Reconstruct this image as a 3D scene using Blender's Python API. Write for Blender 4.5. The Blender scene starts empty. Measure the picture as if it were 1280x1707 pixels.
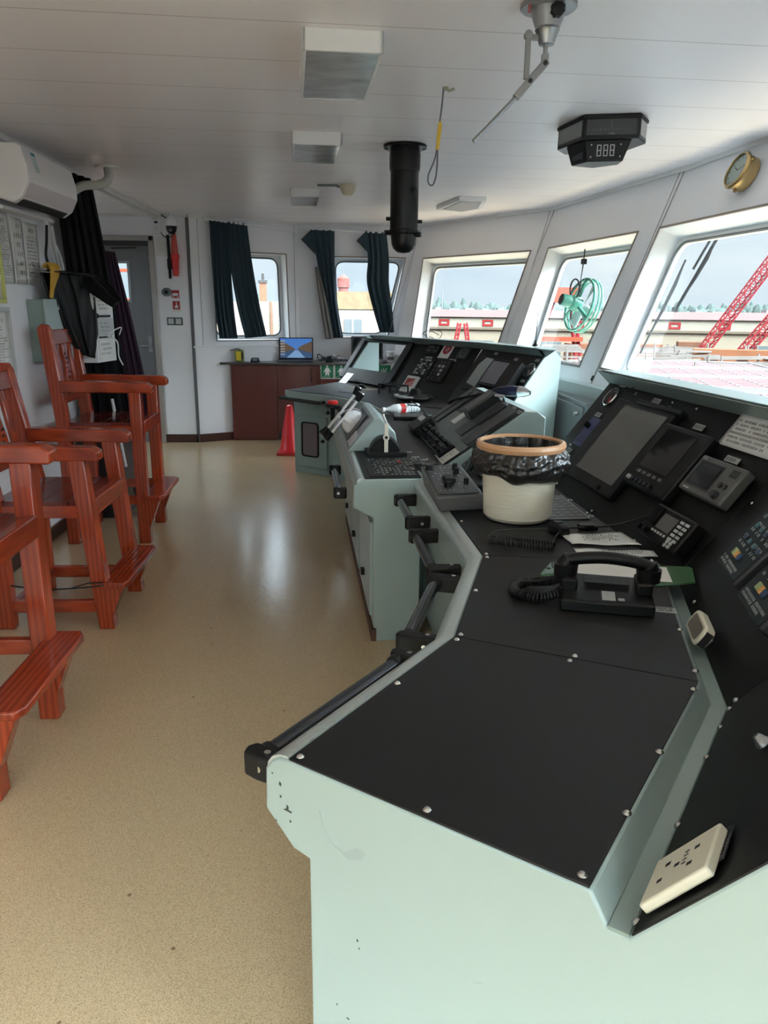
import bpy, bmesh, math, random
from mathutils import Vector, Matrix
rnd = random.Random(7)
C = bpy.context.scene.collection
R = math.radians
SKY_FRONT, SKY_TOP, SKY_BACK, EXPO = 1.25, 25.0, 5.0, 0.05

# ------------------------------------------------------------------ materials
def lin(v):
    v /= 255.0
    return v / 12.92 if v <= .04045 else ((v + .055) / 1.055) ** 2.4
def col(r, g, b): return (lin(r), lin(g), lin(b), 1)
MATS = {}
def mat(name, rgb, rough=.5, metal=0, var=.06, vscale=6, bump=0, bscale=60, coat=0, stretch=None, spec=.5, rvar=0):
    if name in MATS: return MATS[name]
    m = bpy.data.materials.new(name); m.use_nodes = True; MATS[name] = m
    nt = m.node_tree; n = nt.nodes; l = nt.links; b = n['Principled BSDF']
    base = col(*rgb)
    tc = n.new('ShaderNodeTexCoord'); mp = n.new('ShaderNodeMapping')
    if stretch: mp.inputs['Scale'].default_value = stretch
    l.new(tc.outputs['Object'], mp.inputs['Vector'])
    ns = n.new('ShaderNodeTexNoise'); ns.inputs['Scale'].default_value = vscale; ns.inputs['Detail'].default_value = 4
    l.new(mp.outputs[0], ns.inputs['Vector'])
    mx = n.new('ShaderNodeMix'); mx.data_type = 'RGBA'
    mx.inputs['A'].default_value = [c * (1 - var) for c in base[:3]] + [1]
    mx.inputs['B'].default_value = [min(1, c * (1 + var)) for c in base[:3]] + [1]
    l.new(ns.outputs['Fac'], mx.inputs['Factor']); l.new(mx.outputs['Result'], b.inputs['Base Color'])
    b.inputs['Roughness'].default_value = rough; b.inputs['Metallic'].default_value = metal
    b.inputs['Specular IOR Level'].default_value = spec
    if coat: b.inputs['Coat Weight'].default_value = coat; b.inputs['Coat Roughness'].default_value = .12
    if rvar:
        mr = n.new('ShaderNodeMapRange'); mr.inputs['To Min'].default_value = rough - rvar; mr.inputs['To Max'].default_value = rough + rvar
        l.new(ns.outputs['Fac'], mr.inputs['Value']); l.new(mr.outputs[0], b.inputs['Roughness'])
    if bump:
        n2 = n.new('ShaderNodeTexNoise'); n2.inputs['Scale'].default_value = bscale; n2.inputs['Detail'].default_value = 3
        l.new(mp.outputs[0], n2.inputs['Vector'])
        bp = n.new('ShaderNodeBump'); bp.inputs['Strength'].default_value = bump; bp.inputs['Distance'].default_value = .004
        l.new(n2.outputs['Fac'], bp.inputs['Height']); l.new(bp.outputs[0], b.inputs['Normal'])
    return m
def emis(name, rgb, s=1.0):
    if name in MATS: return MATS[name]
    m = bpy.data.materials.new(name); m.use_nodes = True; MATS[name] = m
    b = m.node_tree.nodes['Principled BSDF']; b.inputs['Base Color'].default_value = (0, 0, 0, 1); b.inputs['Roughness'].default_value = .25
    b.inputs['Emission Color'].default_value = col(*rgb); b.inputs['Emission Strength'].default_value = s
    return m
def glass(name, tint=(235, 242, 242), gloss=.08):
    if name in MATS: return MATS[name]
    m = bpy.data.materials.new(name); m.use_nodes = True; MATS[name] = m
    nt = m.node_tree; n = nt.nodes; l = nt.links; n.clear()
    o = n.new('ShaderNodeOutputMaterial'); t = n.new('ShaderNodeBsdfTransparent'); t.inputs[0].default_value = col(*tint)
    g = n.new('ShaderNodeBsdfGlossy'); g.inputs['Roughness'].default_value = .03
    f = n.new('ShaderNodeFresnel'); f.inputs[0].default_value = 1.4; x = n.new('ShaderNodeMixShader')
    ge = n.new('ShaderNodeNewGeometry'); iv = n.new('ShaderNodeMath'); iv.operation = 'SUBTRACT'; iv.inputs[0].default_value = 1; l.new(ge.outputs['Backfacing'], iv.inputs[1]); mu = n.new('ShaderNodeMath'); mu.operation = 'MULTIPLY'; l.new(iv.outputs[0], mu.inputs[0]); l.new(f.outputs[0], mu.inputs[1])
    l.new(mu.outputs[0], x.inputs[0]); l.new(t.outputs[0], x.inputs[1]); l.new(g.outputs[0], x.inputs[2]); l.new(x.outputs[0], o.inputs[0])
    return m
def wood(name, dark, light, scale=(1, 1, 1), rough=.22, rings=9):
    m = bpy.data.materials.new(name); m.use_nodes = True; MATS[name] = m
    nt = m.node_tree; n = nt.nodes; l = nt.links; b = n['Principled BSDF']
    tc = n.new('ShaderNodeTexCoord'); mp = n.new('ShaderNodeMapping'); mp.inputs['Scale'].default_value = scale
    l.new(tc.outputs['Object'], mp.inputs['Vector'])
    ns = n.new('ShaderNodeTexNoise'); ns.inputs['Scale'].default_value = 3; ns.inputs['Detail'].default_value = 2
    l.new(mp.outputs[0], ns.inputs['Vector'])
    wv = n.new('ShaderNodeTexWave'); wv.inputs['Scale'].default_value = rings; wv.inputs['Distortion'].default_value = 5; wv.inputs['Detail'].default_value = 2; wv.inputs['Detail Scale'].default_value = 1.2
    l.new(mp.outputs[0], wv.inputs['Vector'])
    cr = n.new('ShaderNodeValToRGB'); cr.color_ramp.elements[0].color = col(*dark); cr.color_ramp.elements[1].color = col(*light)
    cr.color_ramp.elements[0].position = .1; cr.color_ramp.elements[1].position = .8
    ad = n.new('ShaderNodeMath'); ad.operation = 'MULTIPLY_ADD'; ad.inputs[1].default_value = .5
    l.new(wv.outputs['Fac'], ad.inputs[0]); 
    m2 = n.new('ShaderNodeMath'); m2.operation = 'MULTIPLY'; m2.inputs[1].default_value = .75; l.new(ns.outputs['Fac'], m2.inputs[0]); l.new(m2.outputs[0], ad.inputs[2])
    l.new(ad.outputs[0], cr.inputs[0]); l.new(cr.outputs[0], b.inputs['Base Color'])
    b.inputs['Roughness'].default_value = rough; b.inputs['Coat Weight'].default_value = .3; b.inputs['Coat Roughness'].default_value = .1
    return m

M_WALL = mat('wall_panel_white', (228, 228, 233), .45, var=.04, vscale=2)
M_CEILW = mat('painted_white', (218, 217, 216), .4, var=.03)
M_REV = mat('window_reveal_white', (222, 224, 226), .4, var=.03)
M_MINT = mat('mint_paint', (158, 175, 173), .3, var=.05, vscale=3, bump=.08, bscale=90)
M_MINTD = mat('grey_green_paint', (128, 144, 140), .3, var=.06, vscale=3)
M_RAIL = mat('worn_mint_edge', (192, 200, 198), .28, metal=.45, var=.15, vscale=90, bump=.1, bscale=120)
M_BLACK = mat('black_laminate', (25, 25, 26), .5, var=.12, vscale=5, bump=.03, bscale=300, spec=.28)
M_PANEL = mat('black_instrument_panel', (19, 20, 20), .45, var=.15, vscale=4, spec=.25)
M_PLAS = mat('black_plastic', (13, 13, 14), .38, var=.1, vscale=20, spec=.3)
M_RUB = mat('black_rubber', (13, 13, 14), .5, var=.1, spec=.3)
M_GREYP = mat('grey_plastic', (92, 92, 92), .45, var=.05)
M_DGREY = mat('dark_grey_plastic', (46, 47, 50), .4, var=.08)
M_CHROME = mat('chrome', (205, 208, 210), .12, metal=1, var=.02)
M_STEEL = mat('brushed_steel', (150, 152, 154), .35, metal=1, var=.1, vscale=30, stretch=(1, 1, 20))
M_SCREW = mat('screw_steel', (190, 190, 188), .25, metal=1, var=.05)
M_SCREEN = mat('reflection_grey_glass', (104, 104, 101), .1, var=.05, vscale=3, spec=.8)  # grey of the reflection on the glass is put into the base colour
M_SCREEN2 = mat('black_screen_glass', (30, 30, 32), .06, var=.3, vscale=8, spec=.8)
M_LABEL = mat('engraved_label', (170, 172, 170), .4, metal=.3, var=.1)
M_INK = mat('black_ink', (25, 25, 28), .6)
M_INKG = mat('grey_ink', (95, 95, 100), .6)
M_PAPER = mat('paper', (225, 224, 220), .5, var=.04, vscale=8, bump=.1, bscale=12)
M_LAMIN = mat('laminated_paper', (215, 215, 212), .15, var=.05, vscale=9, bump=.3, bscale=14)
M_WHITE = mat('white_plastic', (226, 226, 228), .35, var=.03)
M_CREAM = mat('cream_plastic', (222, 217, 198), .35, var=.04)
M_RED = mat('red_plastic', (200, 40, 35), .35, var=.08)
M_TEAL = mat('teal_button', (70, 110, 115), .4)
M_WHITEB = mat('key_white', (185, 188, 188), .4)
M_BRASS = mat('brass', (176, 150, 104), .25, metal=1, var=.1)
M_BROWN = mat('brown_skirting', (62, 34, 30), .35, var=.1)
M_GALV = mat('grey_painted_steel', (112, 116, 118), .35, metal=.2, var=.12, vscale=12)
M_DARKF = mat('black_fabric', (14, 13, 16), .9, var=.2, vscale=30, spec=.2)
M_CABLE = mat('black_cable', (15, 15, 16), .5)
M_GREENS = mat('safety_green', (20, 110, 75), .4, var=.05)
M_SIGNR = mat('sign_red', (165, 25, 35), .4, var=.05)
M_YELLOW = mat('yellow_plastic', (215, 190, 40), .4)
M_WOOD = wood('varnished_pine', (118, 36, 18), (166, 64, 32), (5, 5, .5), .2, 3.0)
M_WOODX = wood('varnished_pine_rail', (118, 36, 18), (166, 64, 32), (.5, 5, 5), .2, 3.0)
M_WOODY = wood('varnished_pine_cross', (112, 34, 18), (156, 58, 30), (5, .5, 5), .2, 3.0)
M_SEAT = wood('dark_varnished_seat', (66, 18, 14), (112, 36, 26), (3, .8, 3), .14, 5)
M_CAB = wood('mahogany_veneer', (72, 20, 16), (96, 34, 26), (6, 6, .8), .5, 3)
M_GLASS = glass('clear_glass')
M_TINT = glass('tinted_window_glass', (238, 243, 244))

# ------------------------------------------------------------------ mesh builder
def frame(o, x, y, z):
    m = Matrix.Identity(4)
    for i, v in enumerate((x, y, z)):
        v = Vector(v).normalized()
        for k in range(3): m[k][i] = v[k]
    m.translation = Vector(o)
    return m
def zfr(o, deg):
    return Matrix.Translation(Vector(o)) @ Matrix.Rotation(R(deg), 4, 'Z')
class MB:
    def __init__(s, M=None): s.bm = bmesh.new(); s.M = M or Matrix.Identity(4)
    def v(s, p): return s.bm.verts.new(s.M @ Vector(p))
    def face(s, pts):
        try: return s.bm.faces.new([s.v(p) for p in pts])
        except ValueError: return None
    def box(s, x0, x1, y0, y1, z0, z1, taper=0):
        t = taper
        vs = [s.v(p) for p in ((x0, y0, z0), (x1, y0, z0), (x1, y1, z0), (x0, y1, z0), (x0+t, y0+t, z1), (x1-t, y0+t, z1), (x1-t, y1-t, z1), (x0+t, y1-t, z1))]
        for f in ((3, 2, 1, 0), (4, 5, 6, 7), (0, 1, 5, 4), (1, 2, 6, 5), (2, 3, 7, 6), (3, 0, 4, 7)): s.bm.faces.new([vs[i] for i in f])
        return s
    def hexa(s, b, t):
        n = len(b); vb = [s.v(p) for p in b]; vt = [s.v(p) for p in t]
        s.bm.faces.new(vb[::-1]); s.bm.faces.new(vt)
        for i in range(n): s.bm.faces.new((vb[i], vb[(i+1) % n], vt[(i+1) % n], vt[i]))
        return s
    def prism(s, poly, z0, z1):
        return s.hexa([(p[0], p[1], z0) for p in poly], [(p[0], p[1], z1) for p in poly])
    def beam(s, p0, p1, w, h, up=(0, 0, 1)):
        p0, p1 = Vector(p0), Vector(p1); d = (p1 - p0).normalized(); u = Vector(up)
        a = d.cross(u).normalized(); u = a.cross(d).normalized()
        q = [(-w/2, -h/2), (w/2, -h/2), (w/2, h/2), (-w/2, h/2)]
        return s.hexa([p0 + a*x + u*y for x, y in q], [p1 + a*x + u*y for x, y in q])
    def tube(s, pts, r, n=10, cap=True, closed=False):
        pts = [Vector(p) for p in pts]; rings = []; up = None
        rr = r if isinstance(r, (list, tuple)) else [r] * len(pts)
        for i, p in enumerate(pts):
            a = pts[i-1] if (i > 0 or closed) else p
            b = pts[(i+1) % len(pts)] if (i < len(pts)-1 or closed) else p
            d = (b - a).normalized()
            if up is None:
                up = Vector((0, 0, 1)) if abs(d.z) < .9 else Vector((1, 0, 0))
            sx = d.cross(up)
            if sx.length < 1e-6: sx = d.orthogonal()
            sx.normalize(); up = sx.cross(d).normalized()
            rings.append([s.v(p + (sx * math.cos(2*math.pi*k/n) + up * math.sin(2*math.pi*k/n)) * rr[i]) for k in range(n)])
        m = len(rings)
        for i in range(m if closed else m-1):
            A, B = rings[i], rings[(i+1) % m]
            for k in range(n): s.bm.faces.new((A[k], A[(k+1) % n], B[(k+1) % n], B[k]))
        if cap and not closed: s.bm.faces.new(rings[0][::-1]); s.bm.faces.new(rings[-1])
        return s
    def cyl(s, p0, p1, r0, r1=None, n=20): return s.tube([p0, p1], [r0, r0 if r1 is None else r1], n)
    def lathe(s, prof, n=28, c=(0, 0, 0), jit=0, loop=0):
        rings = []
        for r, z in prof:
            rings.append([s.v((c[0] + r*math.cos(2*math.pi*k/n), c[1] + r*math.sin(2*math.pi*k/n), c[2] + z)) for k in range(n)])
        for A, B in zip(rings, rings[1:] + (rings[:1] if loop else [])):
            for k in range(n): s.bm.faces.new((A[k], A[(k+1) % n], B[(k+1) % n], B[k]))
        if loop: return s
        if prof[0][0] > 1e-5 and not jit: s.bm.faces.new(rings[0][::-1])
        if prof[-1][0] > 1e-5 and not jit: s.bm.faces.new(rings[-1])
        return s
    def sphere(s, c, r, sz=1.0, n=16):
        return s.lathe([(max(1e-4, r*math.sin(math.pi*i/10)), -r*sz*math.cos(math.pi*i/10)) for i in range(11)], n, c)
    def grid(s, f, nu, nv):
        V = [[s.v(f(i/nu, j/nv)) for j in range(nv+1)] for i in range(nu+1)]
        for i in range(nu):
            for j in range(nv): s.bm.faces.new((V[i][j], V[i+1][j], V[i+1][j+1], V[i][j+1]))
        return s
    def build(s, name, m, parent=None, bevel=0, smooth=True, solid=0, subsurf=0, seg=2):
        bmesh.ops.remove_doubles(s.bm, verts=s.bm.verts, dist=1e-5) if False else None
        bmesh.ops.recalc_face_normals(s.bm, faces=s.bm.faces)
        me = bpy.data.meshes.new(name)
        org = Vector((0, 0, 0))
        if parent is not None:
            s.bm.transform(parent['_w'] if False else WM[parent].inverted())
        else:
            xs = [v.co for v in s.bm.verts]
            org = Vector(((min(v.x for v in xs)+max(v.x for v in xs))/2, (min(v.y for v in xs)+max(v.y for v in xs))/2, min(v.z for v in xs)))
            s.bm.transform(Matrix.Translation(-org))
        s.bm.to_mesh(me); s.bm.free()
        for p in me.polygons: p.use_smooth = smooth
        if smooth: me.set_sharp_from_angle(angle=R(32))
        me.materials.append(m)
        o = bpy.data.objects.new(name, me); C.objects.link(o)
        if parent is not None: o.parent = parent; WM[o] = WM[parent]
        else: o.location = org; WM[o] = Matrix.Translation(org)
        if solid:
            md = o.modifiers.new('solid', 'SOLIDIFY'); md.thickness = solid; md.offset = 0
        if bevel:
            md = o.modifiers.new('bevel', 'BEVEL'); md.width = bevel; md.segments = seg; md.limit_method = 'ANGLE'; md.angle_limit = R(40)
        if subsurf:
            md = o.modifiers.new('sub', 'SUBSURF'); md.levels = subsurf; md.render_levels = subsurf
        return o
WM = {}
def tag(o, label, cat, group=None):
    o['label'] = label; o['category'] = cat
    if group: o['group'] = group
    return o
def struct(o): o['kind'] = 'structure'; return o
def thing(name, label, cat, loc=(0, 0, 0), rz=0, group=None):
    o = bpy.data.objects.new(name, None); C.objects.link(o); o.empty_display_size = .05
    o.location = loc; o.rotation_euler = (0, 0, R(rz))
    WM[o] = Matrix.Translation(Vector(loc)) @ Matrix.Rotation(R(rz), 4, 'Z')
    return tag(o, label, cat, group)
def dup(o, loc, rz=None, label=None, parent=None):
    r = o.copy(); C.objects.link(r)
    if parent is not None: r.parent = parent
    else:
        r.location = loc
        if rz is not None: r.rotation_euler = (0, 0, R(rz))
        if label: r['label'] = label
    for ch in list(o.children): dup(ch, None, parent=r)
    return r
def smooth_path(P, n=8):
    P = [Vector(p) for p in P]; out = []
    for i in range(len(P)-1):
        a, b, c, d = P[max(i-1, 0)], P[i], P[i+1], P[min(i+2, len(P)-1)]
        for k in range(n):
            t = k/n; out.append(.5*((2*b) + (c-a)*t + (2*a-5*b+4*c-d)*t*t + (3*b-a-3*c+d)*t**3))
    return out + [P[-1]]
def coil(P, R_, r, turns, n=6):
    """helix following the path P"""
    P = smooth_path(P, 10); L = [0]
    for a, b in zip(P, P[1:]): L.append(L[-1] + (b-a).length)
    out = []; N = turns*10; j = 0
    for i in range(N+1):
        s = L[-1]*i/N
        while j < len(L)-2 and L[j+1] < s: j += 1
        t = (s-L[j])/max(1e-9, L[j+1]-L[j]); p = P[j].lerp(P[j+1], t); d = (P[j+1]-P[j]).normalized()
        a = d.cross(Vector((0, 0, 1))).normalized(); u = a.cross(d)
        ang = 2*math.pi*turns*i/N; out.append(p + a*math.cos(ang)*R_ + u*math.sin(ang)*R_)
    return out
def glyphs(mb, x0, x1, y0, y1, rows, z, seed=1, density=.8, gap=.45, indent=0, cw=.9):
    """rows of small illegible character-like marks, in the builder's local XY plane"""
    q = random.Random(seed); h = abs(y1-y0)/rows
    for i in range(rows):
        yc = y1 - h*(i+.5); gh = h*(1-gap); gw = gh*cw; x = x0 + (q.random()*indent*(x1-x0))
        xe = x1 - q.random()*.25*(x1-x0)
        while x < xe:
            if q.random() < density:
                for k in range(3):
                    a = x + q.random()*gw*.3; b = a + gw*(.3+.4*q.random()); y = yc - gh/2 + gh*(k+.3)/3
                    mb.box(a, b, y, y+gh*.13, z, z+.0006)
                xx = x+gw*(.3+.3*q.random()); mb.box(xx, xx+gh*.13, yc-gh/2, yc+gh/2, z, z+.0006)
            x += gw*1.25
    return mb
def text_into(mb, s, x, y, size, z=0, depth=.0006, align='LEFT', sx=1):
    cu = bpy.data.curves.new('t', 'FONT'); cu.body = s; cu.size = size; cu.extrude = depth/2; cu.align_x = align
    o = bpy.data.objects.new('t', cu); C.objects.link(o)
    dg = bpy.context.evaluated_depsgraph_get(); me = bpy.data.meshes.new_from_object(o.evaluated_get(dg))
    b2 = bmesh.new(); b2.from_mesh(me); mp = {}
    for v in b2.verts: mp[v] = mb.v((x+v.co.x*sx, y+v.co.y, z+v.co.z))
    for f in b2.faces:
        try: mb.bm.faces.new([mp[v] for v in f.verts])
        except ValueError: pass
    b2.free(); bpy.data.objects.remove(o); bpy.data.meshes.remove(me); bpy.data.curves.remove(cu)
    return mb
def rrect(w, h, r, n=6, cx=0, cy=0):
    out = []
    for (sx, sy, a0) in ((1, 1, 0), (-1, 1, 90), (-1, -1, 180), (1, -1, 270)):
        for k in range(n+1):
            a = R(a0 + 90*k/n); out.append((cx + sx*(w/2-r) + r*math.cos(a), cy + sy*(h/2-r) + r*math.sin(a)))
    return out
def ring_fill(mb, outer, inner, z0, z1):
    """plate between an outer and an inner loop of equal length, local XY"""
    n = len(outer)
    a = [mb.v((p[0], p[1], z0)) for p in outer]; b = [mb.v((p[0], p[1], z0)) for p in inner]
    c = [mb.v((p[0], p[1], z1)) for p in outer]; d = [mb.v((p[0], p[1], z1)) for p in inner]
    for i in range(n):
        j = (i+1) % n
        mb.bm.faces.new((a[i], a[j], b[j], b[i])); mb.bm.faces.new((c[j], c[i], d[i], d[j]))
        mb.bm.faces.new((a[j], a[i], c[i], c[j])); mb.bm.faces.new((b[i], b[j], d[j], d[i]))
    return mb

# ------------------------------------------------------------------ camera
HC = 1.40
def make_camera():
    pitch, yaw, roll = R(15.3), R(3.0), R(0.6)
    fw = Vector((math.sin(yaw)*math.cos(pitch), math.cos(yaw)*math.cos(pitch), -math.sin(pitch)))
    r0 = Vector((math.cos(yaw), -math.sin(yaw), 0)); u0 = r0.cross(fw)
    r = r0*math.cos(roll) + u0*math.sin(roll); u = -r0*math.sin(roll) + u0*math.cos(roll)
    cd = bpy.data.cameras.new('camera'); cd.sensor_fit = 'VERTICAL'; cd.sensor_height = 36; cd.sensor_width = 27
    cd.lens = 36*1250/1707; cd.clip_start = .05; cd.clip_end = 3000
    o = bpy.data.objects.new('camera', cd); C.objects.link(o)
    o.matrix_world = frame((0, 0, HC), r, u, -fw)
    bpy.context.scene.camera = o
make_camera()

# ------------------------------------------------------------------ room shell
ZC = 2.25
YN = -2.6
def floor_mat():
    m = bpy.data.materials.new('speckled_vinyl_floor'); m.use_nodes = True
    nt = m.node_tree; n = nt.nodes; l = nt.links; b = n['Principled BSDF']
    tc = n.new('ShaderNodeTexCoord')
    a = n.new('ShaderNodeTexNoise'); a.inputs['Scale'].default_value = 340; a.inputs['Detail'].default_value = 2; a.inputs['Roughness'].default_value = .8
    c = n.new('ShaderNodeTexNoise'); c.inputs['Scale'].default_value = 1.6; c.inputs['Detail'].default_value = 5
    for t in (a, c): l.new(tc.outputs['Object'], t.inputs['Vector'])
    r1 = n.new('ShaderNodeValToRGB'); e = r1.color_ramp.elements; e[0].position = .33; e[0].color = col(158, 134, 102); e[1].position = .56; e[1].color = col(213, 189, 152)
    l.new(a.outputs['Fac'], r1.inputs[0])
    mx = n.new('ShaderNodeMix'); mx.data_type = 'RGBA'; mx.blend_type = 'MULTIPLY'; mx.inputs['Factor'].default_value = 1
    r2 = n.new('ShaderNodeValToRGB'); r2.color_ramp.elements[0].color = (.95, .95, .96, 1); r2.color_ramp.elements[1].color = (1, 1, 1, 1)
    r2.color_ramp.elements[0].position = .35; r2.color_ramp.elements[1].position = .65
    l.new(c.outputs['Fac'], r2.inputs[0]); l.new(r1.outputs[0], mx.inputs['A']); l.new(r2.outputs[0], mx.inputs['B'])
    # fine dark scuffs and pits
    vo = n.new('ShaderNodeTexNoise'); vo.inputs['Scale'].default_value = 28; vo.inputs['Detail'].default_value = 6; vo.inputs['Roughness'].default_value = .7
    l.new(tc.outputs['Object'], vo.inputs['Vector'])
    r3 = n.new('ShaderNodeValToRGB'); r3.color_ramp.elements[0].position = .20; r3.color_ramp.elements[0].color = (.5, .45, .4, 1); r3.color_ramp.elements[1].position = .27; r3.color_ramp.elements[1].color = (1, 1, 1, 1)
    l.new(vo.outputs['Fac'], r3.inputs[0])
    m3 = n.new('ShaderNodeMix'); m3.data_type = 'RGBA'; m3.blend_type = 'MULTIPLY'; m3.inputs['Factor'].default_value = 1
    l.new(mx.outputs['Result'], m3.inputs['A']); vd = n.new('ShaderNodeTexVoronoi'); vd.inputs['Scale'].default_value = 9; l.new(tc.outputs['Object'], vd.inputs['Vector'])
    r4 = n.new('ShaderNodeValToRGB'); r4.color_ramp.elements[0].position = .035; r4.color_ramp.elements[0].color = (.42, .38, .34, 1); r4.color_ramp.elements[1].position = .055; r4.color_ramp.elements[1].color = (1, 1, 1, 1)
    l.new(vd.outputs['Distance'], r4.inputs[0]); l.new(r4.outputs[0], m3.inputs['B']); l.new(m3.outputs['Result'], b.inputs['Base Color'])
    rr = n.new('ShaderNodeMapRange'); rr.inputs['To Min'].default_value = .15; rr.inputs['To Max'].default_value = .24; b.inputs['Specular IOR Level'].default_value = .75
    l.new(c.outputs['Fac'], rr.inputs['Value']); l.new(rr.outputs[0], b.inputs['Roughness'])
    d = n.new('ShaderNodeTexNoise'); d.inputs['Scale'].default_value = 26; d.inputs['Detail'].default_value = 3
    l.new(tc.outputs['Object'], d.inputs['Vector'])
    bp = n.new('ShaderNodeBump'); bp.inputs['Strength'].default_value = .22; bp.inputs['Distance'].default_value = .003
    l.new(d.outputs['Fac'], bp.inputs['Height']); l.new(bp.outputs[0], b.inputs['Normal'])
    return m
def ceiling_mat():
    m = bpy.data.materials.new('ceiling_planks'); m.use_nodes = True
    nt = m.node_tree; n = nt.nodes; l = nt.links; b = n['Principled BSDF']
    tc = n.new('ShaderNodeTexCoord'); sp = n.new('ShaderNodeSeparateXYZ'); l.new(tc.outputs['Object'], sp.inputs[0])
    k = n.new('ShaderNodeMath'); k.operation = 'MULTIPLY_ADD'; k.inputs[1].default_value = -.06; l.new(sp.outputs[0], k.inputs[0]); l.new(sp.outputs[1], k.inputs[2])
    o = n.new('ShaderNodeMath'); o.operation = 'ADD'; o.inputs[1].default_value = 20 - 2.785 + .0; l.new(k.outputs[0], o.inputs[0])
    w = n.new('ShaderNodeMath'); w.operation = 'MODULO'; w.inputs[1].default_value = .39; l.new(o.outputs[0], w.inputs[0])
    g = n.new('ShaderNodeMath'); g.operation = 'LESS_THAN'; g.inputs[1].default_value = .005; l.new(w.outputs[0], g.inputs[0])
    ns = n.new('ShaderNodeTexNoise'); ns.inputs['Scale'].default_value = 1.4; l.new(tc.outputs['Object'], ns.inputs['Vector'])
    cr = n.new('ShaderNodeValToRGB'); cr.color_ramp.elements[0].color = col(236, 230, 233); cr.color_ramp.elements[1].color = col(242, 237, 240); l.new(ns.outputs['Fac'], cr.inputs[0])
    mx = n.new('ShaderNodeMix'); mx.data_type = 'RGBA'; mx.inputs['B'].default_value = col(186, 176, 172); l.new(cr.outputs[0], mx.inputs['A'])
    l.new(g.outputs[0], mx.inputs['Factor']); l.new(mx.outputs['Result'], b.inputs['Base Color'])
    b.inputs['Roughness'].default_value = .38
    bp = n.new('ShaderNodeBump'); bp.inputs['Strength'].default_value = .6; bp.inputs['Distance'].default_value = .004; bp.invert = True
    l.new(g.outputs[0], bp.inputs['Height']); l.new(bp.outputs[0], b.inputs['Normal'])
    return m

f = MB(); f.box(-2.9, 2.4, YN-.1, 8.7, -.08, 0); fl = struct(f.build('floor', floor_mat())); 
# ceiling: keeps object axes equal to the room's axes
bm = MB(); bm.box(-2.9, 2.6, YN-.1, 8.9, ZC, ZC+.06); ce = bm.build('ceiling', ceiling_mat()); struct(ce)
XL = -1.80

# leaning window walls -------------------------------------------------
def wall_frame(a, b, lean):
    a = Vector((a[0], a[1], ZC)); b = Vector((b[0], b[1], ZC)); s = (b-a).normalized()
    n = Vector((-s.y, s.x, 0)); 
    if n.dot(Vector((-.2, 3.5, 0)) - Vector((a.x, a.y, 0))) > 0: n = -n       # outward
    up = Vector((n.x*lean, n.y*lean, 1)).normalized()
    nn = s.cross(up); 
    if nn.dot(n) < 0: nn = -nn
    return a, s, up, nn, (b-a).length
def window_wall(wname, a, b, lean, op, vbot, ul=(-.0, -.0), ur=(0, 0)):
    """wall panel from the ceiling line a-b with one opening (uLtop, uLbottom, uRtop, uRbottom, v0, v1) down the slope"""
    o, s, up, nn, L = wall_frame(a, b, lean)
    mb = MB()
    def P(u, v, d=0): return o + s*u - up*v + nn*d
    lt, lb, rt, rb, v0, v1 = op
    def edge(t0, t1, v): return t0 + (t1-t0)*v/vbot
    def q(d):
        L_ = [P(edge(ul[0], ul[1], v), v, d) for v in (0, v0, v1, vbot)]; R_ = [P(edge(L+ur[0], L+ur[1], v), v, d) for v in (0, v0, v1, vbot)]
        a_, b_, c_, d_ = P(lt, v0, d), P(rt, v0, d), P(rb, v1, d), P(lb, v1, d)
        mb.face([L_[0], R_[0], R_[1], b_, a_, L_[1]]); mb.face([L_[1], a_, d_, L_[2]]); mb.face([b_, R_[1], R_[2], c_]); mb.face([L_[2], d_, c_, R_[2], R_[3], L_[3]])
    q(0); q(.15)
    w = mb.build(wname, M_WALL, smooth=False); struct(w)
    return P, w
def fillet(pts, r, k=6):
    out = []; n = len(pts)
    for i in range(n):
        p, a, b = Vector(pts[i]), Vector(pts[i-1]), Vector(pts[(i+1) % n])
        da, db = (a-p).normalized(), (b-p).normalized(); A, B = p+da*r, p+db*r
        for j in range(k+1):
            t = j/k; out.append(A.lerp(p, t).lerp(p.lerp(B, t), t))
    return out
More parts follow.
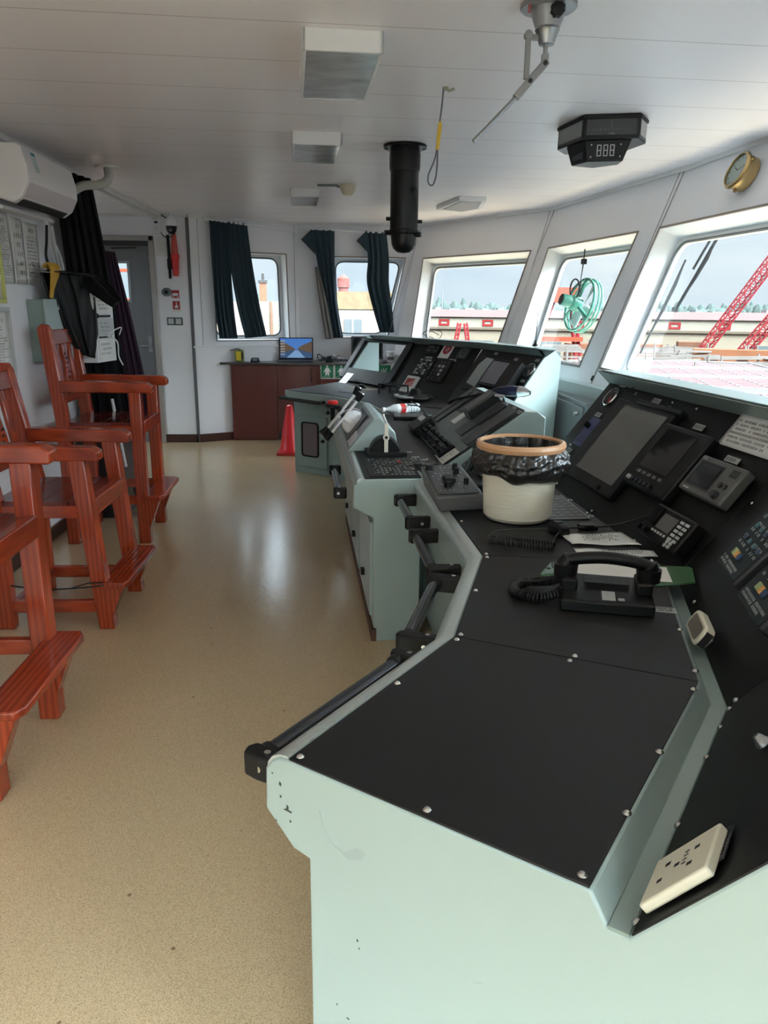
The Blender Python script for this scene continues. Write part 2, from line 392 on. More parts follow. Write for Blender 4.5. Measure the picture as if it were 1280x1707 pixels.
def window_in(P, op, name, depth=.15, rad=.10, fw=.035, trim=True, fm=None):
    """white reveal, rounded steel frame, rubber seal and glass for one opening"""
    lt, lb, rt, rb, v0, v1 = op; k = 6
    cs = [(lt, v0), (rt, v0), (rb, v1), (lb, v1)]
    fr = MB()
    for i in range(4):
        a, b = cs[i], cs[(i+1) % 4]
        fr.face([P(a[0], a[1], -.002), P(b[0], b[1], -.002), P(b[0], b[1], depth), P(a[0], a[1], depth)])
    wnd = struct(fr.build(name, fm or M_REV, smooth=False))
    ins = [(lt+fw, v0+fw), (rt-fw, v0+fw), (rb-fw, v1-fw), (lb+fw, v1-fw)]
    loop = fillet(ins, rad, k); n = len(loop)
    q = MB(); vi = [q.v(P(x, y, depth)) for x, y in loop]; vo = [q.v(P(x, y, depth+.03)) for x, y in loop]; co = [q.v(P(x, y, depth)) for x, y in cs]
    for c in range(4):
        for i in range(k): q.bm.faces.new((co[c], vi[c*(k+1)+i], vi[c*(k+1)+i+1]))
        q.bm.faces.new((co[c], vi[c*(k+1)+k], vi[((c+1)*(k+1)) % n], co[(c+1) % 4]))
    for i in range(n): q.bm.faces.new((vi[i], vi[(i+1) % n], vo[(i+1) % n], vo[i]))
    q.build('window_frame', M_REV, wnd)
    ru = MB(); ru.tube([P(x, y, depth-.004) for x, y in loop], .009, 6, closed=True); ru.build('rubber_seal', mat('grey_rubber', (88, 92, 92), .6), wnd)
    gl = MB(); gl.hexa([P(x, y, depth+.010) for x, y in cs], [P(x, y, depth+.014) for x, y in cs]); gl.build('glass_pane', M_TINT, wnd, smooth=False)
    if trim:
        tr = MB(); e = .012; M_T = mat('taupe_window_trim', (128, 116, 108), .5)
        oc = [(lt-e, v0-e), (rt+e, v0-e), (rb+e, v1+e), (lb-e, v1+e)]
        for i in range(4):
            j = (i+1) % 4; c4 = (oc[i], oc[j], cs[j], cs[i])
            tr.hexa([P(x, y, -.006) for x, y in c4], [P(x, y, .003) for x, y in c4])
        tr.build('edge_trim', M_T, wnd)
    return wnd
cA, cB0, cC, cD, cE, cF = (-1.55, 7.93), (-.50, 8.46), (.801, 8.50), (1.822, 6.925), (2.103, 4.932), (2.253, 2.437)
cG, cH = (2.15, .60), (1.85, -1.2)
VB = 1.42
oA = (.262, .25, 1.03, 1.05, .33, 1.20); PA, wA = window_wall('wall_far', cA, cB0, 0.0, oA, 2.25); window_in(PA, oA, 'window_1')
oB = (.36, .38, 1.145, .955, .345, 1.175); PB, wB = window_wall('wall_far', cB0, cC, 0.0, oB, 2.25, ur=(0, -.40)); window_in(PB, oB, 'window_2')
oC = (.237, .45, 1.75, 1.70, .388, 1.25); PC, wC = window_wall('wall_front', cC, cD, .37, oC, VB, ul=(0, .22)); window_in(PC, oC, 'window_3')
oD = (.25, .42, 1.739, 1.70, .385, 1.31); PD, wD = window_wall('wall_front', cD, cE, .37, oD, VB); window_in(PD, oD, 'window_4')
oE = (.012, .022, 2.36, 2.34, .385, 1.295); PE, wE = window_wall('wall_front', cE, cF, .37, oE, VB, ul=(-.012, -.03)); window_in(PE, oE, 'window_5')
oF = (.12, .12, 1.70, 1.70, .385, 1.295); PF, wF = window_wall('wall_front', cF, cG, .37, oF, VB); window_in(PF, oF, 'window_6')
oG = (.12, .12, 1.66, 1.66, .385, 1.295); PG, wG = window_wall('wall_front', cG, cH, .37, oG, VB); window_in(PG, oG, 'window_7')
# upright lower wall below the leaning panels
ends = [(PC(.22, VB), PC(1.877, VB)), (PD(0, VB), PD(2.013, VB)), (PE(-.03, VB), PE(2.499, VB)), (PF(0, VB), PF(1.84, VB)), (PG(0, VB), PG(1.825, VB))]
path = [Vector((.62, 8.5, .92)), ends[0][0]] + [(ends[i][1]+ends[i+1][0])/2 for i in range(4)] + [ends[4][1]]
lw = MB()
for a, b in zip(path, path[1:]): lw.face([(a.x, a.y, a.z), (b.x, b.y, b.z), (b.x, b.y, 0), (a.x, a.y, 0)])
struct(lw.build('wall_front', mat('grey_green_lower_wall', (168, 172, 170), .45, var=.05), smooth=False))
tm = MB()
for a, b in zip(path[1:], path[2:]): tm.beam(a, b, .02, .02)
for a, b in zip(path[1:], path[2:]): tm.beam(a + Vector((-.01, 0, -.10)), b + Vector((-.01, 0, -.10)), .025, .012)
struct(tm.build('trim_1', M_REV))
# filler between the upright far piece and the first leaning piece
def Bp(v): return PB(1.302-.40*v/2.25, v)
g = MB(); g.face([Bp(0), PC(0, 0), PC(.22, VB), Bp(VB)]); g.face([Bp(VB), PC(.22, VB), (PC(.22, VB).x, PC(.22, VB).y, 0), Bp(2.25)]); struct(g.build('wall_far', M_WALL, smooth=False))
# joints between neighbouring leaning panels
g = MB()
for (p, l, q_, ul) in ((PC, 1.877, PD, 0), (PD, 2.013, PE, -.03), (PE, 2.499, PF, 0), (PF, 1.84, PG, 0)): g.face([p(l, 0, .01), p(l, VB, .01), q_(ul, VB, .01), q_(ul*.4, 0, .01)])
struct(g.build('wall_front', M_WALL, smooth=False))
# door wall (upright, y = 7.93)
DX0, DX1, DZ = -2.46, -1.935, 2.0
dw = MB()
dw.box(-2.9, DX0, 7.93, 7.99, 0, ZC); dw.box(DX0, DX1, 7.93, 7.99, DZ, ZC); dw.box(DX1, -1.55, 7.93, 7.99, 0, ZC)
struct(dw.build('wall_far', M_WALL, smooth=False))
s = MB(); s.box(-1.565, -1.535, 7.915, 7.94, 0, ZC); struct(s.build('trim_2', mat('dark_corner_strip', (92, 92, 94), .4)))
s = MB()
for (a, b) in (((-1.55, 7.925), (-.50, 8.455)),): s.beam((a[0], a[1]-.005, .985), (b[0], b[1]-.005, .985), .03, .02)
struct(s.build('trim_3', M_REV))
# cove strip round the ceiling
s = MB()
for a, b in zip((( -1.55, 7.93), cB0, cC, cD, cE, cF, cG, cH), (cB0, cC, cD, cE, cF, cG, cH)):
    s.beam((a[0]-.012, a[1]-.008, ZC-.012), (b[0]-.012, b[1]-.008, ZC-.012), .03, .026)
s.beam((-2.5, 7.92, ZC-.012), (-1.55, 7.92, ZC-.012), .026, .026)
struct(s.build('trim_4', M_CEILW))
# corner posts: seams of the wall panels
s = MB(); M_SEAM = mat('panel_seam', (150, 148, 148), .5)
def seam(P, u, v0, v1):
    p, q = P(u, v0, -.002), P(u, v1, -.002); s.beam(p, q, .005, .004, up=(1, 0, 0))
for (P, u) in ((PC, .03), (PC, 1.84), (PD, .03), (PD, 1.97), (PE, .005),  (PA, .1), (PA, 1.13)): seam(P, u, 0, VB if P is not PA else 1.25)
seam(PE, .01, 0, .38)
struct(s.build('trim_5', M_SEAM))
# left bulkhead
lwm = MB(); lwm.box(XL-.06, XL, YN, 5.62, 0, ZC); lwm.box(-2.9, XL-.06, 5.56, 5.62, 0, ZC)
struct(lwm.build('wall_left', M_WALL, smooth=False))
s = MB()
for q in ((5.6, 7.95, 0, 1.3), (5.6, 7.95, 1.9, ZC), (5.6, 5.75, 1.3, 1.9), (6.45, 7.95, 1.3, 1.9)): s.box(-2.9, -2.84, *q)
struct(s.build('wall_left', M_WALL, smooth=False))
g = MB()
for q in ((5.75, 6.45, 1.3, 1.34), (5.75, 6.45, 1.86, 1.9), (5.75, 5.79, 1.34, 1.86), (6.41, 6.45, 1.34, 1.86)): g.box(-2.9, -2.84, *q)
w = struct(g.build('window_10', M_REV)); g = MB(); g.box(-2.872, -2.868, 5.79, 6.41, 1.34, 1.86); g.build('glass_pane', M_GLASS, w)  # unseen window, added to let more skylight onto the far end
s = MB(); s.box(XL, XL+.025, YN, 7.9, ZC-.03, ZC); s.box(XL-.05, XL-.02, 5.6, 7.9, ZC-.045, ZC); struct(s.build('trim_6', M_CEILW))
# near wall with wide windows behind the photographer
nw = MB()
X1 = 1.95
for (x0, x1, z0, z1) in ((-1.86, X1, 0, .8), (-1.86, X1, 2.05, ZC), (-1.86, -1.7, .8, 2.05), (-.03, .03, .8, 2.05), (1.6, X1, .8, 2.05)): nw.box(x0, x1, YN-.08, YN, z0, z1)
struct(nw.build('wall_near', M_WALL, smooth=False))
for i, (x0, x1) in enumerate(((-1.7, -.03), (.03, 1.6))):
    g = MB()
    for q in ((x0, x1, .8, .84), (x0, x1, 2.01, 2.05), (x0, x0+.04, .84, 2.01), (x1-.04, x1, .84, 2.01)): g.box(q[0], q[1], YN-.08, YN, q[2], q[3])
    w = struct(g.build('window_%d' % (8+i), M_REV)); g = MB(); g.box(x0+.04, x1-.04, YN-.045, YN-.04, .84, 2.01); g.build('glass_pane', M_GLASS, w)
# front wall end piece, from the last leaning panel to the near wall
g = MB(); p = PG(1.825, 0); q = PG(1.825, VB); g.face([p, q, (q.x, q.y, 0), (X1, YN, 0), (X1, YN, ZC)]); struct(g.build('wall_front', M_WALL, smooth=False))
# skirting
s = MB(); s.box(XL, XL+.012, YN, 5.62, 0, .085); struct(s.build('baseboard_left', M_BROWN))
s = MB(); s.box(DX1+.04, -1.55, 7.915, 7.93, 0, .085); s.beam((-1.55, 7.92, .0425), (-1.2, 8.09, .0425), .015, .085); struct(s.build('baseboard_far', M_BROWN))

# door -----------------------------------------------------------------
d = MB(); d.box(DX0, DX1, 7.945, 7.975, .03, DZ)
M_DOOR = mat('grey_steel_door', (118, 118, 120), .32, metal=.4, var=.14, vscale=5, stretch=(2, 1, .5), rvar=.06)
# door leaf with a real opening for its window
wx0, wx1, wz0, wz1 = -2.435, -2.155, 1.43, 1.80
d = MB()
for q in ((DX0, wx0, .0, DZ), (wx1, DX1, .0, DZ), (wx0, wx1, .0, wz0), (wx0, wx1, wz1, DZ)): d.box(q[0], q[1], 7.945, 7.975, q[2], q[3])
door = struct(d.build('door_1', M_DOOR, smooth=False))
q = MB()
for b in ((wx0-.015, wx1+.015, wz0-.015, wz0+.01), (wx0-.015, wx1+.015, wz1-.01, wz1+.015), (wx0-.015, wx0+.01, wz0, wz1), (wx1-.01, wx1+.015, wz0, wz1)): q.box(b[0], b[1], 7.935, 7.98, b[2], b[3])
q.build('window_frame', M_STEEL, door, bevel=.003)
q = MB(); q.box(wx0, wx1, 7.958, 7.962, wz0, wz1); q.build('glass_pane', M_GLASS, door)
q = MB(); q.cyl((-1.985, 7.945, 1.0), (-1.985, 7.90, 1.0), .012); q.tube(smooth_path([(-1.985, 7.90, 1.0), (-2.02, 7.89, .995), (-2.08, 7.89, .99)]), .009); q.box(-2.005, -1.965, 7.935, 7.947, .93, 1.09); q.build('door_handle', M_STEEL, door, bevel=.002)
q = MB(); q.box(DX0, DX1, 7.90, 7.945, 1.955, DZ); q.tube([(-2.3, 7.93, 1.93), (-2.05, 7.88, 1.935)], .008); q.build('door_closer', M_DGREY, door)
fr = MB()
fr.box(DX1, DX1+.05, 7.90, 7.99, 0, DZ+.05); fr.box(DX0-.05, DX0, 7.90, 7.99, 0, DZ+.05); fr.box(DX0-.05, DX1+.05, 7.90, 7.99, DZ, DZ+.05)
struct(fr.build('trim_7', mat('aluminium_door_frame', (165, 160, 155), .3, metal=.5), bevel=.006))

# ================================================================== consoles
def V2(p): return Vector((p[0], p[1]))
def offs(F, u):
    F = [V2(p) for p in F]; sg = [(b-a).normalized() for a, b in zip(F, F[1:])]; N = [Vector((s.y, -s.x)) for s in sg]; out = []
    for i, p in enumerate(F):
        if i == 0: out.append(p + N[0]*u)
        elif i == len(F)-1: out.append(p + N[-1]*u)
        else: out.append(p + (N[i-1]+N[i])/(1+N[i-1].dot(N[i]))*u)
    return out
def sweep(mb, F, prof, i0=0, i1=None, t0=0, t1=0):
    """closed (u, z) profile swept along the polyline F; only corners i0..i1. t0/t1 pull the ends in"""
    i1 = len(F)-1 if i1 is None else i1
    rings = []
    for i in range(i0, i1+1):
        r = []
        for u, z in prof:
            p = offs(F, u)[i].copy()
            if i == i0 and t0: p += (offs(F, u)[i+1]-p).normalized()*t0
            if i == i1 and t1: p += (offs(F, u)[i-1]-p).normalized()*t1
            r.append(mb.v((p.x, p.y, z)))
        rings.append(r)
    n = len(prof)
    for A, B in zip(rings, rings[1:]):
        for k in range(n): mb.bm.faces.new((A[k], A[(k+1) % n], B[(k+1) % n], B[k]))
    mb.bm.faces.new(rings[0][::-1]); mb.bm.faces.new(rings[-1]); return mb
def panel_frame(F, i, u=.526, z=.676, cs=(.6, .8)):
    a, b = V2(F[i]), V2(F[i+1]); s = (b-a).normalized(); n = Vector((s.y, -s.x)); p = a + n*u
    X = Vector((-s.x, -s.y, 0)); Y = Vector((n.x*cs[0], n.y*cs[0], cs[1]))
    return frame((p.x, p.y, z), X, Y, X.cross(Y))
SCREWS = {}
def screw(parent, M, r=.0065):
    """dome-head screw, one small part of its own; copies share the mesh"""
    key = r
    if key not in SCREWS:
        b = MB(); b.lathe([(r*1.25, 0), (r*1.25, .0008), (r, .0012), (r*.85, .003), (r*.4, .0042), (.0001, .0045)], 12)
        me = bpy.data.meshes.new('screw'); b.bm.to_mesh(me); b.bm.free(); me.materials.append(M_SCREW)
        for p in me.polygons: p.use_smooth = True
        SCREWS[key] = me
    o = bpy.data.objects.new('screw', SCREWS[key]); C.objects.link(o); o.parent = parent
    o.matrix_local = WM[parent].inverted() @ M; WM[o] = WM[parent]
def label_plate(parent, F, x, y, w, h, seed, rows=2, m=None, z=.003, name='label_plate'):
    q = MB(F); q.box(x-w/2, x+w/2, y-h/2, y+h/2, z, z+.0015); o = q.build(name, m or M_LABEL, parent, smooth=False)
    g = MB(F); glyphs(g, x-w*.42, x+w*.48, y-h*.4, y+h*.4, rows, z+.0016, seed, .95, .3); g.build('lettering', M_INK, o, smooth=False)
    return o
def lift(F, z): return F @ Matrix.Translation((0, 0, z))

ZD = .72
F1 = [(-.091, 1.025), (.23, 1.464), (.387, 1.999), (.3145, 3.215)]
con = thing('bridge_console', 'long mint green ship console with bare black desk top, nearest the camera', 'console', (.45, 1.7, 0))
PROF = [(-.035, .708), (-.048, .690), (-.051, .615), (.006, .562), (.038, .557), (.038, .06), (.06, .06), (.06, .0), (.93, 0), (.955, .6), (.975, 1.08), (.915, 1.135),
        (.80, 1.135), (.847, 1.092), (.528, .676), (.503, .676), (.478, .72), (0, .72), (-.02, .718)]
b = MB(); sweep(b, F1, PROF); b.build('console_body', M_MINT, con, bevel=.004)
b = MB(); sweep(b, F1, [(-.0475, .69), (-.0455, .7), (-.037, .7125), (-.02, .7215), (-.004, .7235), (-.004, .7175), (-.02, .716), (-.033, .707), (-.042, .69)], t0=.004); b.build('edge_rail', M_RAIL, con)
b = MB(); sweep(b, F1, [(.501, .6785), (.503, .681), (.528, .681), (.5275, .6755), (.503, .6755)]); b.build('ledge_strip', M_MINTD, con)
for i in range(3):
    b = MB(); sweep(b, F1, [(.0, .7195), (.0, .7235), (.476, .7235), (.476, .7195)], i, i+1, .0015, .0015); b.build('desk_panel', M_BLACK, con, bevel=.0008)
    b = MB(); sweep(b, F1, [(.530, .681), (.843, 1.0905), (.846, 1.088), (.533, .678)], i, i+1, .0015, .0015); b.build('instrument_panel', M_PANEL, con, bevel=.0008)
# hood lip running along the top of the slanted panels
b = MB(); sweep(b, F1, [(.79, 1.138), (.842, 1.088), (.85, 1.091), (.80, 1.143), (.93, 1.143), (.93, 1.136)]); b.build('hood', M_MINTD, con, bevel=.003)
b = MB(); sweep(b, F1, [(.802, 1.1425), (.925, 1.1425), (.925, 1.1445), (.802, 1.1445)]); b.build('hood_top', M_MINT, con)
def desk_pt(i, d, u): # d along segment i, u depth
    a, c = V2(F1[i]), V2(F1[i+1]); s = (c-a).normalized(); n = Vector((s.y, -s.x)); p = a + s*d + n*u
    return Matrix.Translation((p.x, p.y, .7235))
L0 = (V2(F1[1])-V2(F1[0])).length; L1 = (V2(F1[2])-V2(F1[1])).length
for i, lst in enumerate([[(.015, .012), (.015, .24), (.015, .462), (.165, .474), (.345, .474), (.30, .010), (L0-.012, .012), (L0+.055, .246), (L0+.125, .462)],
                         [(.012, .012), (-.056, .24), (-.118, .462), (.28, .012), (.16, .474), (L1-.012, .012), (L1+.03, .24), (L1+.075, .462)],
                         [(.012, .012), (-.04, .24), (-.08, .462), (.35, .012), (.42, .465), (.85, .465)]]):
    for d, u in lst: screw(con, desk_pt(i, d, u), .0055 if i == 0 else .005)
PF_ = [panel_frame(F1, i) for i in range(3)]
for i, lst in enumerate([[(.015, .014), (.223, .016), (.424, .016), (.53, .02), (.60, .025), (.02, .3), (.02, .48)], [(-.10, .03), (.16, .03), (.396, .03), (.575, .03), (-.12, .25)],
                         [(-.115, .03), (.19, .02), (.55, .02), (.95, .03), (.02, .50), (.43, .50), (.60, .50), (.90, .50), (-.15, .28), (1.1, .20), (1.05, .12)]]):
    for d, s in lst: screw(con, PF_[i] @ Matrix.Translation((-d, s, .004)), .005)
# engraved labels on the panels
for k, (d, s, w, h) in enumerate([(1.061, .522, .055, .02), (.714, .49, .06, .022), (1.071, .365, .055, .02), (1.078, .176, .05, .018), (.339, .441, .06, .022), (.387, .412, .05, .014), (.061, .375, .07, .02)]):
    label_plate(con, PF_[2], -d, s, w, h, 10+k, 1)
q = MB(PF_[2]);
for d, s in ((.955, .52), (.90, .495), (.66, .46), (.59, .48), (.56, .47)): q.box(-d-.006, -d+.006, s-.004, s+.004, .003, .009)
q.build('small_lamp', M_GREYP, con)
# engraved plate beside the socket
label_plate(con, PF_[0] @ Matrix.Translation((-.082, .137, 0)) @ Matrix.Rotation(R(0), 4, 'Z'), 0, 0, .070, .020, 33, 2, M_DGREY)
# screw marks and scuffs on the mint end panel
e = Vector((.808, -.589, 0)).normalized(); dir1 = Vector((.59, .807, 0)).normalized()
EF = frame((F1[0][0], F1[0][1], 0), e, (0, 0, 1), e.cross(Vector((0, 0, 1))))
q = MB(EF)
for (u, z, w, h) in ((-.02, .67, .004, .006), (-.019, .648, .003, .004), (-.012, .628, .016, .003), (-.006, .632, .004, .007), (.0, .61, .003, .004), (.13, .45, .003, .004), (.134, .437, .002, .003), (.09, .30, .002, .003), (.11, .285, .006, .002), (-.03, .60, .003, .002), (-.035, .685, .003, .002)):
    q.prism([(u, z), (u+w, z-h*.3), (u+w*1.1, z+h*.6), (u+w*.3, z+h)], .0002, .0008)
q.build('paint_chip', mat('chipped_paint', (50, 54, 54), .6), con)
q = MB(EF); q.tube([(.06, .655, 0), (.068, .63, 0), (.085, .605, 0), (.11, .60, 0)], .0014, 5); q.prism([(.10, .598), (.115, .592), (.14, .603), (.147, .618), (.132, .622), (.115, .608)], .0, .0003); q.tube([(.33, .49, 0), (.345, .497, 0)], .0010, 5); q.tube([(.07, .40, 0), (.09, .375, 0), (.105, .35, 0)], [.0006, .0012, .0016], 5); q.build('scuff_mark', mat('scuff', (152, 166, 165), .6), con)

# grab handles along the front apron: tube on two black brackets
def handle(parent, F, i, d0, d1, z=.655, out=.115, up=0):
    a, c = V2(F[i]), V2(F[i+1]); s = (c-a).normalized(); n = Vector((s.y, -s.x))
    M = frame((a.x, a.y, 0), (s.x, s.y, 0), (-n.x, -n.y, 0), (0, 0, 1))
    if M.to_3x3().determinant() < 0: M = frame((a.x, a.y, 0), (s.x, s.y, 0), (-n.x, -n.y, 0), (0, 0, 1))
    h = MB(M); h.cyl((d0+.02, out, z), (d1-.02, out, z), .0165, n=18); o = h.build('grab_rail', M_RAILT, parent)
    for d, sg in ((d0, 1), (d1, -1)):
        q = MB(M); q.prism([(d-.016, .045), (d+.016, .045), (d+.020, out-.01), (d+.018, out+.018), (d, out+.026), (d-.018, out+.018), (d-.020, out-.01)], z-.024, z+.022)
        q.cyl((d, out, z), (d+sg*.035, out, z), .0225, .0205, 18); br = q.build('rail_bracket', M_RUB, parent, bevel=.006, seg=3)
        t = MB(M); t.cyl((d, .075, z+.021), (d, .075, z+.0245), .006, n=12); t.cyl((d-sg*.016, .08, z), (d-sg*.0195, .08, z), .006, n=12); t.build('bolt', M_SCREW, br)
M_RAILT = mat('dark_glossy_rail', (62, 64, 68), .18, metal=.6, var=.05)
handle(con, F1, 0, .035, L0-.06, z=.665, out=.095)
handle(con, F1, 1, .10, L1-.05, z=.65, out=.125)
handle(con, F1, 2, .07, .44, z=.65, out=.125)
handle(con, F1, 2, .60, .93, z=.65, out=.115)
# cables hanging under the apron
q = MB(); q.tube(smooth_path([(.29, 1.93, .6), (.27, 1.9, .45), (.30, 1.86, .40), (.31, 1.80, .52)]), .005, 6); q.tube(smooth_path([(.31, 1.98, .6), (.28, 1.97, .45), (.31, 1.92, .38)]), .004, 6); q.box(.262, .282, 1.88, 1.90, .42, .48); q.build('hanging_cable', M_CABLE, con)

# ------------------------------------------------------------------ things on and in the near console
S3 = PF_[2]; S2 = PF_[1]; S1 = PF_[0]
def box_dev(name, label, cat, F, x0, x1, y0, y1, h, m=M_PLAS, bev=.004, z0=.003, taper=0, group=None):
    c = F @ Vector(((x0+x1)/2, (y0+y1)/2, z0)); t = thing(name, label, cat, c, 0, group)
    q = MB(F); q.box(x0, x1, y0, y1, z0, z0+h, taper); q.build('housing', m, t, bevel=bev); return t
# radar display
t = box_dev('radar_display', 'large black framed navigation monitor with grey screen in the slanted console', 'monitor', S3, -.965, -.475, .085, .455, .022)
q = MB(S3); q.box(-.865, -.512, .130, .432, .024, .027); q.build('screen', M_SCREEN, t)
q = MB(S3); q.box(-.60, -.575, .094, .112, .024, .031); q.build('power_switch', M_RUB, t, bevel=.002)
q = MB(S3); q.box(-.79, -.44, .452, .470, .003, .034); q.build('sun_visor', M_PLAS, t, bevel=.003)
# second display
t = box_dev('chart_plotter', 'smaller black display with front buttons, right of the large monitor', 'display', S3, -.475, -.165, .165, .412, .036, bev=.008)
q = MB(S3); q.box(-.425, -.23, .238, .392, .038, .041); q.build('screen', M_SCREEN2, t)
for k in range(5):
    q = MB(S3); x = -.41+k*.038; q.box(x, x+.02, .215, .226, .038, .043); q.build('button', M_GREYP, t, bevel=.002)
for k in range(6):
    q = MB(S3); x = -.435+k*.031; q.cyl((x+.01, .187, .038), (x+.01, .187, .048), .009, .008, 12); q.build('button', M_WHITEB if k == 0 else M_DGREY, t)
# blue card device with a knob
t = box_dev('control_module', 'dark blue panel module with a black knob left of the large monitor', 'switch panel', S3, -1.068, -.962, .208, .345, .016, mat('navy_plate', (48, 58, 108), .35), .002)
q = MB(S3); q.cyl((-1.035, .30, .019), (-1.035, .30, .044), .013, .011, 16); q.build('knob', M_RUB, t)
q = MB(S3); glyphs(q, -1.055, -.975, .222, .262, 3, .0192, 5, .8, .6); q.build('lettering', M_INKG, t, smooth=False)
# round gauge
def gauge(F, x, y, r, label, red=True):
    t = thing('round_gauge', label, 'gauge', F @ Vector((x, y, .003)))
    G = F @ Matrix.Translation((x, y, .003))
    q = MB(G); q.lathe([(r*.86, 0), (r, 0), (r, .006), (r*.93, .011), (r*.86, .009)], 32, loop=1); q.build('bezel', M_CHROME, t)
    q = MB(G); q.cyl((0, 0, 0), (0, 0, .004), r*.88, n=32); q.build('dial', M_INK, t)
    q = MB(G)
    for k in range(13):
        a = R(-130+k*260/12+90); q.beam((r*.62*math.cos(a), r*.62*math.sin(a), .0045), (r*.76*math.cos(a), r*.76*math.sin(a), .0045), .0015, .0006)
    q.build('scale', M_WHITEB, t)
    q = MB(G); q.prism([(-.003, 0), (.003, 0), (r*.35, -r*.6), (r*.25, -r*.62)], .005, .007); q.build('needle', M_RED if red else M_WHITEB, t)
    return t
gauge(S3, -1.076, .455, .045, 'round gauge with chrome rim and red needle in the near slanted panel')
q = MB(S3); q.box(-1.10, -1.03, .07, .11, .003, .03); q.cyl((-1.065, .09, .03), (-1.065, .09, .055), .012, n=12); tag(q.build('grey_switch', M_GREYP, bevel=.003), 'small grey switch on the slanted panel behind the bucket', 'switch')
# grey navtex / GPS unit
M_G2 = mat('warm_grey_plastic', (88, 88, 85), .4, var=.04)
t = box_dev('navigation_unit', 'square grey plastic unit with small screen and round knob below the pinned note', 'navigation unit', S3, -.145, .088, .228, .352, .035, M_G2, .006)
q = MB(S3); q.box(-.128, .0, .248, .335, .038, .040); q.build('screen_bezel', M_DGREY, t, bevel=.002)
q = MB(S3); q.box(-.120, -.008, .255, .328, .0395, .0415); q.build('screen', M_SCREEN2, t)
q = MB(S3); q.cyl((.045, .250, .038), (.045, .250, .052), .013, .011, 20); q.build('knob', M_DGREY, t)
for k in range(2):
    q = MB(S3); q.cyl((.032+k*.024, .282, .038), (.032+k*.024, .282, .042), .008, n=14); q.build('button', M_DGREY, t)
q = MB(S3)
for k in range(5): q.box(.035, .07, .315+k*.005, .317+k*.005, .038, .0395)
q.build('speaker_slots', M_INK, t)
q = MB(S3); glyphs(q, -.138, -.11, .337, .346, 1, .038, 4, 1, .1); q.box(-.12, -.09, .236, .240, .038, .0386); q.build('lettering', M_WHITEB, t, smooth=False)
# VHF radio
t = box_dev('vhf_radio', 'black radio telephone with keypad and grey screen low on slanted panel', 'radio', S3, -.150, .082, .050, .158, .045, M_PLAS, .008)
q = MB(S3); q.box(-.075, .005, .088, .138, .048, .050); q.build('screen', M_GREYP, t)
for r in range(5):
    for k in range(2):
        q = MB(S3); x = .018+k*.028; y = .132-r*.0145; q.box(x, x+.02, y, y+.009, .048, .051); q.build('key', M_WHITEB, t, bevel=.001)
for k in range(5):
    q = MB(S3); x = -.08+k*.018; q.box(x, x+.010, .073, .081, .048, .051); q.build('key', M_WHITEB, t, bevel=.001)
for k in range(4):
    q = MB(S3); q.cyl((.03+(k % 2)*.02, .057+(k//2)*.012, .048), (.03+(k % 2)*.02, .057+(k//2)*.012, .052), .006, n=12); q.build('key', M_WHITEB, t)
for k in range(5):
    q = MB(S3); q.box(-.140+k*.011, -.134+k*.011, .088, .150, .048, .054); q.build('vent_rib', M_PLAS, t)
for k in range(2):
    q = MB(S3); q.cyl((-.13+k*.035, .066, .048), (-.13+k*.035, .066, .066), .010, .009, 14); q.build('knob', M_RUB, t)
# laminated note on the panel
q = MB(S3); q.grid(lambda u, v: (-.182+u*.27, .408+v*.118, .006+.003*math.sin(u*7)*math.sin(v*3)), 14, 6)
nt_ = tag(q.build('laminated_note', M_LAMIN, solid=.001), 'white laminated note with rows of writing on slanted black panel', 'note')
q = MB(S3); glyphs(q, -.165, .08, .418, .505, 6, .0105, 21, .9, .45, .1); q.build('handwriting', M_INK, nt_, smooth=False)
# alarm panels on the middle section
# the two panels lie across the section, long side up the slope
for (x0, x1, lab, sd) in ((-.425, -.238, 'slate control panel with coloured push buttons, upper of the pair at right edge', 3), (-.188, .012, 'slate control panel with coloured push buttons, lower of the pair at right edge', 4)):
    t = box_dev('alarm_unit', lab, 'alarm panel', S2, x0, x1, .140, .46, .032, M_DGREY, .008, group='alarm panels on the console')
    q = MB(S2); q.box(x0+.006, x1-.006, .146, .454, .035, .0362); q.build('face_plate', mat('alarm_face', (36, 44, 46), .5, spec=.2), t)
    rr = random.Random(sd)
    for k, (cc) in enumerate(((150, 170, 120), (205, 150, 70), (40, 60, 95))):
        q = MB(S2); q.box(x0+.055+k*.022, x0+.073+k*.022, .182, .200, .036, .042); q.build('push_button', mat('btn_%d' % k, cc, .4), t, bevel=.002)
    for a in range(4):
        for c_ in range(6):
            q = MB(S2); xx = x0+.03+a*.04; yy = .225+c_*.036
            q.box(xx, xx+.016, yy, yy+.012, .036, .040); q.build('push_button', M_TEAL if (a+c_) % 3 else mat('btn_navy', (42, 62, 92), .4), t, bevel=.0015)
    q = MB(S2); glyphs(q, x0+.02, x1-.02, .152, .172, 2, .0365, sd, .9, .3)
    for a in range(4): glyphs(q, x0+.02+a*.04, x0+.055+a*.04, .205, .44, 12, .0365, sd+a, .7, .6)
    q.build('legend', M_WHITEB, t, smooth=False)
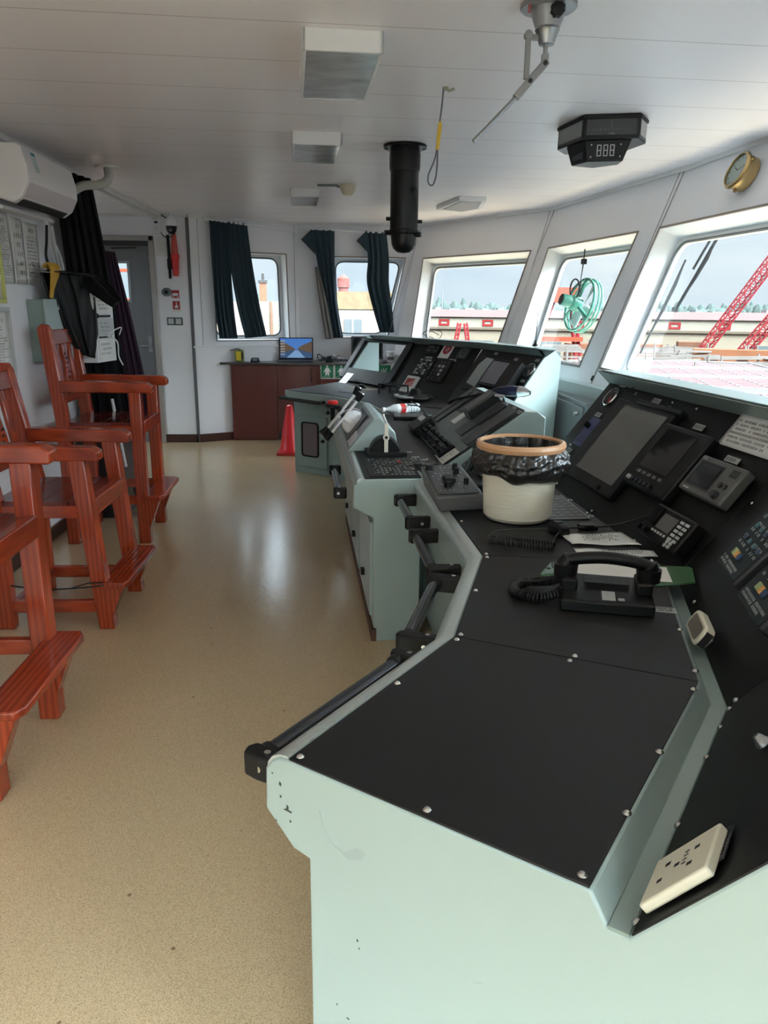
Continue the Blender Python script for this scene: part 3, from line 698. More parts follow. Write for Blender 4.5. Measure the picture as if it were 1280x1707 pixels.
# double switched socket on the first section
t = box_dev('wall_socket', 'cream double power socket plate mounted low on the slanted near panel', 'socket', S1, -.110, -.018, .030, .140, .014, M_CREAM, .003, group=None)
q = MB(S1)
for (x, y) in ((-.08, .06), (-.05, .055), (-.065, .08), (-.08, .11), (-.05, .105)): q.box(x-.003, x+.003, y-.004, y+.004, .0166, .0175)
q.build('socket_slot', M_INK, t)
q = MB(S1); glyphs(q, -.085, -.045, .088, .098, 1, .0172, 8, .9, .3); q.build('lettering', M_INKG, t, smooth=False)
q = MB(S1); q.lathe([(.012, .003), (.012, .006), (.009, .011), (.007, .016), (.005, .019), (.0001, .019)], 16, c=(-.318, .157, 0)); tag(q.build('panel_knob', M_STEEL), 'small chrome knob at the right edge of the near slanted panel', 'knob')
# cream handheld leaning in the trough
p = V2(F1[1]); s = (V2(F1[2])-p).normalized(); n = Vector((s.y, -s.x)); c = p + s*.155 + n*.522
K = frame((c.x, c.y, .686), (s.x, s.y, 0), (n.x*.50, n.y*.50, .85), Vector((s.x, s.y, 0)).cross(Vector((n.x*.50, n.y*.50, .85))))
t = thing('handheld_device', 'small cream handheld device leaning in the gutter of the console', 'handheld', (c.x, c.y, .686))
q = MB(K); q.prism(rrect(.125, .05, .02, cx=.03, cy=.028), -.030, -.006); q.build('case', M_CREAM, t, bevel=.004)
q = MB(K); q.prism(rrect(.095, .034, .01, cx=.03, cy=.028), -.006, -.0045); q.prism(rrect(.095, .034, .01, cx=.03, cy=.028), -.0315, -.030); q.build('display', mat('brownish_display', (120, 112, 102), .3), t)
q = MB(K); q.box(-.034, -.028, .01, .046, -.026, -.01); q.build('end_port', M_INK, t)

# telephone handset in its cradle
ta = math.degrees(math.atan2(-.055, .21))
T = zfr((.612, 1.628, .7235), ta)
t = thing('telephone', 'black corded telephone with arched handset lying on black desk', 'telephone', (.612, 1.628, .7235), ta)
q = MB(T); q.hexa([(-.105, -.06, 0), (.105, -.06, 0), (.105, .075, 0), (-.105, .075, 0)], [(-.105, -.058, .028), (.105, -.058, .028), (.105, .075, .05), (-.105, .075, .05)]); q.build('base', M_PLAS, t, bevel=.004)
for x in (-.085, .085):
    q = MB(T); q.box(x-.018, x+.018, -.01, .07, .03, .062); q.build('cradle', M_PLAS, t, bevel=.005)
hs = [(-.098, .03, .067), (-.092, .03, .092), (-.065, .03, .102), (0, .03, .108), (.065, .03, .102), (.092, .03, .092), (.098, .03, .067)]
q = MB(T); q.tube(smooth_path(hs, 5), [.026]*2+[.022]*5+[.015]*18+[.022]*4+[.026]*2, 14)
q.cyl((-.095, .03, .088), (-.095, .03, .058), .029, .027, 20); q.cyl((.095, .03, .088), (.095, .03, .058), .029, .027, 20); q.build('handset', M_PLAS, t)
q = MB(T)
for k in range(9): q.box(-.05, .055, .012+k*.006, .0145+k*.006, .0495-.0, .0515)
q.build('speaker_grille', M_DGREY, t)
q = MB(T); q.hexa([(-.012, -.048, .0305), (.018, -.048, .0305), (.018, -.008, .037), (-.012, -.008, .037)], [(-.012, -.048, .0315), (.018, -.048, .0315), (.018, -.008, .038), (-.012, -.008, .038)]); q.box(.024, .038, -.046, -.034, .031, .033); q.build('number_label', M_LABEL, t)
q = MB(T); q.tube(smooth_path([(-.105, .03, .055), (-.15, .05, .03), (-.2, .06, .02)]), .003, 6); q.build('cord_end', M_CABLE, t)
# coiled phone cord
q = MB(T); q.tube(coil([(-.09, .02, .06), (-.13, .055, .03), (-.18, .08, .014), (-.215, .05, .013), (-.205, .0, .013), (-.16, -.02, .013), (-.12, -.01, .02), (-.10, .005, .03)], .010, .0028, 46), .0028, 5); q.build('coiled_cord', M_CABLE, t)
q = MB(T); q.prism(rrect(.05, .032, .001, cx=.135, cy=.0), .0, .0012); o = q.build('type_plate', M_LABEL, con, smooth=False)
g = MB(T); glyphs(g, .112, .158, -.013, .013, 5, .0014, 41, .9, .3); g.build('lettering', M_INK, o, smooth=False)
# green clipboard folder with papers under the phone
q = MB(frame((.515, 1.86, .7240), (.37, -.085, 0), (.085, .37, 0), (0, 0, 1))); q.prism([(0, -.04), (.03, .07), (.06, .085), (.40, .11), (.405, .095), (.39, -.01), (.30, -.055)], 0, .005)
cb = tag(q.build('document_folder', mat('green_plastic_folder', (70, 105, 72), .2, var=.1), bevel=.001), 'green plastic document folder under the telephone on black desk', 'folder')
q = MB(frame((.515, 1.86, .7300), (.37, -.085, 0), (.085, .37, 0), (0, 0, 1))); q.prism([(.06, .0), (.075, .075), (.335, .085), (.33, -.03), (.1, -.045)], 0, .0012); q.build('sheet', M_PAPER, cb)
q = MB(frame((.515, 1.86, .7300), (.37, -.085, 0), (.085, .37, 0), (0, 0, 1))); q.prism([(.0, -.035), (.03, .065), (.062, .078), (.055, -.01)], -.0008, .001); fl_ = q.build('clear_corner', mat('pale_blue_film', (150, 175, 172), .15), cb)
q = MB(frame((.515, 1.86, .7315), (.37, -.085, 0), (.085, .37, 0), (0, 0, 1))); glyphs(q, .03, .055, .015, .06, 4, 0, 4, .9, .3); q.cyl((.022, .01, 0), (.022, .01, .001), .006, n=12); q.build('lettering', M_INK, cb, smooth=False)
# two loose laminated sheets
def sheet(pts, z, label, seed, rows):
    o, x, y = Vector(pts[0]), Vector(pts[1])-Vector(pts[0]), Vector(pts[3])-Vector(pts[0])
    w = x.length; Fm = frame((o.x, o.y, z), (x.x, x.y, 0), (-x.y, x.x, 0), (0, 0, 1)); inv = Fm.inverted()
    L = [(inv @ Vector((p[0], p[1], z))) for p in pts]
    q = MB(Fm); q.grid(lambda u, v: (L[0].lerp(L[1], u).lerp(L[3].lerp(L[2], u), v).x, L[0].lerp(L[1], u).lerp(L[3].lerp(L[2], u), v).y, .004+.004*max(0, .35-u)*math.sin(v*9+u*20)+.002*math.sin(u*9)), 18, 8)
    s_ = tag(q.build('laminated_sheet', M_LAMIN, solid=.0008), label, 'paper sheet', 'laminated sheets on the desk')
    g = MB(Fm); x0 = L[0].x*.5+L[3].x*.5; x1 = min(L[1].x, L[2].x)
    hh = (L[3].y+L[2].y)/2; yy0 = (L[0].y+L[1].y)/2
    glyphs(g, x0+.25*(x1-x0), x1-.02, yy0+.25*(hh-yy0), hh-.15*(hh-yy0), rows, .0075, seed, .85, .45, .15); g.build('printed_text', M_INKG, s_, smooth=False)
sheet([(.668, 2.085), (.872, 2.070), (.857, 2.200), (.660, 2.185)], .7245, 'upper laminated sheet lying beside the microphone on the black desk', 51, 5)
sheet([(.655, 1.955), (.878, 1.965), (.884, 2.015), (.659, 2.045)], .7243, 'laminated sheet half under the green folder, nearer the telephone', 52, 3)
# fist microphone with coiled cable
t = thing('fist_microphone', 'black hand microphone with coiled cable on desk in front of bucket', 'microphone', (.66, 2.22, .7235))
Mi = zfr((.66, 2.20, .7235), 20)
q = MB(Mi); q.hexa([(-.022, -.035, .0), (.022, -.035, 0), (.03, .03, 0), (-.03, .03, 0)], [(-.018, -.032, .034), (.018, -.032, .034), (.027, .028, .040), (-.027, .028, .040)]); q.build('body', M_PLAS, t, bevel=.010, seg=3)
q = MB(Mi)
for k in range(4): q.box(-.014, .014, -.004+k*.006, -.001+k*.006, .038, .0405)
q.build('grille', M_DGREY, t)
q = MB(); q.tube(smooth_path([(.655, 2.17, .74), (.62, 2.10, .745), (.60, 2.04, .736)]), .003, 6); q.tube(coil([(.60, 2.04, .737), (.53, 2.07, .737), (.46, 2.10, .737), (.425, 2.115, .737)], .012, .003, 22), .0024, 6)
q.tube(smooth_path([(.425, 2.115, .737), (.45, 2.19, .735), (.52, 2.22, .734), (.60, 2.21, .736), (.68, 2.22, .738), (.78, 2.24, .735), (.86, 2.22, .75), (.94, 2.15, .80), (.99, 2.05, .81)]), .003, 6); q.build('cable', M_CABLE, t)
q = MB(); q.box(.735, .785, 2.235, 2.262, .7235, .742); q.box(.775, .797, 2.238, 2.258, .7235, .735); tag(q.build('cable_clip', M_PLAS, bevel=.003), 'small black plastic clip on the desk beside the microphone', 'clip')
# flush key panel behind the bucket, with label strips
DK = frame((.387, 1.999, .7235), (-.0597, .998, 0), (.998, .0597, 0), (0, 0, -1))
DK = frame((.387, 1.999, .7236), (.998, .0597, 0), (-.0597, .998, 0), (0, 0, 1))
t = thing('flush_keyboard', 'flat dark key panel set into the desk behind the white bucket', 'keyboard', (.72, 2.45, .7235))
q = MB(DK); q.prism([(.24, .34), (.445, .34), (.455, .66), (.24, .66)], 0, .004); q.build('plate', M_DGREY, t, bevel=.001)
q = MB(DK)
for a in range(7):
    for c_ in range(6): q.box(.262+c_*.030, .283+c_*.030, .37+a*.036, .392+a*.036, .004, .0052)
q.build('key_field', M_GREYP, t)
q = MB(DK)
for pth in (((.24, .34), (.445, .34)), ((.445, .34), (.455, .66)), ((.24, .50), (.45, .50))): q.beam((*pth[0], .0045), (*pth[1], .0045), .003, .001)
q.build('frame_line', M_LABEL, t)
for k, (x, y) in enumerate(((.455, .38), (.40, .58), (.46, .60), (.41, .80))): label_plate(con, DK, x, y, .035, .016, 70+k, 1, z=.0005)

# white bucket with a black bin liner
Bc = (.572, 2.40)
t = thing('waste_bucket', 'white plastic bucket with black bin liner standing on the console desk', 'bucket', (*Bc, .7235))
BM_ = Matrix.Translation((*Bc, .7235))
q = MB(BM_); q.lathe([(.088, .0), (.104, .004), (.113, .015), (.1145, .06), (.1225, .17), (.129, .245), (.125, .245), (.119, .17), (.110, .02), (.0001, .016)], 48)
q.build('pail', mat('white_ribbed_pail', (216, 210, 192), .4, var=.05, vscale=3, stretch=(1, 1, 30), bump=.35, bscale=9), t)
q = MB(BM_); q.lathe([(.128, .228), (.142, .236), (.146, .248), (.143, .258), (.133, .261), (.126, .256), (.124, .24)], 48, loop=1); q.build('rim', mat('tan_plastic_rim', (196, 150, 112), .35), t)
q = MB(BM_); q.tube([(.10*math.cos(a), .10*math.sin(a), .003) for a in [2*math.pi*k/40 for k in range(40)]], .004, 6, closed=True); q.build('foot_ring', M_RUB, t)
rq = random.Random(5)
ph = [rq.random()*6.28 for _ in range(8)]
def liner(u, v):
    a = 2*math.pi*u
    z = .242 - v*(.094 + .008*math.sin(a*2+ph[0]) + .006*math.sin(a*5+ph[1]) + .003*math.sin(a*9))
    bulge = .020*math.sin(math.pi*min(1, v*1.12))**.8 + .010*v
    r = .133 + bulge + (.0026*math.sin(a*13+ph[2]+v*6+2*math.sin(v*7)) + .0020*math.sin(a*29+v*11+ph[3]+3*math.sin(a*2)) + .0016*math.sin(a*53+v*5+ph[4]) + .0022*math.sin(v*24+a*4+2*math.sin(a*5)))*math.sin(math.pi*min(1, .12+v*.9))
    if v > .93: r -= .012*(v-.93)/.07
    return (r*math.cos(a), r*math.sin(a), z)
M_BAG = mat('black_bin_liner', (34, 32, 30), .28, var=.5, vscale=22, bump=1.0, bscale=45, spec=.7)
q = MB(BM_); q.grid(liner, 260, 36); q.build('bin_liner', M_BAG, t)
def liner_in(u, v):
    a = 2*math.pi*u; r = .1185 - .018*v + .003*math.sin(a*13+v*5+ph[4]) + .002*math.sin(a*29+ph[5]); return (r*math.cos(a), r*math.sin(a), .252-v*.2)
q = MB(BM_); q.grid(liner_in, 100, 14); q.lathe([(.11, .055), (.07, .045), (.0001, .05)], 24, jit=1); q.build('inner_liner', M_BAG, t)

# grey desk control box beside the engine telegraph
CB = zfr((.385, 2.66, .7235), 3)
t = thing('control_box', 'sloping grey desktop control box with black knobs beside the engine console', 'control box', (.385, 2.66, .7235), 3)
q = MB(CB); q.hexa([(-.075, -.19, 0), (.085, -.17, 0), (.08, .19, 0), (-.07, .19, 0)], [(-.092, -.205, .055), (.078, -.20, .060), (.075, .21, .085), (-.085, .205, .08)]); q.build('case', M_GREYP, t, bevel=.006)
CT = frame(CB @ Vector((-.09, -.2, .0565)), CB.to_3x3() @ Vector((.17, 0, .005)), CB.to_3x3() @ Vector((0, .41, .025)), (0, 0, 1))
q = MB(CT); q.box(.012, .152, .02, .385, .001, .003); q.build('face_plate', M_DGREY, t)
for (x, y, r_, h_) in ((.06, .10, .014, .018), (.13, .13, .010, .02), (.03, .33, .016, .018), (.125, .32, .011, .022), (.12, .26, .011, .022)):
    q = MB(CT); q.cyl((x, y, .003), (x, y, .003+h_), r_, r_*.85, 16); q.build('knob', M_RUB, t)
q = MB(CT); q.box(.055, .095, .14, .20, .003, .02); q.build('joystick_block', M_RUB, t, bevel=.004)
q = MB(CT); glyphs(q, .02, .15, .04, .36, 9, .0032, 77, .5, .6); q.build('legend', M_LABEL, t, smooth=False)
q = MB(); q.tube(smooth_path([(.47, 2.72, .75), (.50, 2.74, .75), (.52, 2.78, .74), (.54, 2.86, .73)]), .009, 8); q.cyl((.465, 2.70, .755), (.49, 2.71, .755), .012, n=12); q.cyl((.465, 2.76, .76), (.485, 2.765, .76), .012, n=12); q.build('cable_plug', M_CABLE, t)

# ------------------------------------------------------------------ engine control console
G1 = [(.05, 2.985), (-.062, 4.86)]
ec = thing('engine_console', 'mint control pedestal with telegraph, standing proud of the long console', 'console', (.25, 3.9, 0))
b = MB(); sweep(b, G1, [(.0, .708), (-.018, .69), (-.02, .60), (.064, .555), (.066, .06), (.075, .06), (.075, 0), (.262, 0), (.262, .72), (.02, .72)]); sweep(b, G1, [(.262, 0), (.95, 0), (.95, .66), (.40, .66), (.40, .72), (.262, .72)], t0=.245); b.build('console_body', M_MINT, ec, bevel=.004)
b = MB(); sweep(b, G1, [(.058, 0), (.058, .055), (.08, .055), (.08, 0)]); b.build('plinth', mat('rusty_plinth', (92, 66, 54), .7, var=.4, vscale=30), ec)
b = MB(); b.tube([(G1[0][0]+.012, G1[0][1]+.004, .708), (G1[1][0]+.012, G1[1][1], .708)], .017, 16); b.build('edge_rail', M_RAIL, ec)
b = MB(); sweep(b, G1, [(.028, .7195), (.028, .7235), (.262, .7235), (.262, .7195)], t0=.004); sweep(b, G1, [(.262, .7195), (.262, .7235), (.398, .7235), (.398, .7195)], t0=.245); b.build('desk_panel', M_BLACK, ec)
b = MB(); sweep(b, G1, [(.40, .662), (.40, .7195), (.93, .7195), (.93, .662)], t0=1.38); b.build('rear_desk_panel', M_BLACK, ec)
handle(ec, G1, 0, .05, .50, z=.655, out=.075)
E0 = frame((G1[0][0], G1[0][1], 0), (-.0597, .998, 0), (0, 0, 1), (.998, .0597, 0))
EZ = .0655
for k in range(3):
    q = MB(E0); a = .05+k*.6; q.box(a, a+.54, .10, .52, -.005+EZ-.008, EZ+.002); dr_ = q.build('cabinet_door', M_MINT, ec, bevel=.003)
    q = MB(E0); q.box(a+.24, a+.28, .20, .225, EZ-.03, EZ-.01); q.build('door_latch', M_RUB, dr_)
    q = MB(E0)
    for j in range(6): q.box(a+.1+j*.03, a+.11+j*.03, .16, .30, EZ-.009, EZ-.005)
    q.build('vent_slot', M_INK, dr_)
D4 = frame((G1[0][0], G1[0][1], .7236), (.998, .0597, 0), (-.0597, .998, 0), (0, 0, 1))      # x = depth, y = along
t = thing('switch_plate', 'flat black plate of lit switches in front of the engine telegraph', 'switch panel', D4 @ Vector((.2, .25, 0)))
q = MB(D4); q.box(.05, .258, .03, .42, 0, .003); q.box(.258, .38, .25, .42, 0, .003); q.build('plate', M_PANEL, t, bevel=.001)
rr = random.Random(9)
for a in range(4):
    for c_ in range(7):
        if rr.random() < .75:
            q = MB(D4); x = .075+c_*.042; y = .07+a*.08; q.box(x, x+.014, y, y+.016, .003, .007); q.build('push_button', M_WHITEB if rr.random() < .12 else (M_RED if rr.random() < .06 else M_DGREY), t)
q = MB(D4); glyphs(q, .07, .36, .04, .40, 9, .0033, 4, .6, .6); q.build('legend', M_LABEL, t, smooth=False)
q = MB(D4); q.box(.255, .285, .13, .17, .003, .03); q.build('rotary_switch', M_RUB, t, bevel=.003)
# telegraph: sloping wedge housing with a white double lever unit, half disc with single lever
t = thing('engine_telegraph', 'mint wedge housing with white levers and a black half-disc quadrant', 'telegraph', D4 @ Vector((.12, .9, 0)))
W = [(-.005, 0), (.12, .155), (.15, .16), (.225, .09), (.235, .04), (.24, 0)]
q = MB(frame(D4 @ Vector((0, .60, 0)), (.998, .0597, 0), (0, 0, 1), (.0597, -.998, 0)))
q.prism(W, -.62, 0); q.build('wedge_housing', M_MINT, t, bevel=.004)
sl = Vector((.125, 0, .155)).normalized()
WF = frame(D4 @ Vector((-.005, .60, 0)), D4.to_3x3() @ Vector((0, -1, 0)), D4.to_3x3() @ sl, D4.to_3x3() @ Vector((0, -1, 0)).cross(sl))  # x towards the camera, y up the slope
q = MB(WF); q.box(-.60, -.02, .012, .19, .001, .003); q.build('face_plate', M_STEEL, t)
q = MB(WF); q.box(-.20, -.04, .02, .09, .003, .005); q.build('white_label', M_WHITE, t)
DRM = WF @ Matrix.Translation((-.32, .105, .025)) @ Matrix.Rotation(R(90), 4, 'Y')
dm = MB(DRM); dm.lathe([(.0001, -.055), (.035, -.055), (.058, -.045), (.068, -.02), (.068, .02), (.058, .045), (.035, .055), (.0001, .055)], 36); dm.build('lever_drum', M_WHITE, t, bevel=.002)
q = MB(DRM); q.lathe([(.0001, .022), (.0695, .022), (.0695, .030), (.0001, .030)], 36); q.build('drum_band', M_GREYP, t)
q = MB(WF); q.box(-.45, -.18, .02, .185, .003, .012); q.build('drum_base', M_DGREY, t, bevel=.003)
for (x, y0_, y1_, h_) in ((-.245, .0, .205, .085), (-.40, -.01, .215, .095)):
    q = MB(WF); q.prism([(x-.011, y0_), (x+.011, y0_), (x+.016, .09), (x+.016, .12), (x+.011, y1_), (x-.011, y1_), (x-.016, .12), (x-.016, .09)], h_-.006, h_+.006); lv = q.build('lever', M_WHITE, t, bevel=.003)
    q = MB(WF); q.beam((x, .105, .03), (x, .105, h_), .022, .022, up=(0, 1, 0)); q.build('lever_post', M_WHITE, lv)
    q = MB(WF); q.cyl((x, .105, h_+.004), (x, .105, h_+.016), .013, n=12); q.build('hub_screw', M_RUB, lv)
    for (ya, yb) in ((y0_, y0_-.045), (y1_, y1_+.045)):
        q = MB(WF); q.cyl((x, ya, h_), (x, yb, h_+.006), .014, .020, 14); q.build('grip', M_RUB, lv, bevel=.003)
        q = MB(WF); q.cyl((x, yb, h_+.006), (x, yb+(yb-ya)*.1, h_+.0065), .0195, .016, 14); q.build('grip_cap', M_CHROME, lv)
HF = frame(D4 @ Vector((.165, .50, 0)), (.998, .0597, 0), (0, 0, 1), (.0597, -.998, 0))
half = [(.072*math.cos(R(a)), .085*math.sin(R(a))) for a in range(0, 181, 10)]
q = MB(HF); q.prism(half, -.08, .02); q.build('quadrant', M_PLAS, t, bevel=.003)
q = MB(HF); q.prism([(x*1.06, y*1.06) for x, y in half], -.05, -.01); q.build('quadrant_rim', M_DGREY, t)
q = MB(HF); q.box(-.09, .10, 0, .018, -.10, .045); q.build('quadrant_base', M_RUB, t, bevel=.002)
q = MB(HF); q.prism(rrect(.018, .15, .009, cx=.002, cy=.082), .024, .030); q.prism(rrect(.03, .03, .014, cx=.002, cy=.088), .022, .031); lv = q.build('lever', M_CREAM, t, bevel=.001)
q = MB(HF); q.cyl((.002, .088, .03), (.002, .088, .034), .008, n=6); q.build('lever_bolt', M_INK, lv)
q = MB(HF); q.tube([(.002, .155, .027), (-.01, .185, .02), (-.012, .195, .018)], .006, 8); q.build('lever_pin', M_CHROME, lv)
for k, (x, y) in enumerate(((.285, .55), (.30, .42), (.33, .36))): label_plate(ec, D4, x, y, .035, .022, 90+k, 1, z=.003)

# ------------------------------------------------------------------ sloping recorder console
s3 = Vector((-.0599, .998, 0)); n3 = Vector((.998, .0599, 0)); ang = R(34.5)
IX = -s3; IY = n3*math.cos(ang) + Vector((0, 0, math.sin(ang)))
IB = frame((.431, 3.3, .701), IX, IY, IX.cross(IY))        # x towards the camera, y up the slope
rc = thing('recorder_console', 'sloping mint instrument box with dark panels, behind the white bucket', 'instrument console', (.75, 3.85, .66))
PFX = frame((.431, 3.3, 0), n3, (0, 0, 1), n3.cross(Vector((0, 0, 1))))   # x depth, y up, z towards the camera
q = MB(PFX); q.prism([(-.005, .6605), (.0, .697), (.372, .953), (.43, .953), (.47, .925), (.47, .6605)], -1.04, 0); q.build('case', M_MINT, rc, bevel=.004)
q = MB(IB); q.box(-1.03, -.005, .006, .452, .001, .004); q.build('dark_panel', M_PANEL, rc, bevel=.001)
q = MB(IB); q.box(-.78, -.02, .11, .27, .004, .005); q.build('grey_plate', mat('dull_green_grey', (88, 98, 92), .4), rc)
q = MB(IB); q.box(-1.03, -.004, -.004, .008, .0, .01); q.build('edge_strip', M_MINTD, rc)
for (x0, x1, y0, y1, h) in ((-.39, -.24, .172, .43, .010), (-.19, -.04, .155, .43, .008), (-.98, -.90, .15, .42, .008), (-.88, -.80, .15, .43, .006)):
    q = MB(IB); q.box(x0, x1, y0, y1, .004, .004+h); fp = q.build('recorder_strip', M_DGREY, rc, bevel=.002)
    q = MB(IB); glyphs(q, x0+.02, x1-.02, y0+.02, y1-.02, 12, .0045+h, int(abs(x0)*100), .6, .6); q.box(x0+.045, x0+.05, y0+.01, y1-.01, .004+h, .005+h); q.build('legend', M_GREYP, fp, smooth=False)
for (x, y) in ((-.30, .432), (-.13, .435), (-.60, .10), (-.55, .17), (-.02, .43)): label_plate(rc, IB, x, y, .05, .018, int(-x*99), 1, z=.005)
for (x, y) in ((-.03, .02), (-.5, .012), (-1.0, .02), (-.02, .25), (-.25, .445), (-.7, .445)): screw(rc, IB @ Matrix.Translation((x, y, .004)), .005)
# printer with open paper tray
t = thing('chart_printer', 'black recorder with grey paper window on the sloping instrument console', 'recorder', IB @ Vector((-.44, .36, .004)))
q = MB(IB); q.box(-.53, -.36, .27, .445, .004, .055); q.build('housing', M_PLAS, t, bevel=.006)
q = MB(IB); q.box(-.505, -.405, .285, .43, .055, .057); q.build('paper_window', M_GREYP, t)
q = MB(IB); q.box(-.55, -.53, .25, .44, .004, .012); q.box(-.62, -.53, .20, .29, .004, .009); q.build('paper_strip', M_PAPER, t)
q = MB(IB); q.tube([(-.36, .43, .05), (-.33, .455, .03), (-.34, .45, .004)], .008, 8); q.build('hinge_clip', M_CHROME, t)
# row of black knobs and switches
t = thing('switch_row', 'row of black switches and knobs along the foot of the sloping instrument box', 'switches', IB @ Vector((-.45, .06, .004)))
q = MB(IB); q.box(-.72, -.13, .022, .112, .004, .022); q.build('base', M_PLAS, t, bevel=.004)
for k in range(11):
    for j in range(3):
        x = -.69+k*.052; y = .038+j*.028
        q = MB(IB)
        if (k+j) % 3: q.box(x-.010, x+.010, y-.008, y+.008, .022, .040+.006*((k*3+j) % 3))
        else: q.cyl((x, y, .022), (x, y, .052), .010, .008, 10)
        q.build('switch', M_DGREY if (k*j) % 4 else M_RUB, t, bevel=.002)
t = thing('clip_display', 'small black instrument with pale label at the far end of the switch row', 'display', IB @ Vector((-.86, .08, .004)))
q = MB(IB); q.box(-.96, -.75, .01, .135, .004, .055); q.build('housing', M_RUB, t, bevel=.008)
q = MB(IB); q.prism(rrect(.12, .035, .012, cx=-.88, cy=.095), .055, .058); q.build('pale_label', mat('pale_pink_label', (200, 190, 190), .4), t)
q = MB(IB); q.box(-.222, -.02, .008, .108, .0065, .0075); t = tag(q.build('paper_card', M_PAPER), 'creased white card taped to the foot of the sloping instrument box', 'card')
q = MB(IB); glyphs(q, -.20, -.05, .02, .095, 5, .0078, 61, .8, .5); q.build('writing', mat('faded_ink', (170, 160, 150), .6), t, smooth=False)
# small black lump (taped reading lamp) at the far top
t = thing('gooseneck_lamp', 'dark gooseneck lamp with blue-black head lying over recorder console top', 'lamp', (.80, 4.1, .953))
q = MB(); q.tube(smooth_path([(.58, 4.30, .80), (.60, 4.28, .88), (.68, 4.15, .925), (.80, 4.0, .965)]), .007, 8); q.build('neck', M_RUB, t)
q = MB(); q.tube([(.78, 4.02, .965), (.82, 3.98, .975), (.88, 3.93, .98), (.93, 3.89, .978), (.95, 3.87, .976)], [.012, .024, .030, .024, .010], 14); q.build('head', mat('blue_black_plastic', (32, 34, 58), .2), t)
q = MB(); q.tube([(.905, 3.91, .98), (.93, 3.89, .979), (.955, 3.868, .977)], [.0285, .026, .011], 14); q.build('chrome_tip', M_CHROME, t)
q = MB(); q.cyl((.58, 4.30, .79), (.58, 4.30, .83), .022, .02, 12); q.build('base', M_RUB, t)
# dark cables tucked behind the control box
q = MB()
for k in range(5):
    q.tube(smooth_path([(.47+.02*k, 3.02+.03*k, .728), (.50+.02*k, 3.10, .76+.015*k), (.56, 3.14+.02*k, .77+.01*k), (.60+.02*k, 3.05, .74), (.55, 2.98+.02*k, .73)]), .006, 6)
tag(q.build('cable_bundle', mat('dark_green_cable', (22, 40, 36), .4)), 'tangled dark cables between grey control box and white bucket', 'cables')

# ------------------------------------------------------------------ far console
fc = thing('far_console', 'far mint console with black slanted panels, hood and open screen bay', 'console', (.6, 5.9, 0))
Bt = [(1.02, 4.93), (.76, 5.75), (.0, 7.03)]                     # foot of the slanted panels
FF = offs([Bt[0], Bt[1], Bt[2]], -.526); FF = [(p.x, p.y) for p in FF]
DP = [(.42, 4.87), (.29, 4.89), (.157, 5.496), (-.109, 5.944), (-.513, 6.366), (-.09, 7.06), (.0, 7.05), (.76, 5.75), (1.02, 4.93), (1.02, 4.87)]
b = MB(); b.prism(DP, .655, .72); b.build('desk_slab', M_MINT, fc, bevel=.012, seg=3)
cen = Vector((.4, 5.7)); DPi = []
for p in DP: v = cen - V2(p); DPi.append(tuple(V2(p) + v.normalized()*.03))
b = MB(); b.prism(DPi, .7195, .7235); b.build('desk_panel', M_BLACK, fc)
# body below the desk
BB = [(.40, 4.88), (.28, 5.5), (-.02, 6.02), (-.136, 6.246), (-.446, 6.489), (-.10, 7.0), (.0, 6.98), (.70, 5.72), (.98, 4.9)]
b = MB(); b.prism(BB, 0, .66); b.build('cabinet_body', M_MINTD, fc, bevel=.004)
a0, a1 = Vector((-.446, 6.489)), Vector((-.136, 6.246)); s = (a1-a0).normalized()
FD = frame((a0.x, a0.y, 0), (s.x, s.y, 0), (0, 0, 1), Vector((s.x, s.y, 0)).cross(Vector((0, 0, 1))))
q = MB(FD); q.box(.05, .37, .06, .50, 0, .012); dr_ = q.build('cabinet_door', M_MINTD, fc, bevel=.003)
q = MB(FD); ring_fill(q, rrect(.19, .30, .03, cx=.19, cy=.30), rrect(.165, .275, .02, cx=.19, cy=.30), .011, .02); q.build('window_gasket', M_RUB, dr_)
q = MB(FD); q.prism(rrect(.165, .275, .02, cx=.19, cy=.30), .010, .014); q.build('mesh_window', mat('dusty_window', (105, 92, 96), .3, var=.15, vscale=40), dr_)
q = MB(FD); q.cyl((.335, .30, .012), (.335, .30, .03), .014, n=12); q.cyl((.385, .545, .0), (.385, .545, .02), .012, n=12); q.build('door_latch', M_RUB, dr_)
q = MB(FD); q.box(.04, .38, .52, .60, 0, .006); q.build('drawer_front', M_MINTD, fc, bevel=.002)
q = MB(FD); q.tube([(.12, .562, .008), (.14, .57, .01), (.17, .562, .008)], .004, 6); q.build('badge', M_LABEL, fc)
# front handles and the red knob
def freehandle(parent, a, b, z, n):
    a, b = Vector((*a, z)), Vector((*b, z)); n = Vector((n[0], n[1], 0)).normalized()
    q = MB(); q.tube(smooth_path([a, a+n*.05, a+n*.06+(b-a)*.08, b+n*.06-(b-a)*.08, b+n*.05, b]), .014, 10); q.build('grab_rail', M_RUB, parent)
freehandle(fc, (-.50, 6.32), (-.17, 5.98), .665, (-.72, -.69))
freehandle(fc, (-.09, 5.85), (.09, 5.55), .66, (-.86, -.5))
q = MB(); q.cyl((-.10, 5.72, .56), (-.10, 5.72, .68), .016, n=12); q.box(-.12, -.04, 5.70, 5.74, .655, .675); q.build('knob_stem', M_RUB, fc)
q = MB(); q.lathe([(.022, 0), (.040, .006), (.042, .022), (.034, .032), (.0001, .034)], 20, c=(-.10, 5.72, .68)); q.build('emergency_knob', M_RED, fc)
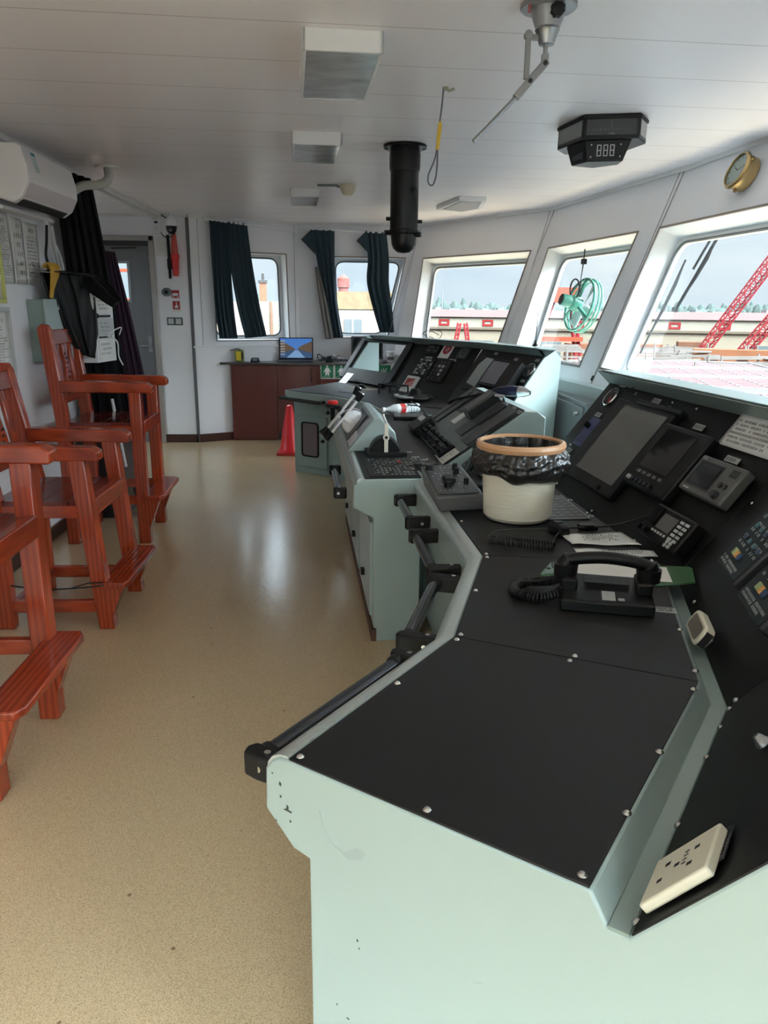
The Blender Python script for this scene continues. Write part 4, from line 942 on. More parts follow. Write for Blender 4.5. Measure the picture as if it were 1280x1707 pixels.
# slanted superstructure: end panel near the camera, second section with the open bay
PR = [(.528, .665), (.847, 1.092), (.80, 1.135), (.915, 1.135), (.975, 1.08), (.93, .0), (.528, 0)]
b = MB(); sweep(b, FF, [(.526, .655), (.845, 1.088), (.80, 1.135), (.915, 1.135), (.975, 1.08), (.93, .0), (.55, 0)], 0, 1, t1=.02); b.build('console_shell', M_MINT, fc, bevel=.004)
b = MB(); sweep(b, FF, [(.79, 1.138), (.842, 1.088), (.852, 1.091), (.80, 1.145), (.93, 1.145), (.93, 1.130), (.84, 1.12)]); b.build('hood', M_MINTD, fc, bevel=.003)
R1, R2 = panel_frame(FF, 0), panel_frame(FF, 1)
LR = (V2(Bt[1])-V2(Bt[0])).length; LL = (V2(Bt[2])-V2(Bt[1])).length
b = MB(R1); b.box(-LR-.0, .008, .004, .518, .0, .004); b.build('instrument_panel', M_PANEL, fc)
# section 2: panel with a hole
b = MB(R2)
x0, x1 = -LL-.02, -.0
hx0, hx1, hy0, hy1 = -1.545, -.86, .20, .50
for q_ in ((-1.60, hx0, .0, .53), (hx1, .10, .0, .53), (hx0, hx1, .0, hy0), (hx0, hx1, hy1, .53)): b.box(q_[0], q_[1], q_[2], q_[3], 0, .004)
b.build('bay_panel', M_PANEL, fc, smooth=False)
b = MB(R2)
for q_ in ((-1.62, hx0, .09, .53), (hx1, hx1+.09, .09, .53), (hx0, hx1, .06, hy0), (hx0, hx1, hy1, .53)): b.box(q_[0], q_[1], q_[2], q_[3], .004, .022)
b.build('bay_frame', M_PLAS, fc, bevel=.004)
s2 = (V2(Bt[2])-V2(Bt[1])).normalized(); n2 = Vector((s2.y, -s2.x)); e_ = V2(Bt[2]) + s2*.10
LP = frame((e_.x-n2.x*.526, e_.y-n2.y*.526, 0), (n2.x, n2.y, 0), (0, 0, 1), Vector((n2.x, n2.y, 0)).cross(Vector((0, 0, 1))))
b = MB(LP); b.prism([(.50, .655), (.845, 1.088), (.80, 1.135), (.915, 1.135), (.95, 1.08), (.95, .0), (.55, 0)], -.012, .012); b.build('end_panel', M_MINT, fc)
for k, (F_, x, y, w) in enumerate(((R1, -.62, .495, .05), (R1, -.30, .47, .05), (R1, -.035, .482, .05), (R1, -.04, .314, .05), (R2, -.47, .395, .09), (R2, -.15, .395, .09), (R2, -1.25, .515, .09))): label_plate(fc, F_, x, y, w, .02, 120+k, 1, z=.004)
# dark radar-like screens on the right-hand section
t = box_dev('tilted_monitor', 'thick black monitor with grey screen on the far console, near its mint end panel', 'monitor', R1, -.47, -.09, .20, .42, .06, M_PLAS, .006)
q = MB(R1); q.box(-.455, -.235, .22, .40, .063, .066); q.build('screen', mat('grey_lit_screen', (120, 118, 128), .15), t)
t = box_dev('hooded_display', 'display with a pale reflection painted on its glass, left of the thick black monitor', 'display', R1, -.76, -.49, .16, .45, .02, M_PLAS, .004)
q = MB(R1); q.prism([(-.72, .21), (-.56, .19), (-.56, .435), (-.67, .44), (-.72, .38)], .023, .026); q.build('screen', mat('painted_screen_reflection', (150, 158, 158), .05, spec=1), t)  # pale reflection painted as a flat polygon on the screen
gauge(R1, -.045, .40, .055, 'round black gauge beside the mint end panel of the far console', False)
# keypads, cards and gauges on the left-hand section
t = box_dev('ring_card', 'white card with a red ring at the top of the far panel', 'card', R2, -.36, -.225, .405, .56, .003, M_PAPER, .0008)
Rg = R2 @ Matrix.Translation((-.292, .49, .006))
q = MB(Rg); ring_fill(q, [(.048*math.cos(R(a)), .048*math.sin(R(a))) for a in range(0, 360, 10)], [(.018*math.cos(R(a)), .018*math.sin(R(a))) for a in range(0, 360, 10)], 0, .001); q.build('red_ring', M_SIGNR, t)
q = MB(Rg); q.cyl((0, 0, 0), (0, 0, .0012), .010, n=16); q.build('ring_centre', M_INK, t)
q = MB(R2); glyphs(q, -.35, -.30, .412, .425, 1, .0065, 5, .9, .3); q.build('lettering', M_INKG, t, smooth=False)
t = box_dev('triangle_card', 'white card with a red triangle low on the far panel', 'card', R2, -.575, -.42, .045, .20, .02, M_PAPER, .001)
q = MB(R2); q.prism([(-.555, .10), (-.44, .175), (-.555, .175)], .0235, .0242); q.build('red_triangle', M_SIGNR, t)
q = MB(R2); q.prism([(-.55, .10), (-.44, .10), (-.44, .17)], .0235, .0240); q.build('pink_triangle', mat('faded_red', (200, 130, 120), .5), t)
q = MB(R2); glyphs(q, -.56, -.46, .055, .085, 2, .0238, 6, .9, .3); q.build('lettering', M_INKG, t, smooth=False)
def keyfield(name, label, x0, x1, y0, y1, nx, ny, sd, mk, group=None):
    t = box_dev(name, label, 'key panel', R2, x0, x1, y0, y1, .012, M_PLAS, .002, group=group); r_ = random.Random(sd)
    for a in range(nx):
        for c_ in range(ny):
            if r_.random() < .85:
                w = (x1-x0-.02)/nx; h = (y1-y0-.02)/ny; x = x0+.01+a*w; y = y0+.01+c_*h
                q = MB(R2); q.box(x+w*.18, x+w*.82, y+h*.2, y+h*.8, .015, .019); q.build('key', mk(r_), t)
    return t
keyfield('keypad', 'black key panel with rows of white keys on the far slanted panel', -.555, -.345, .215, .385, 5, 8, 3, lambda r_: M_WHITEB if r_.random() < .7 else M_GREYP)
keyfield('switch_module', 'dark switch module right of the white-keyed panel on far console', -.33, -.125, .18, .39, 4, 5, 5, lambda r_: M_LABEL if r_.random() < .2 else M_DGREY)
keyfield('key_module', 'small dark module with tiny keys left of red ring card', -.55, -.385, .435, .55, 5, 3, 7, lambda r_: M_GREYP if r_.random() < .6 else M_DGREY)
t = box_dev('square_meter', 'dark square meter right of the red ring card', 'meter', R2, -.125, .0, .41, .52, .012, M_DGREY, .004)
q = MB(R2 @ Matrix.Translation((-.062, .465, .015))); ring_fill(q, [(.042*math.cos(R(a)), .042*math.sin(R(a))) for a in range(0, 360, 12)], [(.032*math.cos(R(a)), .032*math.sin(R(a))) for a in range(0, 360, 12)], 0, .0012); glyphs(q, -.03, .03, -.03, .03, 5, .0012, 9, .5, .5); q.build('dial_marks', M_GREYP, t)
# aerial on the hood
t = thing('whip_aerial', 'thin black whip aerial standing on the hood of the far console', 'aerial', (1.33, 5.32, 1.145))
q = MB(); q.lathe([(.022, 0), (.02, .008), (.010, .018), (.006, .04), (.0001, .04)], 16, c=(1.33, 5.32, 1.145)); q.build('magnet_base', M_RUB, t)
q = MB(); q.cyl((1.33, 5.32, 1.18), (1.335, 5.32, 1.50), .003, .0015, 6); q.build('rod', M_RUB, t)
q = MB(); q.tube(smooth_path([(.70, 6.45, 1.15), (.66, 6.52, 1.19), (.74, 6.50, 1.215), (.80, 6.38, 1.20), (.78, 6.36, 1.15)]), .003, 5); q.tube(smooth_path([(.74, 6.42, 1.15), (.69, 6.5, 1.17), (.72, 6.46, 1.205), (.77, 6.33, 1.18)]), .003, 5); tag(q.build('loose_wire', M_CABLE), 'loop of thin black wire on top of the far console hood', 'wire')
# objects on the far desk
q = MB(); q.prism([(-.01, 6.56), (.18, 6.30), (.29, 6.38), (.10, 6.66)], .7238, .7262); tag(q.build('mouse_mat', mat('beige_mat', (176, 168, 154), .7)), 'beige mouse mat on the far black desk', 'mouse mat')
q = MB(frame((.13, 6.50, .7262), (.6, -.8, 0), (.8, .6, 0), (0, 0, 1))); q.grid(lambda u, v: (.06*math.cos(2*math.pi*u)*math.sin(v*math.pi/2), .036*math.sin(2*math.pi*u)*math.sin(v*math.pi/2), .034*math.cos(v*math.pi/2)), 24, 8); tag(q.build('computer_mouse', M_PLAS), 'black computer mouse on the beige mat', 'mouse')
q = MB(frame((-.06, 7.0, .724), (.5, -.86, 0), (.45, .25, .5), Vector((.5, -.86, 0)).cross(Vector((.45, .25, .5))))); q.box(0, .12, .0, .12, 0, .002); t = tag(q.build('desk_note', M_LAMIN), 'small white note propped against the far screen bay', 'note')
q = MB(frame((-.06, 7.0, .724), (.5, -.86, 0), (.45, .25, .5), Vector((.5, -.86, 0)).cross(Vector((.45, .25, .5))))); glyphs(q, .01, .11, .02, .11, 5, .0022, 6, .9, .4); q.build('printed_text', M_INKG, t, smooth=False)
q = MB(); q.prism([(-.06, 6.20), (.10, 6.02), (.12, 6.05), (-.03, 6.24)], .7238, .726); tag(q.build('paper_slip', M_INK), 'black strip lying on the far desk below the mouse mat', 'slip')
t = thing('wire_desk_rack', 'low black wire rack standing on the far console desk', 'rack', (.36, 5.95, .7235))
for k, (a, b_) in enumerate((((.27, 6.12), (.40, 5.90)), ((.36, 6.16), (.49, 5.94)))):
    q = MB(); q.tube([(a[0], a[1], .7235), (a[0], a[1], .80), (b_[0], b_[1], .80), (b_[0], b_[1], .7235)], .008, 8); q.build('wire_leg', M_RUB, t)
q = MB(); 
for k in range(6): q.tube([(.27+.026*k, 6.12-.044*k, .80), (.36+.026*k, 6.16-.044*k, .80)], .004, 6)
q.build('wire_shelf', M_RUB, t)
t = thing('hand_wheel', 'round dark hand wheel lying on the far desk by the red triangle card', 'hand wheel', (.52, 5.75, .7235))
q = MB(); q.lathe([(.10, 0), (.11, .01), (.10, .035), (.06, .05), (.03, .09), (.0001, .095)], 30, c=(.52, 5.62, .7235)); q.build('hub', M_PLAS, t)
q = MB(); q.tube([(.52+.13*math.cos(R(a)), 5.62+.13*math.sin(R(a)), .75) for a in range(0, 360, 15)], .012, 8, closed=True); q.build('rim', M_RUB, t)
q = MB(); q.tube([(.52+.15*math.cos(R(a)), 5.60+.15*math.sin(R(a)), .765) for a in range(150, 260, 12)], [.006]*2+[.012]*6+[.006]*2, 8); q.build('pale_guard', M_WHITEB, t)
# plastic drinks bottle lying down
BT = frame((.24, 4.86, .757), (.24, .10, .0), (-.10, .24, 0), (0, 0, 1))
t = thing('plastic_bottle', 'clear plastic drinks bottle with red and white label lying on desk', 'bottle', (.35, 4.9, .7235))
M_PET = glass('clear_plastic', (222, 228, 228))
Bx = BT @ Matrix.Rotation(R(90), 4, 'Y')
q = MB(Bx); q.lathe([(.0001, .0), (.012, .0), (.013, .03), (.018, .045), (.031, .075), (.032, .09), (.030, .17), (.032, .18), (.029, .19), (.032, .20), (.029, .21), (.032, .22), (.029, .23), (.032, .24), (.030, .26), (.02, .265), (.0001, .262)], 24); q.build('bottle_body', mat('crinkled_clear_plastic', (190, 195, 195), .12, var=.2, vscale=30, bump=.5, bscale=40), t)
q = MB(Bx); q.lathe([(.0318, .095), (.0322, .10), (.0322, .165), (.0318, .17)], 24, jit=1); q.build('label', M_PAPER, t)
q = MB(Bx); q.lathe([(.0325, .12), (.0327, .125), (.0327, .150), (.0325, .155)], 24, jit=1); q.build('red_band', M_RED, t)
q = MB(Bx); q.lathe([(.0001, -.004), (.015, -.004), (.015, .014), (.0001, .014)], 20); q.build('cap', M_WHITE, t)
q = MB(); q.box(.30, .52, 4.62, 4.80, .7235, .745); tag(q.build('desk_tray', M_PLAS, bevel=.004), 'flat black tray on desk between telegraph and sloping instrument box', 'tray')
q = MB(); q.tube(smooth_path([(.43, 4.95, .80), (.47, 4.7, .79), (.50, 4.5, .76), (.52, 4.35, .73)]), .004, 6); q.tube(smooth_path([(.33, 5.0, .78), (.5, 4.8, .785), (.62, 4.6, .79), (.7, 4.45, .73)]), .004, 6); tag(q.build('thin_cables', M_CABLE), 'thin dark cables crossing the desk behind the plastic bottle', 'cables')

# ================================================================== chairs
def chair(name, label, loc, rz, P_, group='wooden helm chairs'):
    t = thing(name, label, 'chair', (loc[0], loc[1], 0), rz, group); M = WM[t]
    hw, fb, ft, bb, bt = P_['hw'], P_['fb'], P_['ft'], P_['bb'], P_['bt']; az, sz, fz, tz = P_['arm'], P_['seat'], P_['foot'], P_['top']; w = .068
    for sy in (-1, 1):
        y = sy*(hw-w/2)
        q = MB(M); q.hexa([(fb-w/2, y-w/2, 0), (fb+w/2, y-w/2, 0), (fb+w/2, y+w/2, 0), (fb-w/2, y+w/2, 0)], [(ft-w/2, y-w/2, az-.04), (ft+w/2, y-w/2, az-.04), (ft+w/2, y+w/2, az-.04), (ft-w/2, y+w/2, az-.04)])
        q.build('front_leg', M_WOOD, t, bevel=.006)
        # back leg and post in one: upright to the seat, then leaning back, rounded top
        prof = [(bb-.035, 0), (bb+.035, 0), (bb+.04, sz), (bt+.035, tz-.03), (bt+.02, tz), (bt-.01, tz+.004), (bt-.035, tz-.02), (bb-.035, sz)]
        q = MB(M); q.hexa([(x, y-.027, z) for x, z in prof], [(x, y+.027, z) for x, z in prof]); q.build('back_leg', M_WOOD, t, bevel=.007)
        x0, x1 = bb+(bt-bb)*.45+.03, ft+.10
        pa = [(x0, az-.055), (x0, az+.01), (x0+.1, az+.008), (x1-.03, az), (x1, az-.018), (x1, az-.05), (x1-.008, az-.060)]
        q = MB(M); q.hexa([(x, y-.036, z) for x, z in pa], [(x, y+.036, z) for x, z in pa]); q.build('armrest', M_WOODX, t, bevel=.008, seg=3)
        q = MB(M); q.box(bb+.03, fb-.03 if P_['low'] < .2 else fb-.03, y-.016, y+.016, P_['low'], P_['low']+.055); q.build('side_stretcher', M_WOODX, t, bevel=.004)
        q = MB(M); q.box(bb+.03, (fb+ft)/2+.01, y-.018, y+.018, sz-.075, sz-.02); q.build('seat_rail', M_WOODX, t, bevel=.004)
        lx = fb+w/2 + (ft-fb)*fz/az
        q = MB(M); q.hexa([(lx-.005, y-.03, fz-.025), (lx+.075, y-.03, fz-.025), (lx+.06, y-.03, fz-.05), (lx+.002, y-.03, .10 if P_['low'] > .2 else .03)],
                          [(lx-.005, y+.03, fz-.025), (lx+.075, y+.03, fz-.025), (lx+.06, y+.03, fz-.05), (lx+.002, y+.03, .10 if P_['low'] > .2 else .03)]); q.build('footrest_bracket', M_WOOD, t, bevel=.003)
    fx = ft + (fb-ft)*(1-sz/az)
    q = MB(M)
    n = 4; 
    for k in range(n):
        d = (fx+.03-bb-.0)/n; x = bb+k*d; q.box(x+.001, x+d-.001, -hw+.02, hw-.02, sz-.022, sz)
    q.build('seat', M_SEAT, t, bevel=.002)
    q = MB(M); q.box(fx-.005, fx+.038, -hw+.06, hw-.06, sz-.07, sz+.004); q.build('front_seat_rail', M_WOODY, t, bevel=.005)
    q = MB(M); q.box(bb-.02, bb+.02, -hw+.05, hw-.05, sz-.075, sz-.02); q.build('back_seat_rail', M_WOODY, t, bevel=.004)
    q = MB(M); q.prism([(lx-.03, -hw-.015), (lx+.075, -hw-.015), (lx+.095, -hw+.02), (lx+.095, hw-.02), (lx+.075, hw+.015), (lx-.03, hw+.015)], fz-.028, fz); q.build('footrest', M_WOODY, t, bevel=.006)
    if P_['low'] < .2:
        q = MB(M); q.box(bb+.02, bb+.05, -hw+.05, hw-.05, P_['low'], P_['low']+.05); q.build('back_stretcher', M_WOODY, t, bevel=.004)
        q = MB(M); q.box(fb-.06, fb-.03, -hw+.05, hw-.05, P_['low']+.05, P_['low']+.10); q.build('front_stretcher', M_WOODY, t, bevel=.004)
    def bx(z): return bb+(bt-bb)*(z-sz)/(tz-sz)
    def back(y0, y1, z0, z1, th, nm, m=M_WOODY):
        q = MB(M); q.hexa([(bx(z0)-th, y0, z0), (bx(z0)+th, y0, z0), (bx(z0)+th, y1, z0), (bx(z0)-th, y1, z0)], [(bx(z1)-th, y0, z1), (bx(z1)+th, y0, z1), (bx(z1)+th, y1, z1), (bx(z1)-th, y1, z1)]); return q.build(nm, m, t, bevel=.005)
    back(-hw+.05, hw-.05, tz-.115, tz-.03, .018, 'top_rail'); back(-hw+.05, hw-.05, sz+.10, sz+.145, .016, 'lower_rail')
    z0, z1 = sz+.14, tz-.11
    for y in (-.115, .115): back(y-.02, y+.02, z0, z1, .010, 'back_slat', M_WOOD)
    # carved splat: waisted outline
    zz = [z0+(z1-z0)*k/10 for k in range(11)]; wd = [.030, .034, .038, .040, .036, .028, .024, .030, .040, .034, .040]
    a_ = [(bx(z)+.012, -w_, z) for z, w_ in zip(zz, wd)] + [(bx(z)+.012, w_, z) for z, w_ in reversed(list(zip(zz, wd)))]
    q = MB(M); q.hexa([(x-.024, y, z) for x, y, z in a_], a_); sp = q.build('splat', M_WOOD, t, bevel=.002)
    rq = random.Random(3); q = MB(M)
    for k in range(9):
        z = z0 + (z1-z0)*(.08+k*.09); y = .012*math.sin(k*2.1); q.tube(smooth_path([(bx(z)+.013, y-.012, z-.008), (bx(z)+.014, y, z+.004), (bx(z)+.013, y+.012, z-.006)], 4), .0025, 5)
    q.box(bx(z1-.09)+.010, bx(z1-.09)+.014, -.022, .022, z1-.088, z1-.084); q.build('carving', M_INK, sp)
    q = MB(M); q.box(bx(tz-.07)+.0175, bx(tz-.07)+.019, -hw+.075, hw-.075, tz-.098, tz-.05) ; q.M = M
    q.bm.free()
    return t
TALL = dict(hw=.262, fb=.215, ft=.215, bb=-.205, bt=-.255, arm=.965, seat=.735, foot=.30, top=1.285, low=.24)
SHORT = dict(hw=.262, fb=.225, ft=.155, bb=-.215, bt=-.30, arm=.82, seat=.585, foot=.225, top=1.13, low=.075)
c3 = chair('helm_chair', 'tall red-varnished armchair farthest from the camera, carved splat back', (-1.44, 4.655), 2, TALL)
c2 = chair('helm_chair', 'lower red-varnished armchair with splayed front legs, between two tall ones', (-1.29, 3.405), 0, SHORT)
c1 = dup(c3, (-1.25, 2.19, 0), 0, 'tall red-varnished armchair nearest the camera, cut by the left photo edge')
q = MB(); q.tube(smooth_path([(-1.50, 3.17, .205), (-1.3, 3.14, .195), (-1.07, 3.125, .215), (-1.02, 3.2, .22)]), .0035, 6); q.tube(smooth_path([(-1.2, 3.14, .20), (-1.12, 3.13, .225), (-1.06, 3.12, .23)]), .003, 6); tag(q.build('lashing_wire', M_CABLE), 'thin black wire tied round the legs of the lower chair', 'wire')

# ================================================================== ceiling
M_LENS = mat('lamp_diffuser', (176, 178, 182), .12, var=.45, vscale=6, spec=.8, stretch=(1, 2.2, 1), bump=.25, bscale=5)  # strong tone variation paints swirling reflections into the diffuser colour
def ceiling_lamp(x0, x1, y0, y1, h, rz, label):
    cx, cy = (x0+x1)/2, (y0+y1)/2; t = thing('ceiling_lamp', label, 'ceiling light', (cx, cy, ZC-h), rz, 'ceiling light boxes'); M = WM[t]; a, b = (x1-x0)/2, (y1-y0)/2
    q = MB(M); 
    for r in ((-a, a, -b, -b+.012), (-a, a, b-.012, b), (-a, -a+.012, -b, b), (a-.012, a, -b, b)): q.box(*r, 0, h)
    q.build('frame', M_WHITE, t, bevel=.002)
    q = MB(M); q.box(-a+.01, a-.01, -b+.01, b-.01, .002, .008); q.build('diffuser', M_LENS, t)
    return t
ceiling_lamp(-.155, .105, 2.70, 3.295, .065, 4, 'largest box ceiling lamp, nearest the camera')
ceiling_lamp(-.285, -.03, 4.17, 4.72, .060, 4, 'middle of the three box ceiling lamps in a row')
ceiling_lamp(-.43, -.205, 6.06, 6.62, .060, 4, 'farthest of the three box ceiling lamps, small in the distance')
t = thing('ceiling_panel_lamp', 'flat grey five-sided lamp on the ceiling beyond the black periscope tube', 'ceiling light', (.97, 6.7, ZC-.03))
q = MB(); q.prism([(.79, 6.95), (1.03, 7.10), (1.17, 6.82), (1.12, 6.35), (.90, 6.33)], ZC-.032, ZC); q.build('housing', M_WHITE, t, bevel=.004)
q = MB(); q.prism([(.84, 6.90), (1.02, 7.02), (1.13, 6.80), (1.09, 6.40), (.92, 6.38)], ZC-.036, ZC-.032); q.build('diffuser', M_LENS, t)
# smoke detector and mounting strip
t = thing('smoke_detector', 'small cream smoke detector on the plank ceiling', 'smoke detector', (.02, 5.87, ZC-.07))
q = MB(); q.lathe([(.03, 0), (.045, .015), (.055, .04), (.056, .05), (.06, .05), (.06, .07)], 28, c=(.02, 5.87, ZC-.07)); q.build('body', mat('aged_cream_plastic', (196, 184, 160), .4), t)
q = MB(); q.box(-.20, -.05, 5.86, 5.90, ZC-.012, ZC); q.box(-.06, -.02, 5.865, 5.885, ZC-.02, ZC-.006); tag(q.build('mounting_strip', M_GALV), 'short grey metal strip on ceiling left of the smoke detector', 'bracket')
# black periscope tube
pc = (.328, 4.455); t = thing('periscope_tube', 'black vertical compass periscope tube hanging from the ceiling', 'periscope', (*pc, 1.69))
M_BLK = mat('gloss_black_enamel', (7, 7, 8), .3, var=.1, spec=.3)
q = MB(Matrix.Translation((*pc, 0))); q.lathe([(.118, ZC-.016), (.118, ZC-.002), (.10, ZC)], 40); q.build('flange', M_BLK, t)
q = MB(Matrix.Translation((*pc, 0))); q.lathe([(.083, 2.12), (.085, 2.14), (.085, 2.20), (.08, 2.235), (.08, ZC)], 40); q.build('collar', M_BLK, t)
q = MB(Matrix.Translation((*pc, 0))); q.lathe([(.0765, 1.80), (.078, 1.81), (.078, 2.13)], 40); q.build('tube', M_BLK, t)
q = MB(Matrix.Translation((*pc, 0))); q.lathe([(.0001, 1.692), (.035, 1.697), (.058, 1.715), (.069, 1.74), (.074, 1.79), (.0835, 1.795), (.0835, 1.815), (.077, 1.82)], 40); q.build('eyepiece', M_BLK, t)
for (a, z, r, l) in ((-60, 2.02, .012, .02), (-160, 1.87, .010, .03), (-170, 1.80, .013, .035), (-10, 1.86, .009, .025), (-25, 1.79, .014, .025), (-75, 1.80, .010, .02), (-50, 1.97, .005, .008)):
    x, y = pc[0]+.076*math.cos(R(a)), pc[1]+.076*math.sin(R(a)); q = MB(); q.cyl((x, y, z), (x+l*math.cos(R(a)), y+l*math.sin(R(a)), z), r, n=12); q.build('clamp_knob', M_RUB, t)
for a in range(0, 360, 60):
    q = MB(); q.cyl((pc[0]+.103*math.cos(R(a)), pc[1]+.103*math.sin(R(a)), ZC-.022), (pc[0]+.103*math.cos(R(a)), pc[1]+.103*math.sin(R(a)), ZC-.016), .008, n=6); q.build('bolt', M_BLK, t)
# hanging loop
t = thing('hanging_loop', 'grey wire loop with yellow tape hanging from a ceiling hook', 'wire loop', (.38, 3.33, 1.88))
q = MB(); q.tube(smooth_path([(.395, 3.325, ZC), (.390, 3.325, 2.18), (.380, 3.33, 2.09), (.376, 3.33, 2.03), (.366, 3.33, 1.98), (.343, 3.33, 1.925), (.345, 3.33, 1.893), (.362, 3.33, 1.888), (.374, 3.33, 1.92), (.378, 3.33, 1.97), (.378, 3.33, 2.03)], 6), .0035, 8); q.build('wire', mat('grey_wire', (96, 96, 110), .4), t)
q = MB(); q.tube([(.386, 3.329, 2.125), (.384, 3.33, 2.10), (.380, 3.33, 2.06), (.377, 3.33, 2.02)], [.006, .009, .008, .007], 8); q.build('yellow_tape', mat('yellow_tape', (216, 178, 60), .5), t)
q = MB(); q.box(.395, .412, 3.315, 3.335, ZC-.01, ZC); q.tube([(.40, 3.325, ZC-.005), (.42, 3.33, ZC-.012), (.44, 3.33, ZC-.004)], .005, 6); q.build('hook', mat('corroded_hook', (150, 145, 125), .6, var=.4, vscale=40), t)
# searchlight control with jointed handle
sc_ = (.592, 2.46); t = thing('searchlight_control', 'grey cone-shaped searchlight control with jointed handle under the ceiling', 'searchlight control', (*sc_, 2.07))
M_CAST = mat('cast_grey_metal', (138, 138, 140), .35, metal=.3, var=.1, vscale=20)
TM = Matrix.Translation((*sc_, 0))
q = MB(TM); q.lathe([(.078, ZC-.012), (.082, ZC-.008), (.082, ZC)], 36); q.build('flange', M_CAST, t)
q = MB(TM); q.lathe([(.033, 2.186), (.044, 2.212), (.052, 2.24)], 36); q.build('cone', M_CAST, t)
q = MB(TM); q.lathe([(.010, 2.145), (.022, 2.147), (.025, 2.156), (.033, 2.180), (.036, 2.184), (.034, 2.192)], 36); q.build('gland_nut', M_STEEL, t)
q = MB(TM @ Matrix.Translation((.014, -.052, 2.222)) @ Matrix.Rotation(R(90), 4, 'X')); q.prism([((.018+.004*(k % 2))*math.cos(k*math.pi/8), (.018+.004*(k % 2))*math.sin(k*math.pi/8)) for k in range(16)], -.012, .012); q.build('star_knob', M_RUB, t, bevel=.002)
q = MB(TM); q.cyl((-.062, -.03, 2.218), (-.062, -.03, 2.238), .005, n=10); q.build('pink_pin', mat('pink_pin', (150, 84, 92), .5), t)
q = MB(TM); q.box(-.062, -.047, -.008, .008, 2.055, 2.176); q.cyl((-.055, -.011, 2.170), (-.055, .011, 2.170), .012, n=14); q.box(-.055, -.02, -.008, .008, 2.158, 2.172); q.build('link_arm', M_CAST, t, bevel=.002)
q = MB(TM); q.cyl((-.002, 0, 2.10), (-.002, 0, 2.148), .007, n=12); q.box(-.011, .007, -.011, .011, 2.095, 2.122); q.build('spindle', M_STEEL, t)
q = MB(TM); q.beam((.004, 0, 2.104), (-.084, 0, 2.004), .022, .026, up=(0, 1, 0)); q.build('joint_plate', M_CAST, t, bevel=.004)
for p in ((-.003, 2.096), (-.045, 2.048)):
    q = MB(TM); q.cyl((p[0], -.018, p[1]), (p[0], -.012, p[1]), .0065, n=12); q.build('pivot_bolt', M_INK, t)
q = MB(TM); q.cyl((-.082, 0, 2.006), (-.205, 0, 1.883), .0068, n=14); q.build('handle_rod', M_STEEL, t)
# heading / rudder angle repeater
t = thing('heading_repeater', 'black angular overhead indicator with three-digit display below', 'indicator', (1.2, 3.78, 2.05))
HX = [(1.035, 3.95), (1.085, 3.70), (1.325, 3.645), (1.40, 3.76), (1.36, 3.98), (1.10, 4.05)]
q = MB(); q.prism(HX, 2.145, ZC); q.build('housing', M_PLAS, t, bevel=.003)
cx = Vector((1.22, 3.85, 0)); 
q = MB(); q.prism([(cx.x+(x-cx.x)*1.03, cx.y+(y-cx.y)*1.03) for x, y in HX], ZC-.018, ZC-.006); q.build('top_rim', M_RUB, t)
a, b = Vector((1.085, 3.70, 0)), Vector((1.325, 3.645, 0)); s_ = (b-a).normalized(); HFm = frame((a.x, a.y, 2.15), s_, (0, 0, 1), s_.cross(Vector((0, 0, 1))))
q = MB(HFm); q.box(.012, .234, .012, .078, .0, .002); q.build('window', M_SCREEN2, t)
q = MB(HFm)
for k in range(23): q.box(.02+k*.009, .0215+k*.009, .030, .036 if k % 2 else .042, .002, .0025)
q.box(.121, .124, .04, .07, .002, .003); q.box(.108, .138, .014, .020, .002, .003); q.build('scale', M_GREYP, t)
a, b = Vector((1.035, 3.95, 0)), Vector((1.085, 3.70, 0)); s_ = (b-a).normalized(); H2 = frame((a.x, a.y, 2.15), s_, (0, 0, 1), s_.cross(Vector((0, 0, 1))))
q = MB(H2); q.box(.015, .24, .012, .078, 0, .002); q.build('side_window', M_SCREEN, t)
a, b = Vector((1.325, 3.645, 0)), Vector((1.40, 3.76, 0)); s_ = (b-a).normalized(); H3 = frame((a.x, a.y, 2.15), s_, (0, 0, 1), s_.cross(Vector((0, 0, 1))))
q = MB(H3); q.box(.012, .125, .012, .078, 0, .002); q.build('side_window', M_SCREEN, t)
q = MB(); q.hexa([(1.085, 3.86, 2.06), (1.115, 3.715, 2.055), (1.27, 3.68, 2.055), (1.29, 3.80, 2.06), (1.2, 3.9, 2.06)], [(1.06, 3.88, 2.145), (1.10, 3.71, 2.145), (1.30, 3.665, 2.145), (1.32, 3.80, 2.145), (1.2, 3.92, 2.145)]); lo = q.build('digital_display', M_PLAS, t, bevel=.003)
a = Vector((1.115, 3.715, 2.055)); b = Vector((1.27, 3.68, 2.055)); up_ = (Vector((1.10, 3.71, 2.145))-a); s_ = (b-a).normalized(); H4 = frame(a, s_, up_ - s_*up_.dot(s_), s_.cross(up_))
M_SEG = mat('grey_led_digits', (170, 168, 168), .4)
q = MB(H4)
for k in range(3):
    x = .040+k*.029
    for (x0, x1, y0, y1) in ((0, .02, .0, .004), (0, .02, .022, .026), (0, .02, .044, .048), (0, .004, 0, .048), (.016, .02, 0, .048)): q.box(x+x0, x+x1, .022+y0, .022+y1, .0045, .006)
q.build('digits', M_SEG, lo, smooth=False)
q = MB(H4)
for (x, y) in ((.015, .02), (.015, .07), (.145, .02), (.145, .07)): q.box(x-.003, x+.003, y-.003, y+.003, .0035, .005)
q.build('indicator_dot', M_SEG, lo)
a = Vector((1.085, 3.86, 2.06)); b = Vector((1.115, 3.715, 2.055)); s_ = (b-a).normalized(); H5 = frame(a, s_, (0, 0, 1), s_.cross(Vector((0, 0, 1)))); q = MB(H5); q.box(.02, .12, .018, .07, .004, .008); q.build('side_screen', M_DGREY, lo)

